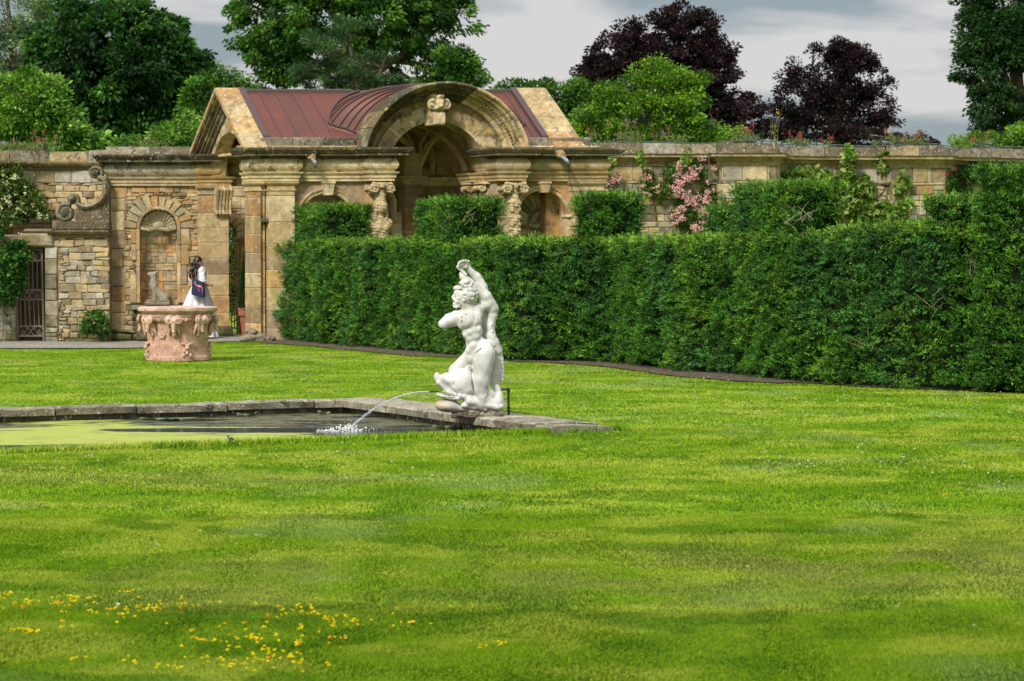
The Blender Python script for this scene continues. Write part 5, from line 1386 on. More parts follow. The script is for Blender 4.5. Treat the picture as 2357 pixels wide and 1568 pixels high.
while z < z_a0 - .02:
    h = min(rng.uniform(.22, .42), z_a0 - z); w_ = rng.uniform(.26, .40); mb.box(x0, x0 + w_, YN - .045, YN + .1, z, z + h - .008, pick(PAL_A), .015); z += h
mb.build('corner_quoins', M['ashlar'], lw)
mb = MB(); rubble(mb, x0, x1 + .1, -.35, .12, ident(YN - .05), [c * .8 for c in PAL_R[3:6]] + PAL_D, (.12, .26), (.25, .6), None, .14, .03, .05)
rubble(mb, wx(305), wx(338), -.3, .55, ident(YN - .02), PAL_D + PAL_R[:2], (.1, .2), (.12, .3), None, .12, .03, .05); mb.build('rocky_footing', M['rubble'], lw)
# moulded surround, voussoirs and curved niche back
mb = MB(); P = [(nr, YN + .1), (nr, YN - .04), (nr + .02, YN - .055), (nr + .06, YN - .055), (nr + .075, YN - .03), (nr + .075, YN + .02)]
arcmould(mb, nx, nzs, P, C_A, n=30, pal=PAL_A, blocks=5)
for sg in (-1, 1): coursed(mb, nx + sg * (nr + .037) - .037, nx + sg * (nr + .037) + .037, YN - .055, YN + .1, .66, nzs, .4, PAL_A)
for sg in (-1, 1):
    z = .66
    while z < nzs - .05:
        h = min(rng.uniform(.25, .45), nzs - z)
        if rng.random() < .75: a, b = sorted((nx + sg * (nr + .078), nx + sg * (nr + .078 + rng.uniform(.10, .20)))); mb.box(a, b, YN - .052, YN + .05, z, z + h - .01, pick(PAL_A), .012)
        z += h
mb.build('niche_surround', M['ashlar'], lw)
mb = MB(); vouss(mb, nx, nzs, nr + .08, nr + .30, YN - .035, YN + .05, 12, PAL_R, gap=.02, jr=.07); mb.build('voussoirs', M['rubble'], lw)
mb = MB()
def nmap(s, o, z): a = PI * s; return (nx - (nr - o) * math.cos(a), YN + .04 + (nr - o) * .6 * math.sin(a), z)
v = []; f = []; n = 18
for z in (.6, nzs + .02):
    for k in range(n + 1): v.append(nmap(k / n, -.01, z))
for k in range(n): f.append((k, k + 1, n + 2 + k, n + 1 + k))
for j in range(1, 9):
    for k in range(n + 1):
        e_ = PI / 2 * j / 8; a = PI * k / n; v.append((nx - nr * math.cos(a) * math.cos(e_), YN + .04 + .6 * nr * math.sin(a) * math.cos(e_), nzs + nr * math.sin(e_)))
for j in range(0, 8):
    for k in range(n): f.append(((j + 1) * (n + 1) + k, (j + 1) * (n + 1) + k + 1, (j + 2) * (n + 1) + k + 1, (j + 2) * (n + 1) + k))
mb.add(v, f, C_A * .6)
rubble(mb, .02, .98, .62, nzs + .0, nmap, PAL_R[:2] + PAL_R[3:7] + [PAL_R[9]], (.12, .24), (.10, .24), None, .012, .006, .01); mb.build('niche_back', M['rubble'], lw)
mb = MB(); shell(mb, nx, YN + .0, nzs + .0, nr - .01, .12, 13, srgb(200, 186, 146) * .72); mb.build('shell', M['grey'], lw)
mb = MB(); mb.box(nx - nr - .14, wx(452), YN - .38, YN + .02, .52, .62, srgb(150, 146, 126) * .6, .02); mb.box(nx - nr - .06, wx(448), YN - .28, YN + .02, -.1, .52, pick(PAL_D), .02); mb.build('niche_ledge', M['grey'], lw)
# entablature and parapet
pathW = [(wx(252), YN + .5), (wx(252), YN - .05), (x1 - .06, YN - .05)]
mb = MB(); mb.mould(pathW, prof_a, pick(PAL_A)); mb.build('architrave', M['rubble'], lw)
mb = MB(); mb.mould(pathW, prof_f, PAL_G[0]); mb.box(wx(253), x1, YN - .03, YN + .5, z_a0, z_c1, C_A); mb.build('frieze', M['coping'], lw)
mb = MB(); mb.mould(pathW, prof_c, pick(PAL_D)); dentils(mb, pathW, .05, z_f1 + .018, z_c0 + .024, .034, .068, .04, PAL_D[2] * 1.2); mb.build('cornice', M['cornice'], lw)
def parapet(name, parent, pts, z0, z1, th=.3, pal=PAL_G, mat='coping', k=.75):
    mb = MB(); P = [Vector((a, b)) for a, b in pts]
    for i in range(len(P) - 1):
        a, b = P[i], P[i + 1]; L = (b - a).length; t = (b - a).normalized(); n_ = Vector((-t.y, t.x)); s = 0
        while s < L - .01:
            l = min(rng.uniform(.6, 1.2), L - s)
            if L - s - l < .2: l = L - s
            p, q = a + t * (s + .006), a + t * (s + l - .006); zt = z1 + rng.uniform(-.015, .02); c = pick(pal) * k
            v = [(*p, z0), (*q, z0), (*(q + n_ * th), z0), (*(p + n_ * th), z0), (*(p + n_ * .02), zt), (*(q + n_ * .02), zt + rng.uniform(-.008, .008)), (*(q + n_ * th), zt + .015), (*(p + n_ * th), zt + .015)]
            mb.add(v, [(0, 3, 2, 1), (4, 5, 6, 7), (0, 1, 5, 4), (1, 2, 6, 5), (2, 3, 7, 6), (3, 0, 4, 7)], c); s += l
    return mb.build(name, M[mat], parent)
parapet('parapet', lw, [(wx(240), YN + .15), (wx(436), YN + .15)], z_c1 + .01, Zz(337, YN + .2))

# far-left wall: recessed curved upper part, lower door wall with iron gate, scrolled buttress
fw = thing('garden_wall', 'low rubble wall with a small gateway and a scrolled buttress at the far left', 'wall', (wx(120), 49.6, 0))
up = [(wx(-90, 49.6), 49.6), (wx(20, 50.3), 50.3), (wx(110, 50.7), 50.7), (wx(200, 50.65), 50.65), (wx(252, 50.2), 50.2)]
def pathmap(pts):
    P = np.array(pts); d = np.concatenate([[0], np.cumsum(np.linalg.norm(np.diff(P, axis=0), axis=1))])
    def f(s, o, z):
        x = np.interp(s, d, P[:, 0]); y = np.interp(s, d, P[:, 1]); i = min(max(np.searchsorted(d, s) - 1, 0), len(P) - 2)
        t = (P[i + 1] - P[i]) / np.linalg.norm(P[i + 1] - P[i]); return (x + t[1] * o, y - t[0] * o, z)
    return f, d[-1]
pm, Ls = pathmap(up); ztl = 3.58
mb = MB()
for i in range(len(up) - 1): mb.add([(*up[i], -.3), (*up[i + 1], -.3), (*up[i + 1], ztl), (*up[i], ztl)], [(0, 1, 2, 3)], C_A * .5)
mb.build('wall_core', M['mortar'], fw)
mb = MB(); rubble(mb, 0, Ls, 1.4, ztl - .42, pm, PAL_R, (.09, .18), (.14, .36), None, .03, .014); rubble(mb, 0, Ls, ztl - .42, ztl - .16, pm, PAL_G, (.25, .27), (.25, .5), None, .02, .006); mb.build('rubble_face', M['rubble'], fw)
mb = MB(); mb.mould(up, [(.0, ztl - .17), (.06, ztl - .15), (.07, ztl - .09), (.16, ztl - .07), (.2, ztl - .02), (.2, ztl + .02), (-.4, ztl + .03)], PAL_D[2] * 1.3); mb.build('cornice', M['cornice'], fw)
parapet('parapet', fw, [(a, b + .12) for a, b in up], ztl + .03, ztl + .24)
YL = 49.6; lx = lambda px: W(px, 600, YL).x
zl = Zz(546, YL)
mb = MB(); g0, g1 = lx(35), lx(103); gtop = Zz(569, YL)
mb.box(lx(-80), g0, YL + .03, YL + .6, -.35, zl, C_A * .5); mb.box(g1, lx(251), YL + .03, YL + .6, -.35, zl, C_A * .5); mb.box(g0, g1, YL + .03, YL + .6, gtop, zl + .02, C_A * .5)
# tunnel added behind the gateway to make it dark, back wall coloured darkest
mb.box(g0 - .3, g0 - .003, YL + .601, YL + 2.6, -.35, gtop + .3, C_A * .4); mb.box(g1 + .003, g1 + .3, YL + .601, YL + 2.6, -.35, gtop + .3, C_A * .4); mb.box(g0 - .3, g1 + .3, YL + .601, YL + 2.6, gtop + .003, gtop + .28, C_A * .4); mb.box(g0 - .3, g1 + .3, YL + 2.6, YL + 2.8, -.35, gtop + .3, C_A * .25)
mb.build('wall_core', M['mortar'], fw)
mb = MB(); mp_ = ident(YL + .03)
rubble(mb, g1, lx(251), -.3, zl, mp_, PAL_R[:3] + PAL_R[4:6] + PAL_R[7:] + PAL_G[:5], (.07, .18), (.11, .34), lambda x, z: not (x < g1 + .26 and z < gtop), .04, .02)
rubble(mb, g1, g1 + .26, -.3, gtop, mp_, PAL_G, (.18, .36), (.22, .3), None, .04, .01)
rubble(mb, lx(-80), g0, -.3, zl, mp_, PAL_G, (.16, .34), (.2, .42), None, .035, .012)
mb.build('rubble_face', M['rubble'], fw)
mb = MB(); mb.box(lx(48), lx(124), YL - .07, YL + .3, gtop + .0, Zz(537, YL), srgb(168, 152, 112) * .6, .04); mb.box(lx(55), lx(121), YL - .05, YL + .3, Zz(536, YL), Zz(527, YL), srgb(158, 142, 108) * .6, .03); mb.box(lx(-10), lx(52), YL - .03, YL + .3, gtop + .02, Zz(540, YL), pick(PAL_G), .03); mb.build('lintel_stone', M['rubble'], fw)
mb = MB(); pl_ = [(lx(124), YL + .4), (lx(124), YL), (lx(252), YL)]; mb.mould(pl_, [(0, zl - .02), (.05, zl), (.05, zl + .04), (.10, zl + .06), (.14, zl + .11), (.14, zl + .145), (-.5, zl + .15)], PAL_D[2]); mb.build('string_course', M['cornice'], fw)
mb = MB(); mb.box(lx(118), lx(251), YL + .1, YL + .7, zl + .15, Zz(508, YL), srgb(110, 98, 74) * .7, .02)
mb.prism([(lx(170), Zz(508, YL)), (lx(249), Zz(508, YL)), (lx(249), Zz(430, YL)), (lx(240), Zz(450, YL)), (lx(222), Zz(470, YL)), (lx(195), Zz(478, YL)), (lx(172), Zz(480, YL))], YL + .14, YL + .6, srgb(120, 106, 78) * .7); mb.build('buttress_wall', M['coping'], fw)
mb = MB(); yy = YL + .2
T = lambda a, b: (W(a, b, YL).x, yy, W(a, b, YL).z)
arm = [T(222, 408), T(238, 412), T(243, 430), T(240, 448), T(228, 464), T(208, 474), T(190, 476), T(176, 470)]
def fat(pts, r, k=2.2, col=srgb(140, 128, 100) * .75):
    m2 = MB(); m2.tube(pts, r, 10, col); 
    for i, v in enumerate(m2.V): m2.V[i] = (v[0], yy + (v[1] - yy) * k, v[2])
    mb.add(m2.V, m2.F, col)
fat(arm, [.06, .08, .085, .085, .08, .07, .065, .06])
fat(spiral(T(216, 398), .155, 1.5, -PI / 2 + .4, 1, n=26), .045); fat(spiral(T(164, 459), .13, 1.4, -PI / 3, 1, n=26), .045); fat(spiral(T(148, 490), .19, 1.8, PI / 3, 1, n=30), .06)
for c, r in ((T(216, 398), .10), (T(164, 459), .09), (T(148, 490), .15)): mb.ball(c, (r, .16, r), srgb(100, 94, 76) * .6, 2)
mb.build('scroll_console', M['coping'], fw)

# iron gate in the gateway
ig = thing('iron_gate', 'narrow wrought iron gate with scrollwork panels in the low wall', 'gate', (lx(68), YL + .1, 0))
M['iron'] = simple('grey_iron', srgb(150, 142, 126) * .7, .6, .3)
gy = YL + .12; T = lambda a, b: (W(a, b, gy).x, gy, W(a, b, gy).z)
mb = MB()
for a, b in ((T(38, 650), T(40, 787)), (T(96, 573), T(101, 788))): mb.tube([a, b], .022, 6)
mb.tube([T(52, 574), T(97, 574)], .016, 6)
for y in (601, 668, 690, 751, 774): mb.tube([T(39, y), T(98, y)], .014, 6)
mb.build('gate_frame', M['iron'], ig)
for k in range(5):
    mb = MB(); mb.tube([T(47 + 10.3 * k - .5, 690), T(49 + 10.3 * k, 751)], .010, 5)
    if k > 0: mb.tube([T(46 + 10.3 * k - 2, 601), T(46 + 10.3 * k - 1, 668)], .010, 5)
    mb.build('gate_bar', M['iron'], ig)
for (yc, xs_, hh) in ((679, (54, 82), 11), (762.5, (56, 86), 11), (587, (84,), 12)):
    mb = MB()
    for q, xx in enumerate(xs_):
        c = T(xx, yc); r = hh * YL / F * .98
        mb.tube([(c[0] + r * 1.25 * math.cos(a), gy, c[2] + r * math.sin(a)) for a in np.linspace(0, 2 * PI, 20)], .009, 5)
        sg = 1 if q == 0 else -1
        mb.tube(spiral((c[0] - sg * r * .15, gy, c[2] - r * .25), r * .62, 1.5, PI / 2, sg, n=20), .008, 5); mb.tube(spiral((c[0] + sg * r * .7, gy, c[2] + r * .5), r * .35, 1.2, -PI / 2, -sg, n=14), .007, 5)
    mb.build('scroll_panel', M['iron'], ig)

# ================================================================ RIGHT WALL
rw_ = thing('boundary_wall', 'long pale rubble wall with a moulded cornice behind the hedge on the right', 'wall', (5, 50, 0))
rp_px = [(1378, 49.2), (1650, 49.25), (1656, 48.85), (1786, 48.85), (1794, 50.1), (1900, 50.5), (2040, 50.5), (2050, 50.15), (2176, 50.25), (2190, 50.8), (2357, 51.6), (2560, 52.4), (2900, 53.4), (3300, 54.2)]
rp_ = [(W(a, 360, b).x, b) for a, b in rp_px]; pm, Ls = pathmap(rp_); zt = 3.70
mb = MB()
for i in range(len(rp_) - 1): mb.add([(*rp_[i], -.2), (*rp_[i + 1], -.2), (*rp_[i + 1], zt), (*rp_[i], zt)], [(0, 1, 2, 3)], C_A * .5)
mb.build('wall_core', M['mortar'], rw_)
mb = MB(); rubble(mb, 0, Ls, 1.5, zt - .55, pm, PAL_G + PAL_R[:5], (.1, .2), (.16, .42), None, .025, .010); rubble(mb, 0, Ls, -.2, 1.5, pm, PAL_G + PAL_R[:5], (.2, .3), (.3, .6), None, .025, .010); mb.build('rubble_face', M['rubble'], rw_)
mb = MB(); rubble(mb, 0, Ls, zt - .55, zt - .2, pm, PAL_G + PAL_S, (.34, .36), (.3, .55), None, .02, .005); mb.build('frieze_blocks', M['rubble'], rw_)
mb = MB(); mb.mould(rp_, [(.0, zt - .25), (.04, zt - .24), (.05, zt - .17), (.08, zt - .15), (.10, zt - .09), (.2, zt - .07), (.2, zt - .03), (.23, zt), (-.5, zt + .012)], PAL_S[3] * .8); mb.build('cornice', M['cornice'], rw_)
parapet('parapet', rw_, [(a, b + .1) for a, b in rp_], zt + .012, zt + .215)
mb = MB(); pts = []
for i, s in enumerate(np.linspace(.1, Ls, 40)): p = pm(s, -.12, zt + .24 + .02 * math.sin(i * 1.3)); pts.append(p)
mb.tube(pts, .011, 5); o = mb.build('garden_hose', simple('grey_hose', (.08, .11, .10), .5)); tag(o, 'thin dark hose lying along the top of the right wall', 'hose')
# ================================================================ STATUE
M['marble'] = None
def marble_mat(name, base=(.70, .69, .65)):
    m, nt, b = new_mat(name); geo = N(nt, 'ShaderNodeNewGeometry'); pos = geo.outputs['Position']
    at = N(nt, 'ShaderNodeAttribute', attribute_name='Col')
    n1 = noise(nt, 5, 5, .6, pos); n2 = noise(nt, 26, 5, .7, pos); n3 = noise(nt, 9, 6, .7, pos, .6); n4 = noise(nt, 2.2, 3, .5, pos)
    c = mixc(nt, rangen(nt, n1.outputs['Fac'], .40, .66, 0, .7), at.outputs['Color'], (.34, .325, .30))
    # dark lichen specks, thicker in some places
    ad = N(nt, 'ShaderNodeMath', operation='ADD'); nt.links.new(n2.outputs['Fac'], ad.inputs[0]); nt.links.new(rangen(nt, n4.outputs['Fac'], .4, .7, -.08, .06), ad.inputs[1])
    c = mixc(nt, rangen(nt, ad.outputs[0], .63, .68, 0, .7), c, (.16, .15, .13))
    ab = N(nt, 'ShaderNodeMath', operation='ABSOLUTE'); sb = N(nt, 'ShaderNodeMath', operation='SUBTRACT'); nt.links.new(n3.outputs['Fac'], sb.inputs[0]); sb.inputs[1].default_value = .5; nt.links.new(sb.outputs[0], ab.inputs[0])
    c = mixc(nt, rangen(nt, ab.outputs[0], .0, .006, .22, 0), c, (.35, .33, .3))
    nt.links.new(c, b.inputs['Base Color']); b.inputs['Roughness'].default_value = .55; b.inputs['Specular IOR Level'].default_value = .35
    bp = N(nt, 'ShaderNodeBump'); bp.inputs['Distance'].default_value = .004; bp.inputs['Strength'].default_value = .5
    n5 = noise(nt, 70, 4, .6, pos); nt.links.new(n5.outputs['Fac'], bp.inputs['Height']); nt.links.new(bp.outputs[0], b.inputs['Normal'])
    return m
M['marble'] = marble_mat('white_marble')
SY = 23.55; SX = W(1082.9, 900, SY).x; SZ = .062; K = 892.0
def q(cx, cy, d=0): return (SX + (cx - 505) / K, SY + d / K, SZ + (1490 - cy) / K)
st_ = thing('satyr_statue', 'white marble statue of a bearded satyr with a raised arm kneeling over a fish', 'statue', (SX, SY, SZ))
WHT = (.62, .615, .59)
S = SDF(np.array(q(165, 1500, -230)), np.array(q(830, 110, 250)), .0054)
def rotd(a, ax='Y'): return Matrix.Rotation(R(a), 3, ax)
k_ = lambda v: v / K
def E(cx, cy, d, rx, ry, rz, a=0, k=25, op='u', ax='Y'): S.ell(q(cx, cy, d), (k_(rx), k_(ry), k_(rz)), rotd(a, ax) if a else None, k_(k * .6), op)
def Cp(a, b, ra, rb, k=20, op='u', sy=1): S.cap(q(*a), q(*b), k_(ra), k_(rb), k_(k * .6), op, sy)
# torso: chest, ribs, belly, hips
E(500, 655, -10, 108, 92, 118, 8); E(535, 600, 20, 78, 80, 86, 0, 26)
E(520, 760, -5, 92, 80, 85, -5, 30); E(545, 850, 0, 80, 70, 75, 0, 30); E(560, 930, 5, 100, 85, 85, 0, 35); E(520, 985, -5, 62, 68, 70, 0, 25)
# pectoral on the near side, shoulder blade, rib pads and belly
E(470, 660, -80, 62, 36, 66, 12, 12); E(430, 690, -52, 36, 36, 52, 0, 12); E(560, 640, -55, 50, 36, 70, 0, 16)
E(500, 765, -68, 26, 18, 24, 0, 24); E(545, 748, -70, 24, 16, 26, 0, 24); E(468, 790, -58, 26, 20, 26, 0, 24); E(580, 735, -58, 22, 16, 30, 0, 24)
E(500, 825, -60, 34, 22, 30, 0, 28); E(548, 805, -60, 40, 24, 34, 0, 28); E(540, 885, -62, 50, 28, 40, 0, 26); E(495, 925, -52, 30, 24, 34, 0, 26)
# grooves
for a, b, r_ in (((433, 575, -96), (432, 725, -100), 4), ((478, 748, -100), (533, 700, -96), 7), ((480, 868, -80), (570, 825, -86), 7), ((570, 825, -86), (612, 830, -70), 6), ((512, 760, -95), (520, 850, -92), 6), ((455, 860, -60), (480, 868, -82), 6), ((527, 935, -88), (585, 895, -90), 7), ((600, 640, -70), (612, 800, -72), 6)):
    Cp(a, b, r_, r_, 5, 's')
E(531, 893, -100, 7, 10, 9, 0, 5, 's')
# shoulders and the broken arm reaching left
E(395, 640, -15, 72, 70, 66, 0, 35); Cp((420, 640, -15), (325, 665, -25), 68, 58, 25); Cp((325, 655, -25), (272, 695, -35), 54, 46, 18)
S.box(q(300, 757, -35), (k_(80), k_(90), k_(22)), rotd(8), k_(5), k_(6), 's')
Cp((470, 585, 0), (560, 580, 10), 45, 60, 30)
# neck and head
Cp((500, 590, -5), (458, 490, -20), 62, 55, 30)
E(455, 440, -25, 66, 58, 82, 8, 20); E(405, 430, -25, 42, 48, 55, 0, 20); E(398, 500, -25, 40, 42, 40, 0, 18)
E(392, 385, -25, 36, 46, 26, 0, 12)                                  # forehead
Cp((385, 415, -25), (357, 464, -25), 13, 16, 8); E(364, 474, -25, 15, 20, 11, 0, 6)         # nose
E(383, 423, -45, 20, 15, 7, -10, 5); E(390, 437, -66, 16, 8, 8, 0, 5, 's'); E(393, 440, -62, 10, 8, 6, 0, 4)   # brow, eye
E(404, 470, -58, 24, 16, 22, 20, 10)                                   # cheek
E(362, 486, -25, 13, 24, 7, 0, 5); E(366, 495, -28, 15, 26, 6, 10, 4, 's'); E(369, 505, -25, 13, 20, 7, 0, 4)  # lips, open mouth
E(378, 533, -25, 26, 30, 20, 0, 10); 
for (a, b, r_) in ((362, 522, 11), (368, 543, 12), (385, 550, 12), (404, 538, 13), (418, 522, 14), (400, 515, 13), (430, 505, 14), (415, 545, 10), (437, 525, 11), (385, 515, 10)):
    E(a, b, -48, r_, r_, r_, 0, 4); E(a - 4, b + 3, -10, r_, r_, r_, 0, 4)
# ear: pointed
Cp((450, 492, -82), (500, 452, -92), 13, 6, 6, 'u'); Cp((456, 487, -98), (492, 458, -102), 5, 3, 3, 's')
# curls
rr_ = np.random.default_rng(3)
for i in range(70):
    th = rr_.uniform(-.95, 1.25); ph = rr_.uniform(-1.35, 1.0)
    cx_ = 478 + 66 * math.cos(ph) * math.sin(th + .6); cy_ = 440 - 82 * math.sin(-ph) if False else 440 + 80 * math.sin(ph)
    dd = -25 - 66 * math.cos(ph) * math.cos(th + .6)
    if cx_ < 448 and cy_ > 398: continue
    E(cx_, cy_, dd, 17, 15, 17, 0, 3)
for (a, b, d_) in ((540, 400, -40), (552, 430, -30), (556, 460, -25), (545, 492, -30), (520, 510, -40), (530, 440, -70), (520, 475, -72), (505, 400, -75), (535, 380, -30), (495, 500, -65)): E(a, b, d_, 20, 18, 20, 0, 3)
# wreath of leaves
for i in range(34):
    a = rr_.uniform(0, 2 * PI); x_ = 455 + 62 * math.cos(a); d_ = -25 + 58 * math.sin(a); y_ = 368 + rr_.uniform(-16, 14) - .18 * (x_ - 455)
    E(x_, y_, d_, 18, 12, 9, rr_.uniform(-60, 60), 3)
E(460, 335, -20, 56, 50, 30, -12, 10)
# raised arm: upper arm up from the far shoulder, forearm to the fist
E(655, 520, 45, 62, 62, 60, 0, 30); Cp((640, 525, 40), (610, 385, 55), 56, 42, 25); Cp((612, 375, 55), (560, 290, 50), 42, 40, 15); Cp((560, 290, 50), (492, 225, 35), 38, 27, 15)
Cp((492, 225, 35), (470, 178, 30), 27, 30, 12); E(462, 170, 28, 38, 34, 30, -20, 12)
for i, (a, b) in enumerate(((488, 152), (468, 146), (446, 148), (426, 154))):
    dd = 8 - 16 * i; E(a, b, dd, 14, 16, 13, 0, 3); Cp((a - 2, b, dd - 4), (a - 22, b + 14, dd - 14), 12.5, 11.5, 3); Cp((a - 22, b + 14, dd - 14), (a - 20, b + 38, dd - 16), 11, 9.5, 3)
Cp((470, 200, -5), (430, 205, -22), 13, 11, 5); Cp((430, 205, -22), (408, 190, -18), 11, 9, 4)
# second limb: the fish's tail drawn up over the head, ends in a stump
Cp((700, 560, 55), (640, 455, 20), 52, 48, 25); Cp((640, 455, 20), (540, 375, 0), 48, 40, 20); Cp((540, 375, 0), (470, 310, -10), 40, 34, 15); Cp((470, 310, -10), (440, 285, -10), 32, 28, 10); Cp((438, 288, -10), (425, 262, -10), 26, 20, 10)
S.box(q(430, 232, -22), (k_(62), k_(18), k_(14)), rotd(44), k_(8), k_(3))
# thighs and legs
E(615, 915, 0, 92, 92, 90, 0, 35); Cp((625, 960, -25), (598, 1190, -55), 98, 74, 35); Cp((598, 1190, -55), (598, 1310, -60), 76, 56, 30); E(604, 1335, -62, 58, 56, 56, 0, 25)
Cp((610, 1345, -55), (700, 1395, -20), 50, 44, 20); Cp((660, 1290, -20), (735, 1375, 0), 48, 46, 20); E(705, 1385, -30, 52, 42, 48, 0, 20); Cp((705, 1400, -30), (745, 1340, -10), 42, 40, 15)
E(570, 1260, -95, 40, 26, 60, 5, 20)
Cp((505, 990, 30), (380, 1110, 60), 74, 66, 30); Cp((380, 1110, 60), (330, 1240, 70), 64, 48, 25)
Cp((480, 1085, -40), (510, 1075, -40), 28, 22, 12); E(497, 1062, -50, 18, 18, 18, 0, 8); E(470, 1098, -52, 22, 18, 14, 0, 8)
# tail and scalloped skin hanging behind
S.chain([q(690, 540, 60), q(700, 620, 60), q(675, 720, 55), q(680, 800, 55), q(705, 860, 60), q(735, 930, 70)], [k_(36), k_(38), k_(38), k_(44), k_(46), k_(48)], k_(18))
for a, b, r0, r1 in (((615, 610, 85), (650, 820, 95), 46, 30), ((705, 860, 75), (725, 1000, 85), 48, 52), ((725, 1000, 85), (715, 1120, 90), 58, 58), ((715, 1120, 90), (700, 1200, 80), 56, 36)): Cp(a, b, r0, r1, 20, 'u', .7)
for a, b, r0, r1 in (((728, 930, 80), (752, 1010, 88), 34, 34), ((752, 1010, 88), (758, 1100, 92), 34, 32), ((758, 1100, 92), (735, 1180, 88), 32, 26), ((735, 1180, 88), (712, 1222, 80), 26, 18), ((700, 1000, 85), (700, 1160, 85), 50, 36)): Cp(a, b, r0, r1, 14, 'u', .6)
for i in range(9):
    t = i / 8; E(756 + 30 * math.sin(t * 2.2), 900 + 285 * t, 82, 15, 20, 24, 0, 16)
for (a, b) in ((690, 700), (696, 760), (700, 820), (712, 880), (722, 930)): E(a, b, 14, 9, 8, 14, 0, 5)
for a, b in (((622, 620, -30), (632, 830, -20)), ((648, 600, 10), (652, 700, 14))): Cp(a, b, 7, 7, 5, 's')
# fish: domed head, curled snout, jaws
E(430, 1215, 0, 135, 118, 120, 12, 30); E(350, 1190, -20, 105, 78, 58, 30, 25); Cp((330, 1180, -20), (228, 1170, -20), 52, 34, 22)
Cp((238, 1195, -20), (214, 1150, -20), 32, 26, 14); Cp((214, 1150, -20), (216, 1138, -20), 26, 22, 8)
Cp((236, 1205, -20), (300, 1275, -20), 30, 26, 12, 'u', 2.2); Cp((300, 1275, -20), (400, 1310, -20), 26, 24, 12, 'u', 2.6)
E(470, 1260, -45, 88, 70, 70, 0, 25)
# mouth gap and lower jaw
S.cap(q(235, 1270, -20), q(375, 1312, -20), k_(24), k_(14), k_(5), 's', 4)
Cp((222, 1305, -20), (330, 1332, -20), 15, 22, 10, 'u', 3.2); Cp((330, 1332, -20), (400, 1335, -20), 22, 28, 12, 'u', 2.8); E(412, 1318, -40, 28, 50, 38, 0, 10)
for i in range(11):
    t = i / 10; a = 275 + 105 * t; Cp((a, 1278 + 34 * t, -82), (a + 2, 1290 + 34 * t, -84), 6, 2, 2); Cp((a - 6, 1314 + 6 * t, -84), (a - 5, 1300 + 8 * t, -85), 5.5, 2, 2)
E(440, 1195, -55, 105, 72, 118, 10, 16); E(340, 1195, -35, 80, 66, 42, 32, 14)
S.chain([q(215, 1262, -20), q(290, 1296, -20), q(385, 1318, -20)], [k_(14), k_(15), k_(9)], k_(3), 's', 7)
Cp((225, 1312, -20), (330, 1340, -20), 13, 18, 6, 'u', 4.2); Cp((330, 1340, -20), (405, 1340, -20), 18, 22, 6, 'u', 3.8); E(418, 1318, -60, 24, 52, 36, 0, 5)
for i in range(10):
    t = i / 9; a = 268 + 112 * t; Cp((a, 1272 + 32 * t, -88), (a + 2, 1290 + 32 * t, -92), 7, 2, 1); Cp((a - 4, 1322 + 4 * t, -92), (a - 3, 1306 + 8 * t, -94), 6.5, 2, 1)
# lines cut into the near side whatever its depth
for pts, r_ in ((((433, 572), (436, 640), (432, 726)), 2.6), (((470, 868), (505, 838), (560, 822), (612, 824)), 4), (((600, 905), (550, 950), (528, 1010), (518, 1100)), 5), (((518, 1100), (522, 1200), (545, 1320)), 6), (((452, 870), (450, 930), (462, 1000)), 3.5), (((575, 570), (600, 650), (612, 740), (614, 820)), 3.2), (((500, 1330), (600, 1400), (690, 1440)), 4), (((640, 1240), (660, 1300), (640, 1345)), 4), (((432, 745), (480, 752), (530, 715), (545, 650), (530, 600)), 3.6), (((690, 890), (705, 960), (712, 1060), (700, 1180)), 5)):
    S.chain([q(a, b, -120) for a, b in pts], [k_(r_)] * len(pts), k_(6), 's', 8)
# eye and crease
for i in range(16):
    a = 2 * PI * i / 18 + 1.0; a2 = a + 2 * PI / 18; Cp((388 + 25 * math.cos(a), 1207 + 25 * math.sin(a), -100), (388 + 25 * math.cos(a2), 1207 + 25 * math.sin(a2), -100), 5, 5, 3, 's')
E(390, 1207, -88, 20, 14, 20, 0, 4)
for a, b in (((278, 1172, -86), (298, 1194, -92), ), ((405, 1235, -108), (455, 1320, -112)), ((355, 1145, -75), (362, 1185, -100))): Cp(a, b, 5, 4, 3, 's')
# gill-side roll and base
Cp((455, 1320, -90), (600, 1410, -70), 24, 26, 14); Cp((500, 1360, 0), (740, 1420, 10), 60, 40, 30, 'u', 2.2)
Cp((450, 1400, -10), (640, 1440, -10), 34, 26, 20, 'u', 2.6); E(750, 1370, 10, 50, 80, 70, -10, 25); E(765, 1320, 20, 26, 40, 45, -30, 15); E(735, 1270, 40, 38, 40, 60, -20, 15); E(770, 1410, 0, 34, 70, 40, 0, 15)
S.box(q(620, 1495, 0), (k_(190), k_(150), k_(20)), rotd(2), k_(4), k_(8), 's')
def stc(V):
    c = np.tile(np.array(WHT), (len(V), 1)); z = (V[:, 2] - SZ) * K; x = (V[:, 0] - SX) * K + 505
    lo = np.clip((90 - z) / 60, 0, 1) * np.clip((x - 400) / 60, 0, 1)
    return c * (1 - .55 * lo[:, None]) + np.array((.30, .24, .17)) * .55 * lo[:, None]
S.wob(.0012, 60, 8)
S.build('carved_figure', M['marble'], st_, WHT, colfn=stc)
S = SDF(np.array(q(180, 1510, -200)), np.array(q(520, 1330, 180)), .0075)
S.ell(q(300, 1405, 0), (k_(104), k_(110), k_(58)), rotd(4), k_(10)); S.cap(q(330, 1410, 0), q(470, 1440, -10), k_(52), k_(22), k_(25), 'u', 1.8)
S.box(q(380, 1510, 0), (k_(200), k_(200), k_(22)), rotd(-3), .002, .006, 's'); S.wob(.003, 30, 4)
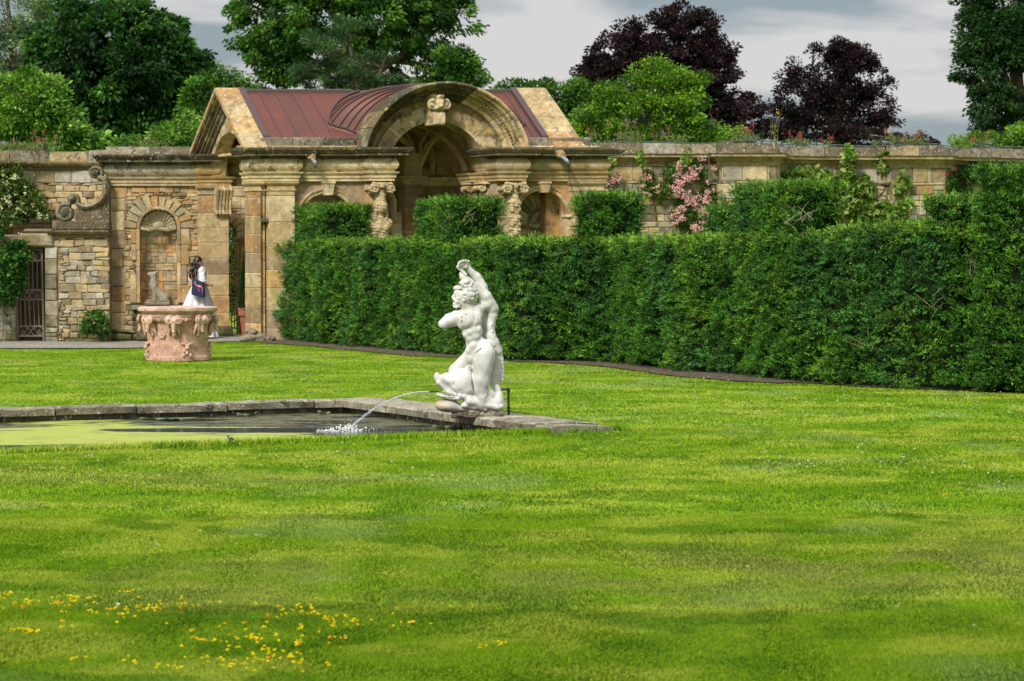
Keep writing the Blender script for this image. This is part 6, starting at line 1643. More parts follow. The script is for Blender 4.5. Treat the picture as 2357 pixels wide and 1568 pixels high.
def rkc(V):
    x = (V[:, 0] - SX) * K + 505; t = np.clip((380 - x) / 150, 0, 1)[:, None]
    return np.array((.55, .53, .48)) * (1 - t) + np.array((.52, .38, .22)) * t
S.build('base_rock', M['marble'], st_, WHT, label='smooth cream and tan rock under the fish jaw', colfn=rkc)
mb = MB(); mb.box(SX - .19, SX + .30, SY - .17, SY + .17, .045, .085, (.13, .11, .085), .01)
for i in range(8): mb.ball((SX - .1 + .055 * i, SY - .15 + rng.normal() * .01, .08), (.045, .03, .025), (.16, .14, .10), 1, jit=.5)
mb.build('rough_plinth', M['grey'], st_)
# water pipe behind it
pt = lambda a, b, d=.05: Vector(W(a, b, SY + d))
pp_ = thing('water_pipe', 'black metal water pipe bent down into the grass behind the statue', 'pipe', (pt(1169, 955).x, SY + .05, 0))
M['blackiron'] = simple('black_iron', (.02, .02, .022), .45, .3)
a, b, c, d = pt(1136, 898), pt(1168, 896), pt(1170, 900), pt(1171, 962)
mb = MB(); mb.tube([a, b], .011, 10); mb.tube([b, c], .012, 10); mb.tube([c, d], .0115, 10); mb.build('pipe_run', M['blackiron'], pp_)
mb = MB(); mb.tube([pt(1166, 896), pt(1170, 895), pt(1170.5, 903)], .018, 10); mb.build('pipe_elbow', M['blackiron'], pp_)
for y_ in (936, 944): mb = MB(); mb.tube([pt(1171, y_), pt(1171, y_ + 5)], .017, 10); mb.build('pipe_coupling', M['blackiron'], pp_)
mb = MB(); mb.tube([W(1010, 901, SY - .02), W(1000, 901.5, SY - .02), W(988, 901.7, SY - .02)], .008, 8, cap=False); mb.build('spout', M['blackiron'], st_)
# jet and splash
m, nt, b = new_mat('falling_water'); b.inputs['Base Color'].default_value = (.75, .8, .85, 1); b.inputs['Roughness'].default_value = .12; b.inputs['Transmission Weight'].default_value = .55; b.inputs['IOR'].default_value = 1.33; M['jet'] = m
jet = thing('water_jet', 'thin arc of water spouting from the fish mouth into the pool', 'water jet', W(1000, 901, SY - .02))
p0 = W(990, 901.8, SY - .02); p1 = W(801, 988, SY - .02); pts = []; rad = []
for i in range(41):
    t = i / 40; x = p0.x + (p1.x - p0.x) * t; z = p0.z + .035 * t - (p0.z + .035 - WZ - .0) * t * t + rng.normal() * .0015 * t
    pts.append((x, SY - .02 + rng.normal() * .002 * t, z)); rad.append(.006 + .001 * t + rng.normal() * .0016 * (t > .3))
mb = MB(); mb.tube(pts, [max(.004, r) for r in rad], 8); 
for i in range(160):
    t = rng.random() ** .4; j = int(t * 40); p = pts[j]; mb.ball((p[0] + rng.normal() * .012 * t, p[1] + rng.normal() * .01, p[2] + rng.normal() * .014 * t), .002 + .003 * rng.random(), sub=1)
mb.build('water_stream', M['jet'], jet)
M['foam'] = simple('foam', (.85, .87, .88), .4)
mb = MB()
for i in range(170):
    a = rng.random() * 2 * PI; r = abs(rng.normal()) * .10; h = abs(rng.normal()) * .035 * max(0, 1 - r / .3); mb.ball((p1.x + r * math.cos(a) * 1.5, p1.y + r * math.sin(a), WZ + h), .003 + .005 * rng.random(), sub=1)
for i in range(40):
    x = p1.x + .15 - rng.random() * .45; y = p1.y + rng.normal() * .12 * (1 + .5 * abs(x - p1.x)); mb.ball((x, y, WZ + .001), ((.006 + .02 * rng.random()), .004, .002), sub=1)
mb.build('splash', M['foam'], jet)['kind'] = 'stuff'

# ================================================================ WELL HEAD
wc = G(410, 822, 0); wY = 37.9; wc = Vector((W(410, 800, wY).x, wY, 0))
wh = thing('well_head', 'pink marble well head carved with rams heads and rosettes on the lawn', 'well head', wc)
M['pink'] = stone_mat('pink_marble', .06, .25, 0, .7, .006, 3, (.10, .07, .06), (.62, .52, .44))
PK = np.array((.60, .34, .26)); PK2 = np.array((.64, .40, .32))
H = 1.6 + (593 - 708) * wY / F
H = abs(1.6 - (708 - 593) * wY / F)
z = lambda py: 1.6 - (py - 593) * (wY - .45) / F
def oct_(t): 
    a = (t + PI / 8) % (PI / 4) - PI / 8; return (1 / math.cos(a)) * .965 * .55 + .45
mb = MB(); mb.lathe([(.0, .02), (.50, .0), (.50, .05), (.485, .08), (.475, .3), (.485, .45), (.50, .56), (.515, .60), (.52, .615), (.54, .62)], wc, 64, PK, rmod=oct_)
mb.build('carved_drum', M['pink'], wh)
mb = MB(); mb.lathe([(.54, .66), (.555, .68), (.56, .73), (.575, .745), (.60, .75), (.625, .775), (.625, .815), (.61, .83), (.56, .832), (.48, .832), (.46, .82), (.44, .6)], wc, 64, PK2 * np.array((1., 1.05, 1.1)), rmod=oct_); mb.build('rim', M['pink'], wh)
mb = MB()
for k in range(64):
    a = 2 * PI * k / 64; r = .535 * oct_(a); t = Vector((-math.sin(a), math.cos(a), 0)); c = wc + Vector((r * math.cos(a), r * math.sin(a), .64))
    d = (t * .8 + Vector((0, 0, .6))).normalized(); mb.tube([c - d * .042, c - d * .02, c + d * .02, c + d * .042], [.012, .026, .026, .012], 6, PK * rng.uniform(.9, 1.1))
mb.build('rope_band', M['pink'], wh)
mb = MB(); mb.lathe([(.43, .5), (.0, .5)], wc, 32, (.02, .02, .02)); mb.build('dark_shaft_disc', M['core'], wh)  # flat disc, the darkness of the shaft painted as its colour
for k in range(8):
    a = -PI / 2 + .02 + (k) * PI / 4 + PI / 8 * 0 + .0
    Mx = Matrix.Translation(wc) @ Matrix.Rotation(a + PI / 2, 4, 'Z')
    S = SDF((-.17, -.74, .30), (.17, -.40, .72), .010)
    for sg in (-1, 1):
        for i in range(24):
            t = i / 23; rr = .062 * (1 - .78 * t); b_ = PI / 2 - sg * t * 2 * PI * 1.35
            S.ell((sg * .07 + sg * .0 + rr * math.cos(b_), -.60 + .02 * t * -1, .63 + rr * math.sin(b_)), .0185, None, .004)
        S.cap((sg * .02, -.56, .66), (sg * .06, -.60, .69), .03, .025, .01)
        S.cap((sg * .05, -.53, .56), (sg * .08, -.50, .42), .03, .015, .02)
        S.ell((sg * .028, -.605, .56), .010, None, .004, 's')
    S.ell((0, -.57, .62), (.05, .06, .06), None, .02); S.cap((0, -.58, .57), (0, -.60, .47), .042, .026, .015); S.ell((0, -.615, .455), (.03, .02, .02), None, .01); S.cap((0, -.54, .6), (0, -.50, .4), .05, .03, .02)
    def fn(V, Mx=Mx): A = np.array(Mx); return V @ A[:3, :3].T + A[:3, 3]
    if k == 0: head_me = None
    if k < 8:
        V, Qd = S.mesh(); mesh_np('ram_head', fn(V), Qd, M['pink'], wh, np.tile(PK2, (len(V), 1)), True)
    # rosette between heads
    a2 = a + PI / 8; Mr = Matrix.Translation(wc) @ Matrix.Rotation(a2 + PI / 2, 4, 'Z'); mb = MB()
    if k % 2 == 1:
        for i in range(6): mb.ball(Mr @ Vector((.034 * math.cos(i * PI / 3), -.495, .40 + .04 * math.sin(i * PI / 3))), (.024, .024, .028), PK2, 2)
        mb.ball(Mr @ Vector((0, -.51, .40)), (.016, .02, .018), PK2, 2); mb.build('rosette', M['pink'], wh)
    else:
        for i in range(9):
            t = -1 + 2 * i / 8; mb.ball(Mr @ Vector((.08 * t, -.50, .27 - .03 * (1 - abs(t)) + .0)), (.02, .02, .022), PK2, 1)
        mb.ball(Mr @ Vector((0, -.52, .205)), (.035, .035, .04), PK2, 2); mb.ball(Mr @ Vector((0, -.50, .12)), (.03, .03, .045), PK2, 2)
        for sg in (-1, 1): mb.ball(Mr @ Vector((sg * .055, -.50, .08)), (.03, .03, .04), PK2, 2); mb.ball(Mr @ Vector((sg * .04, -.50, .15)), (.025, .025, .035), PK2, 1)
        mb.build('cherub_relief', M['pink'], wh); mb = MB(); mb.tube([Mr @ Vector((.13 * math.cos(t), -.487, .47 + .10 * math.sin(t))) for t in np.linspace(.3, PI - .3, 12)], .008, 5, PK2)
        mb.build('relief_arch', M['pink'], wh)

# ================================================================ DOG STATUE
dY = 49.78; dp = lambda a, b, d=0: np.array([W(a, b, dY).x, dY + d, W(a, b, dY).z])
dg = thing('dog_statue', 'pale stone statue of a sitting dog on the ledge before the shell niche', 'statue', dp(368, 698))
S = SDF(dp(330, 705, -.28), dp(400, 612, .28), .008)
D2 = lambda a, b: (a / 2123 * 650 + 500) / 1.7378
D3 = lambda a: (a / 1568 * 480 + 1000) / 1.7378
def dq(a, b, d=0): return dp(D2(a, b), D3(b), d)
u1 = (650 / 2123) / 1.7378 * dY / F
S.cap(dq(385, 500, 0), dq(520, 630, 0), 52 * u1, 70 * u1, .04, 'u', .9); S.ell(dq(375, 450), (60 * u1, 50 * u1, 70 * u1), None, .03); S.ell(dq(520, 620), (68 * u1, 62 * u1, 52 * u1), None, .03)
S.cap(dq(372, 420), dq(380, 350), 44 * u1, 38 * u1, .02); S.ell(dq(375, 325), (48 * u1, 42 * u1, 42 * u1), None, .02); S.cap(dq(365, 322), dq(318, 316), 34 * u1, 25 * u1, .012)
S.cap(dq(322, 330), dq(340, 345), 12 * u1, 16 * u1, .01); S.cap(dq(318, 322), dq(348, 330), 4 * u1, 4 * u1, .003, 's', 4)
for sg in (-1, 1):
    S.cap(dq(404, 308, sg * .05), dq(420, 278, sg * .055), 15 * u1, 6 * u1, .01)
    S.cap(dq(385, 480, sg * .06), dq(398 if sg < 0 else 362, 650, sg * .06), 26 * u1, 17 * u1, .02); S.cap(dq(398 if sg < 0 else 362, 655, sg * .06), dq(372 if sg < 0 else 338, 662, sg * .06), 16 * u1, 13 * u1, .01)
    S.ell(dq(510, 635, sg * .06), (52 * u1, 26 * u1, 36 * u1), None, .02)
    S.cap(dq(500, 655, sg * .08), dq(450, 662, sg * .09), 17 * u1, 13 * u1, .01)
for i in range(4): S.cap(dq(330 + i * 6, 365 + i * 12, -.10), dq(400, 375 + i * 12, -.08), 5 * u1, 5 * u1, .003, 's')
S.build('carved_dog', M['grey'], dg, srgb(188, 176, 150) * .7)
mb = MB(); a, b = dq(275, 700), dq(605, 672); mb.box(a[0], b[0], dY - .18, dY + .16, .622, b[2], srgb(176, 166, 140) * .65, .015); mb.box(a[0] + .05, b[0] - .02, dY - .15, dY + .13, b[2] + .003, b[2] + .035, srgb(176, 166, 140) * .65, .01); mb.build('statue_slab', M['grey'], dg)
# ================================================================ PERSON
wY2 = 48.4; um = wY2 / F * (650 / 2123) / 1.7378      # metres per pixel of the close-up
zf = -.10
def wq(a, b, d=0): p = W(D2(a, 0), D3(b), wY2); return np.array([p.x, wY2 + d, p.z])
wc0 = wq(960, 600)
per = thing('person', 'woman with long dark hair in a white dress walking towards the side passage', 'person', (wc0[0], wY2, zf))
SK = np.array((.50, .30, .22))
m, nt, b = new_mat('skin'); b.inputs['Base Color'].default_value = (*SK, 1); b.inputs['Roughness'].default_value = .5; b.inputs['Subsurface Weight'].default_value = .08; M['skin'] = m
hd = wq(965, 165); x0 = wq(960, 0)[0]; X_ = lambda a: wq(a, 0)[0]; Z_ = lambda b: wq(0, b)[2]
S = SDF((X_(700), wY2 - .36, zf - .02), (X_(1230), wY2 + .36, Z_(60)), .0085)
# head turned away to the right
S.ell(hd + (0, 0, .0), (.078, .088, .112), None, .02); S.ell(hd + (.035, -.0, -.055), (.05, .055, .05), None, .02); S.cap(hd + (.0, 0, -.06), (X_(955), wY2, Z_(270)), .052, .056, .02)
S.ell(hd + (.082, -.01, -.018), (.016, .014, .020), None, .008); S.ell(hd + (.074, -.01, .02), (.014, .03, .01), None, .008); S.ell(hd + (.070, -.01, -.052), (.012, .022, .008), None, .004); S.ell(hd + (.062, -.01, -.082), (.022, .026, .02), None, .01)
S.ell(hd + (.070, -.045, .006), (.010, .014, .008), None, .003, 's'); S.ell(hd + (.018, -.085, -.02), (.018, .012, .03), None, .005)
# trunk, pelvis, legs
S.ell((X_(955), wY2, Z_(330)), (.15, .12, .20), None, .03); S.ell((X_(965), wY2, Z_(470)), (.12, .10, .16), None, .04); S.ell((X_(965), wY2, Z_(590)), (.17, .13, .16), None, .04)
for sg, dx in ((-1, .10), (1, -.12)):
    hip = np.array([X_(960), wY2 + sg * .08, Z_(620)]); kn = np.array([x0 + dx, wY2 + sg * .08, zf + .48]); an = np.array([x0 + dx * 1.8 - (.03 if dx < 0 else 0), wY2 + sg * .08, zf + .09])
    S.cap(hip, kn, .085, .055, .03); S.cap(kn, an, .055, .034, .02); S.cap(an + (0, 0, -.03), an + (.15, 0, -.055), .032, .024, .02)
# arms
sh = np.array([X_(1010), wY2 - .12, Z_(275)]); el = wq(1035, 440, -.20); wr = wq(1085, 462, -.12)
S.cap(sh, el, .052, .042, .02); S.cap(el, wr, .040, .026, .015)
hand = wr + (.045, .03, .005); S.ell(hand, (.045, .022, .028), None, .012)
for i in range(4): b0 = hand + (.03, .012 - .0, .022 - .015 * i); S.cap(b0, b0 + (.032 - .004 * abs(i - 1), .018, -.004), .0085, .008, .003); S.cap(b0 + (.032 - .004 * abs(i - 1), .018, -.004), b0 + (.024, .042, -.012), .008, .007, .003)
S.cap(hand + (-.01, 0, .025), hand + (.018, .012, .05), .010, .008, .004)
sh2 = np.array([X_(890), wY2 + .10, Z_(290)]); el2 = wq(850, 420, .16); wr2 = wq(895, 520, .10)
S.cap(sh2, el2, .050, .040, .02); S.cap(el2, wr2, .038, .026, .015); h2 = wr2 + (.03, -.0, -.04); S.ell(h2, (.024, .02, .045), None, .012)
for i in range(4): b0 = h2 + (-.015 + .011 * i, 0, -.035); S.cap(b0, b0 + (.004, -.004, -.03), .0085, .007, .003); S.cap(b0 + (.004, -.004, -.03), b0 + (.016, -.01, -.05), .007, .006, .003)
S.cap(h2 + (.02, 0, .0), h2 + (.042, -.01, -.03), .010, .008, .004)
S.build('body', M['skin'], per, SK)
m, nt, b = new_mat('white_cotton'); b.inputs['Base Color'].default_value = (.62, .62, .65, 1); b.inputs['Roughness'].default_value = .85; b.inputs['Sheen Weight'].default_value = .2; M['cotton'] = m
# dress: bodice and puffed sleeves sculpted, gathered skirt as a pleated lathe
S = SDF((X_(760), wY2 - .36, Z_(480)), (X_(1160), wY2 + .34, Z_(215)), .009)
S.ell((X_(958), wY2, Z_(335)), (.168, .14, .215), None, .03); S.ell((X_(960), wY2, Z_(430)), (.145, .125, .14), None, .03); S.ell((X_(960), wY2, Z_(262)), (.14, .12, .075), None, .03)
S.cap(sh + (.0, 0, .0), sh * .25 + el * .75, .072, .078, .03); S.ell(sh * .18 + el * .82, (.062, .062, .04), None, .02)
S.cap(sh2, sh2 * .3 + el2 * .7, .068, .072, .03)
S.ell((X_(960), wY2, Z_(225)), (.075, .07, .05), None, .01, 's')
S.wob(.005, 30, 6); S.build('bodice', M['cotton'], per, (.8, .8, .8))
mb = MB(); rings = []; zt_, zb_ = Z_(455), zf + .12; nn = 96; v = []; f = []
for i in range(15):
    t = i / 14; z = zt_ + (zb_ - zt_) * t; w_ = .135 + .29 * t ** .75; cxx = X_(968) - .07 * t
    for k in range(nn):
        a = 2 * PI * k / nn; pl = 1 + (.05 + .09 * t) * math.sin(a * 15 + 1.5 * math.sin(a * 2)) * min(1, t * 3) + .02 * math.sin(a * 5 + t * 4)
        v.append((cxx + w_ * pl * math.cos(a), wY2 + w_ * .82 * pl * math.sin(a), z + .01 * math.sin(a * 4) * t))
for i in range(14):
    for k in range(nn): f.append((i * nn + k, i * nn + (k + 1) % nn, (i + 1) * nn + (k + 1) % nn, (i + 1) * nn + k))
mb.add(v, f); mb.build('skirt', M['cotton'], per, smooth=True)
mb = MB(); c = sh * .12 + el * .88
for sg in (-1, 1):
    mb.ball(c + np.array((.0 + .03 * sg, -.07, .02)), (.03, .012, .018), sub=2); mb.tube([c + np.array((0, -.07, .015)), c + np.array((.02 * sg, -.075, -.03)), c + np.array((.03 * sg, -.07, -.07))], [.010, .008, .004], 6)
mb.build('sleeve_bow', M['cotton'], per)
# hair
m, nt, b = new_mat('dark_hair'); b.inputs['Base Color'].default_value = (.022, .010, .009, 1); b.inputs['Roughness'].default_value = .42; M['hair'] = m
S = SDF((X_(800), wY2 - .26, Z_(380)), (X_(1060), wY2 + .26, Z_(60)), .0085)
S.ell(hd + (-.02, 0, .02), (.093, .10, .115), None, .02); S.ell(hd + (-.05, -.0, -.06), (.08, .10, .12), None, .03)
S.cap(hd + (-.05, -.02, -.1), (X_(905), wY2 - .10, Z_(300)), .085, .05, .03, 'u', 1.2); S.cap((X_(900), wY2 - .06, Z_(260)), (X_(870), wY2 - .05, Z_(345)), .05, .022, .02)
rr_ = np.random.default_rng(9)
for i in range(34):
    a = rr_.uniform(-.13, .12); x_ = hd[0] - .07 + rr_.normal() * .04; pts = []; ph = rr_.random() * 6
    z_top = hd[2] + .0 - .06 * rr_.random(); ln = rr_.uniform(.22, .40)
    for j in range(7):
        t = j / 6; pts.append((x_ - .05 * t + .018 * math.sin(ph + t * 9), wY2 - .06 + a - .04 * t + .016 * math.cos(ph + t * 8), z_top - ln * t))
    S.chain(pts, [.02, .019, .018, .017, .015, .012, .007], .006)
S.box(hd + (.11, 0, -.06), (.05, .15, .10), None, .02, .01, 's')
S.build('hair', M['hair'], per, (.03, .02, .02))
# bag with embroidered animal, carried on the near shoulder
by = wY2 - .30
bag = thing('shoulder_bag', 'navy blue tote bag with a bright embroidered animal on the woman\'s near side', 'bag', wq(985, 620, -.3))
M['navy'] = simple('navy_canvas', (.008, .022, .07), .8); M['strap'] = simple('brown_strap', (.12, .055, .03), .6)
def bq(a, b, d=-.30): return wq(a, b, d)
v = []; f = []
out2 = [(905, 378), (945, 384), (1000, 400), (1050, 425), (1056, 480), (1068, 560), (1074, 600), (1050, 622), (1010, 618), (950, 600), (894, 580), (892, 540), (898, 470), (900, 420)]
cen = bq(980, 510, -.36); n = len(out2)
mb = MB(); v = [bq(a, b, -.30) for a, b in out2] + [bq(a * .9 + 98, b * .9 + 51, -.365) for a, b in out2] + [bq(a, b, -.23) for a, b in out2] + [cen + (0, -.02, 0)] + [bq(980, 510, -.22)]
for i in range(n):
    j = (i + 1) % n; f += [(i, j, n + j, n + i), (n + i, n + j, 3 * n), (2 * n + j, 2 * n + i, 3 * n + 1), (2 * n + i, 2 * n + j, j, i)]
mb.add(v, f); mb.build('bag_body', M['navy'], bag)
mb = MB(); mb.tube([bq(948, 386, -.33), bq(944, 320, -.30), bq(948, 265, -.24), bq(958, 240, -.12), bq(962, 236, 0)], .011, 6); mb.tube([bq(908, 380, -.27), bq(885, 330, -.22), bq(890, 300, -.17), bq(935, 245, -.10)], .009, 6); mb.build('strap', M['strap'], bag)
mb = MB(); TT = lambda pts, r, c: mb.tube([bq(a, b, -.385 + .00012 * abs(a - 980)) for a, b in pts], r, 5, c)
cs = [(.75, .05, .22), (.85, .35, .05), (.8, .65, .08), (.1, .45, .5), (.8, .15, .45)]
TT([(945, 415), (955, 445), (975, 470)], .009, cs[1]); TT([(942, 412), (958, 408)], .007, cs[0]); TT([(975, 470), (1010, 480), (1035, 485)], .012, cs[4]); TT([(985, 462), (1025, 472)], .007, cs[2])
for a, b, c in ((985, 545, 0), (1000, 540, 4), (1030, 550, 0), (1045, 555, 4)): TT([(a + 6, 485), (a, 515), (a + 3, b)], .004, cs[c])
TT([(1035, 480), (1045, 500), (1042, 520)], .005, cs[3])
m, nt, b = new_mat('embroidery'); at = N(nt, 'ShaderNodeAttribute', attribute_name='Col'); nt.links.new(at.outputs['Color'], b.inputs['Base Color']); M['emb'] = m
mb.build('embroidery', M['emb'], bag)
mb = MB(); mb.tube([bq(862, 378, -.16), bq(895, 382, -.18)], .008, 5, (.7, .02, .03)); mb.build('red_tag', M['emb'], bag)

# ================================================================ POTTED TOPIARY
py_ = 48.0; pb = W(573, 780, py_); P0 = np.array([W(570, 700, py_).x, py_, .0])
pot = thing('potted_topiary', 'tall thin evergreen in a terracotta pot beside the pavilion doorway', 'potted plant', P0)
M['terra'] = stone_mat('terracotta', .1, .1, 0, .8, .003, 3)
mb = MB(); TC = np.array((.30, .085, .045)); mb.lathe([(0, .0), (.10, .0), (.105, .02), (.155, .42), (.165, .44), (.19, .45), (.19, .50), (.185, .55), (.195, .56), (.195, .60), (.17, .60), (.16, .52), (0, .52)], P0, 28, TC); mb.build('terracotta_pot', M['terra'], pot, smooth=False)
n = 5200; t = rng.random(n) ** .8; a = rng.random(n) * 2 * PI; r = .17 * (1 - t ** 1.4) + .02 + .03 * rng.random(n); zz = .58 + 1.25 * t
P = np.stack([P0[0] + .03 * t + r * np.cos(a) * rng.random(n) ** .3, P0[1] + r * np.sin(a), zz], 1)
V, Q, C = leaves(P, np.stack([np.cos(a), np.sin(a), .5 * np.ones(n)], 1) + sph(n) * .5, .05 * (.6 + .8 * rng.random(n)), .018, np.array((.022, .06, .014)) * (.5 + rng.random((n, 1)))); mesh_np('foliage', V, Q, M['leaf'], pot, C)
mb = MB(); mb.tube([P0 + (0, 0, .5), P0 + (.01, 0, 1.2), P0 + (.03, 0, 1.9)], [.014, .01, .004], 6, (.06, .05, .03)); mb.build('stem', M['bark'], pot)

# ================================================================ STONES BY THE PIER
for i, (a, b, r) in enumerate(((573, 776, .17), (590, 770, .19), (604, 780, .14), (585, 762, .13), (614, 776, .14), (561, 782, .10), (597, 785, .11))):
    S = SDF((-.3, -.3, -.3), (.3, .3, .3), .014); rr_ = np.random.default_rng(40 + i)
    for k in range(9): S.ell(rr_.normal(size=3) * r * (.4, .4, .2), np.array((1.2, 1, .7)) * r * rr_.uniform(.35, .6), None, .03)
    for k in range(8): d = rr_.normal(size=3); d /= np.linalg.norm(d); S.ell(d * r * 1.0, r * .22, None, .01, 's')
    V, Qd = S.mesh(); c = np.array(W(a, b, 46.2)); c[2] = max(c[2] - .03, .03)
    if len(V): 
        lab = ('lumpy weathered rockery stone lowest beside the flower pot', 'pitted pale rockery stone against the pier base', 'small knobbly rockery stone nearest the hedge end', 'topmost rockery stone on the heap by the pier', 'rockery stone tucked under the hedge end', 'smallest rockery stone at the left of the heap', 'rockery stone at the front of the heap')[i]
        o = mesh_np('rockery_stone', V + c, Qd, M['grey'], None, np.tile(srgb(176, 164, 134) * .6, (len(V), 1)), True); tag(o, lab, 'stone', 'rockery stones beside the pier')

# ================================================================ WALL PLANTS
def patch(Y, blobs, n, leaf, cols, out=.12, droop=.1, aspect=.7, yfn=None):
    P = []; 
    for (px, py, rx, ry, k) in blobs:
        m_ = int(n * k); a = rng.random(m_) * 2 * PI; r = rng.random(m_) ** .55
        x, z = px + rx * r * np.cos(a), py + ry * r * np.sin(a)
        for p, q_, rr in zip(x, z, r):
            yy = Y if yfn is None else yfn(p); w_ = W(p, q_, yy); P.append((w_.x, yy - .04 - out * (1 - rr * rr) * (.4 + .8 * rng.random()), w_.z))
    P = np.array(P); P = P[fbm(P[:, 0] * 2.6, P[:, 2] * 2.6, 201, 3) > .36]; P += rng.normal(size=P.shape) * np.array([.03, .01, .03]); m_ = len(P); cl = np.array(cols)[rng.integers(0, len(cols), m_)] * (.6 + .8 * rng.random((m_, 1)))
    d = np.stack([rng.normal(size=m_) * .7, -.5 + rng.normal(size=m_) * .4, rng.normal(size=m_) * .6 - droop], 1)
    L = leaf * (.6 + .8 * rng.random(m_)); return leaves(P, d, L, L * aspect, cl, .3), P
def vine(name, label, cat_, Y, blobs, n, leaf, cols, stems=(), bloom=None, yfn=None, base=None, **kw):
    c = W(blobs[0][0], 700, Y); root = thing(name, label, cat_, (c.x, Y - .05, 0))
    (V, Q, C), P = patch(Y, blobs, n, leaf, cols, yfn=yfn, **kw); mesh_np('leaves', V, Q, M['leaf'], root, C)
    mb = MB()
    for s_ in stems:
        pts = [W(a, b, (Y if yfn is None else yfn(a)) - .06) for a, b in s_]; mb.tube(pts, [.016] + [.012] * (len(pts) - 2) + [.005], 5, (.12, .09, .05))
    if stems: mb.build('stems', M['bark'], root)
    if bloom:
        cols_, k, rad, per_ = bloom; sel = []
        for (px, py, rx, ry, w_) in blobs:
            for i in range(max(1, int(k * w_))): 
                a = rng.random() * 2 * PI; r = rng.random() ** .5; xx, zz = px + rx * r * math.cos(a), py + ry * r * math.sin(a); yy = Y if yfn is None else yfn(xx); p = W(xx, zz, yy - .34); sel.append(p)
        B = []
        for p in sel:
            m_ = int(per_ * rng.uniform(.4, 1.4)); B.append(np.array(p) + rng.normal(size=(m_, 3)) * rad * rng.uniform(.5, 1.2))
        B = np.concatenate(B); B = np.repeat(B, 7, axis=0); m_ = len(B); d = sph(m_); d[:, 1] -= .5
        cc = np.array(cols_)[np.repeat(rng.integers(0, len(cols_), m_ // 7), 7)] * (.85 + .3 * rng.random((m_, 1)))
        V, Q, C = leaves(B, d, .028, .026, cc, .2); mesh_np('blossoms', V, Q, M['petal'], root, C)
    return root
g_iv = [(.035, .12, .015), (.055, .17, .02), (.09, .22, .03), (.02, .07, .012)]
g_rs = [(.04, .12, .02), (.07, .17, .03), (.12, .22, .05), (.16, .24, .06)]
g_vn = [(.20, .32, .06), (.28, .38, .10), (.13, .24, .04), (.32, .36, .12)]
vine('ivy', 'glossy green ivy hanging beside the iron gate', 'climber', 49.45, [(15, 600, 38, 70, .4), (10, 680, 30, 45, .2), (35, 630, 26, 50, .2), (50, 590, 24, 26, .07), (28, 545, 40, 30, .2)], 5200, .085, g_iv, [((5, 790), (10, 700), (20, 620), (30, 540)), ((50, 600), (60, 615), (72, 620))], out=.3)
vine('climbing_rose', 'climbing rose with large white flowers at the far left of the wall', 'rose', 50.3, [(25, 430, 60, 45, .4), (70, 470, 38, 40, .25), (20, 500, 55, 45, .35), (90, 505, 26, 18, .08), (15, 395, 40, 20, .12), (100, 500, 20, 14, .04)], 4600, .07, g_rs + [(.14, .08, .04)], [((0, 560), (20, 480), (40, 420), (60, 390))], bloom=([(.85, .83, .66), (.80, .74, .5)], 26, .028, 5), out=.28)
ry = lambda a: float(np.interp(a, [p[0] for p in rp_px], [p[1] for p in rp_px]))
vine('climbing_rose', 'climbing rose covered in pink blossom in front of the right wall', 'rose', 49.0, [(1585, 430, 38, 60, .3), (1600, 490, 55, 45, .32), (1560, 400, 40, 28, .14), (1635, 400, 30, 22, .05), (1590, 380, 45, 20, .06), (1640, 470, 30, 46, .2), (1655, 500, 18, 24, .08)], 5600, .055, g_rs, [((1580, 600), (1585, 500), (1590, 420), (1600, 375))], bloom=([(.84, .48, .60), (.82, .56, .60), (.85, .62, .62), (.85, .58, .70)], 62, .042, 20), out=.3, yfn=ry)
vine('rose_shoots', 'small pink rose with pale leaves beside the pavilion corner', 'rose', 49.0, [(1405, 415, 24, 14, .3), (1390, 440, 30, 16, .5)], 900, .05, g_rs + g_lt, [((1395, 470), (1400, 430), (1406, 385))], bloom=([(.85, .45, .58), (.8, .55, .6)], 20, .05, 12), out=.2, yfn=ry)
vine('rose_shoots', 'sparse pink flowered shoots left of the large pink rose', 'rose', 49.0, [(1500, 430, 34, 22, .35), (1520, 445, 24, 20, .3), (1490, 415, 14, 26, .3)], 1000, .05, g_rs + g_lt, [((1510, 500), (1500, 430), (1495, 400))], bloom=([(.85, .55, .58), (.8, .5, .5)], 12, .04, 8), out=.2, yfn=ry)
vine('grape_vine', 'pale green broad leaved vine trained along the right wall', 'climber', 50.2, [(1850, 405, 45, 14, .16), (1905, 420, 40, 18, .16), (1960, 440, 45, 26, .28), (2010, 415, 40, 14, .14), (2055, 420, 34, 22, .12), (1955, 470, 36, 22, .2), (2010, 490, 50, 22, .2), (2070, 470, 24, 16, .03), (1950, 385, 10, 45, .06), (2035, 385, 12, 34, .05), (1840, 425, 22, 10, .04), (2045, 500, 40, 16, .14)], 5200, .13, g_vn, [((1960, 520), (1958, 440), (1950, 350)), ((1840, 405), (1900, 412), (1960, 430), (2060, 420), (2085, 395)), ((1990, 480), (2035, 440), (2040, 360))], out=.26, yfn=ry, aspect=.85)
for a, b, lab in ((1401, 378, 'lone pale shoot poking over the cornice beside the pavilion'), (1478, 366, 'pale shoot over the cornice left of the pink rose'), (1580, 362, 'pale shoot over the cornice above the pink rose'), (1632, 365, 'pale shoot over the cornice right of the pink rose'), (1953, 352, 'tallest pale shoot, standing up over the parapet above the vine')):
    vine('vine_shoot', lab, 'climber', 48.9, [(a, b, 8, 16, 1.0)], 110, .09, g_lt + g_vn, [((a + 2, b + 40), (a, b), (a + 1, b - 18))], out=.1, yfn=lambda x, _b=0: ry(x) - .3)
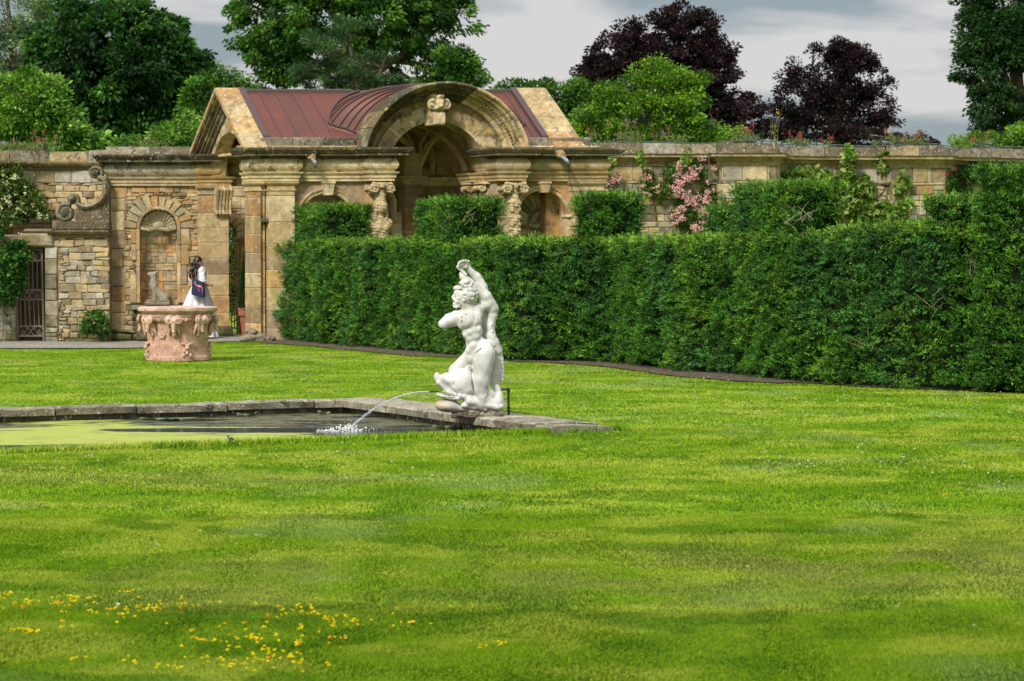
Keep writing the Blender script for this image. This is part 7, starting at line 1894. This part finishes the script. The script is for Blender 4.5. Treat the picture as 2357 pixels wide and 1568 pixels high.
vine('dark_climber', 'dark leaved climber with a few red blooms near the right end of the wall', 'rose', 50.9, [(2190, 420, 16, 30, .2), (2230, 400, 36, 22, .3), (2270, 390, 45, 26, .3), (2210, 440, 30, 14, .2), (2320, 385, 40, 14, .2)], 2400, .06, g_ch + g_iv[:2], [((2190, 480), (2190, 420), (2195, 380))], bloom=([(.6, .012, .02)], 7, .02, 3), out=.3, yfn=ry)
vine('fern', 'small fern growing from the joint beside the wall quoins', 'fern', 49.9, [(236, 640, 12, 14, 1.0)], 260, .08, g_lt + g_iv[:2], out=.2, aspect=.25)
vine('wall_shrub', 'low green shrub at the foot of the left wall', 'bush', 49.3, [(222, 740, 26, 26, .6), (205, 750, 18, 18, .2), (240, 755, 14, 20, .2)], 2400, .06, g_iv + g_rs, [((225, 790), (224, 750), (220, 725))], bloom=([(.5, .05, .06)], 3, .015, 2), out=.3)
# valerian and grasses rooted on the wall tops
def tuft(px, Y, z, w_, h, n, red, lab, yellow=False):
    c = W(px, 340, Y); root = thing('valerian' if not yellow else 'ragwort', lab, 'wild plant', (c.x, Y, z))
    m_ = n; x = c.x + rng.normal(size=m_) * w_ * .4; y = Y + rng.normal(size=m_) * .07; hh = rng.random(m_) ** .7 * h * .75
    P = np.stack([x, y, z + hh * .6], 1); d = sph(m_) * .7 + np.array([0, 0, .7]); cl = np.array([(.10, .17, .05), (.17, .24, .07), (.22, .24, .10)])[rng.integers(0, 3, m_)] * (.6 + .8 * rng.random((m_, 1)))
    V, Q, C = leaves(P, d, .06 + .05 * rng.random(m_), .016, cl); mesh_np('leaves', V, Q, M['leaf'], root, C)
    mb = MB(); tips = []
    for i in range(max(4, n // 22)):
        xx = c.x + rng.normal() * w_ * .45; a = Vector((xx, Y + rng.normal() * .06, z)); b_ = a + Vector((rng.normal() * .05, 0, h * rng.uniform(.5, 1.1))); mb.tube([a, (a + b_) / 2 + Vector((rng.normal() * .015, 0, 0)), b_], [.005, .004, .003], 4, (.20, .16, .08)); tips.append(b_)
    mb.build('stalks', M['bark'], root)['kind'] = 'stuff'
    if red:
        T = np.array([t for i_, t in enumerate(tips) if i_ == 0 or rng.random() < .6]); B = np.repeat(T, 26, axis=0); B = B + rng.normal(size=B.shape) * np.array([.022, .022, .035]); m_ = len(B)
        pal = {1: [(.55, .05, .10), (.40, .08, .09), (.38, .22, .14)], 2: [(.45, .26, .18), (.5, .22, .18), (.4, .3, .2)], 3: [(.80, .62, .05), (.7, .6, .1)]}[red]
        V, Q, C = leaves(B, sph(m_), .022, .02, np.array(pal)[rng.integers(0, len(pal), m_)] * (.7 + .5 * rng.random((m_, 1)))); mesh_np('blossoms', V, Q, M['petal'], root, C)
tz = zt + .22
for (a, w_, h, n, rd, lab) in ((1365, .22, .42, 60, 1, 'red valerian leaning out beside the stone gable coping'), (1442, .35, .42, 190, 2, 'faded brownish valerian clump on the wall top right of the pavilion'), (1555, .55, .30, 130, 1, 'row of short red valerian spikes above the pink rose'), (1722, .42, .36, 240, 1, 'bushy red valerian clump in front of the bigger copper beech'), (1835, .45, .26, 170, 1, 'valerian clump with few red heads below the yellow flowered stalk'), (1905, .06, .22, 26, 1, 'single small red valerian stem on the wall top'), (2015, .12, .16, 50, 0, 'low green tuft on the wall top above the vine'), (2098, .40, .28, 260, 2, 'dry brown and green clump spilling over the wall top'), (2055, .3, .32, 110, 2, 'thin straggly brown stems left of the spilling clump'), (2250, .5, .34, 150, 1, 'scattered red valerian at the right end of the wall')):
    tuft(a, ry(a) + .2, tz, w_, h, n, rd, lab)
tuft(1783, ry(1783) + .3, tz, .04, .72, 46, 3, 'single tall yellow flowered stalk standing on the wall top', True)
tuft(90, 50.8, ztl + .24, .6, .38, 260, 2, 'pinkish brown valerian on the far left wall top')
tuft(350, 50.3, Zz(337, 50.2), .5, .22, 130, 2, 'thin dry grass and faded flowers on the wall above the niche')
tuft(35, 50.6, ztl + .24, .5, .30, 300, 0, 'green leafy clump at the far left end of the wall top')

# ================================================================ POOL LIFE
M['pad'] = leaf_mat('lily_pad', .1, .4, .4)
for i, (a, b, r, lab, c) in enumerate(((349, 968, .13, 'green lily leaves floating near the far pool edge', (.10, .17, .05)), (400, 967, .08, 'small dark lily leaf by the far pool edge', (.05, .08, .03)), (722, 947, .10, 'upright brownish lily leaf near the pool corner', (.16, .14, .06)), (742, 953, .09, 'pair of curled lily leaves near the pool corner', (.15, .13, .05)), (578, 958, .07, 'small tilted lily leaf in the brown weed', (.09, .11, .05)), (1050, 985, .10, 'flat brown green lily leaf below the statue', (.12, .13, .05)))):
    g = G(a, b, WZ); mb = MB()
    for k in range(2 + i % 3):
        cx_, cy_, rr = g.x + rng.normal() * r * .9, g.y + rng.normal() * r * .8, r * rng.uniform(.6, 1); tl = rng.uniform(.0, .35) if i in (2, 3, 4) else .03; ph = rng.random() * 6
        v = [(cx_, cy_, WZ + .012)] + [(cx_ + rr * math.cos(t), cy_ + rr * math.sin(t) * .9, WZ + .012 + tl * rr * (1 + math.sin(t + ph)) + .008 * math.sin(3 * t)) for t in np.linspace(ph, ph + 2 * PI - .35, 18)]
        mb.add(v, [(0, j, j + 1) for j in range(1, 18)], np.array(c) * rng.uniform(.7, 1.3))
    o = mb.build('lily_leaves', M['pad']); tag(o, lab, 'lily leaves', 'lily leaves on the pool')
# wagtail on the turf edge
bY = G(527, 1021).y + .02; 
bd = thing('wagtail', 'small black and white bird standing on the near edge of the pool', 'bird', (W(528, 1010, bY).x, bY, .0)); bz = float(gz(bd.location.x, bY))
fb = lambda a, b, d=0: np.array([W(a, b, bY).x, bY + d, W(a, b, bY).z])
S = SDF(fb(518, 1022, -.06), fb(546, 996, .06), .0022)
S.cap(fb(530, 1010), fb(535, 1013), .018, .015, .01); S.ell(fb(526.5, 1005), (.0125, .012, .0115), None, .006); S.cap(fb(524, 1004.8), fb(521.5, 1005.2), .003, .0012, .003); S.cap(fb(535, 1013), fb(543, 1019), .010, .005, .006, 'u', 1.4)
for sg in (-1, 1): S.ell(fb(533, 1011, sg * .012), (.022, .007, .011), rotd(32), .004)
def bc(V):
    x = V[:, 0]; z = V[:, 2]; c = np.tile(np.array((.012, .012, .014)), (len(V), 1)); f0 = fb(528, 1011)
    w_ = (z < f0[2] - .35 * (x - f0[0]) - .001) & (x < fb(537, 0)[0]) & (x > fb(526, 0)[0]); c[w_] = (.5, .5, .48)
    w2 = (np.abs(z - fb(0, 1005)[2]) < .006) & (x < fb(526.5, 0)[0]) & (x > fb(523.5, 0)[0]); c[w2] = (.6, .6, .6); return c
S.build('bird_body', M['emb'], bd, colfn=bc)
for sg in (-1, 1):
    mb = MB(); a = fb(530, 1014, sg * .007); mb.tube([a, (a[0] + .002, a[1], (a[2] + bz) / 2), (a[0], a[1], bz + .0)], .0015, 5, (.01, .01, .01)); mb.tube([(a[0] + .006, a[1], bz + .002), (a[0] - .012, a[1], bz + .002)], .0012, 4, (.01, .01, .01)); mb.build('leg', M['emb'], bd)
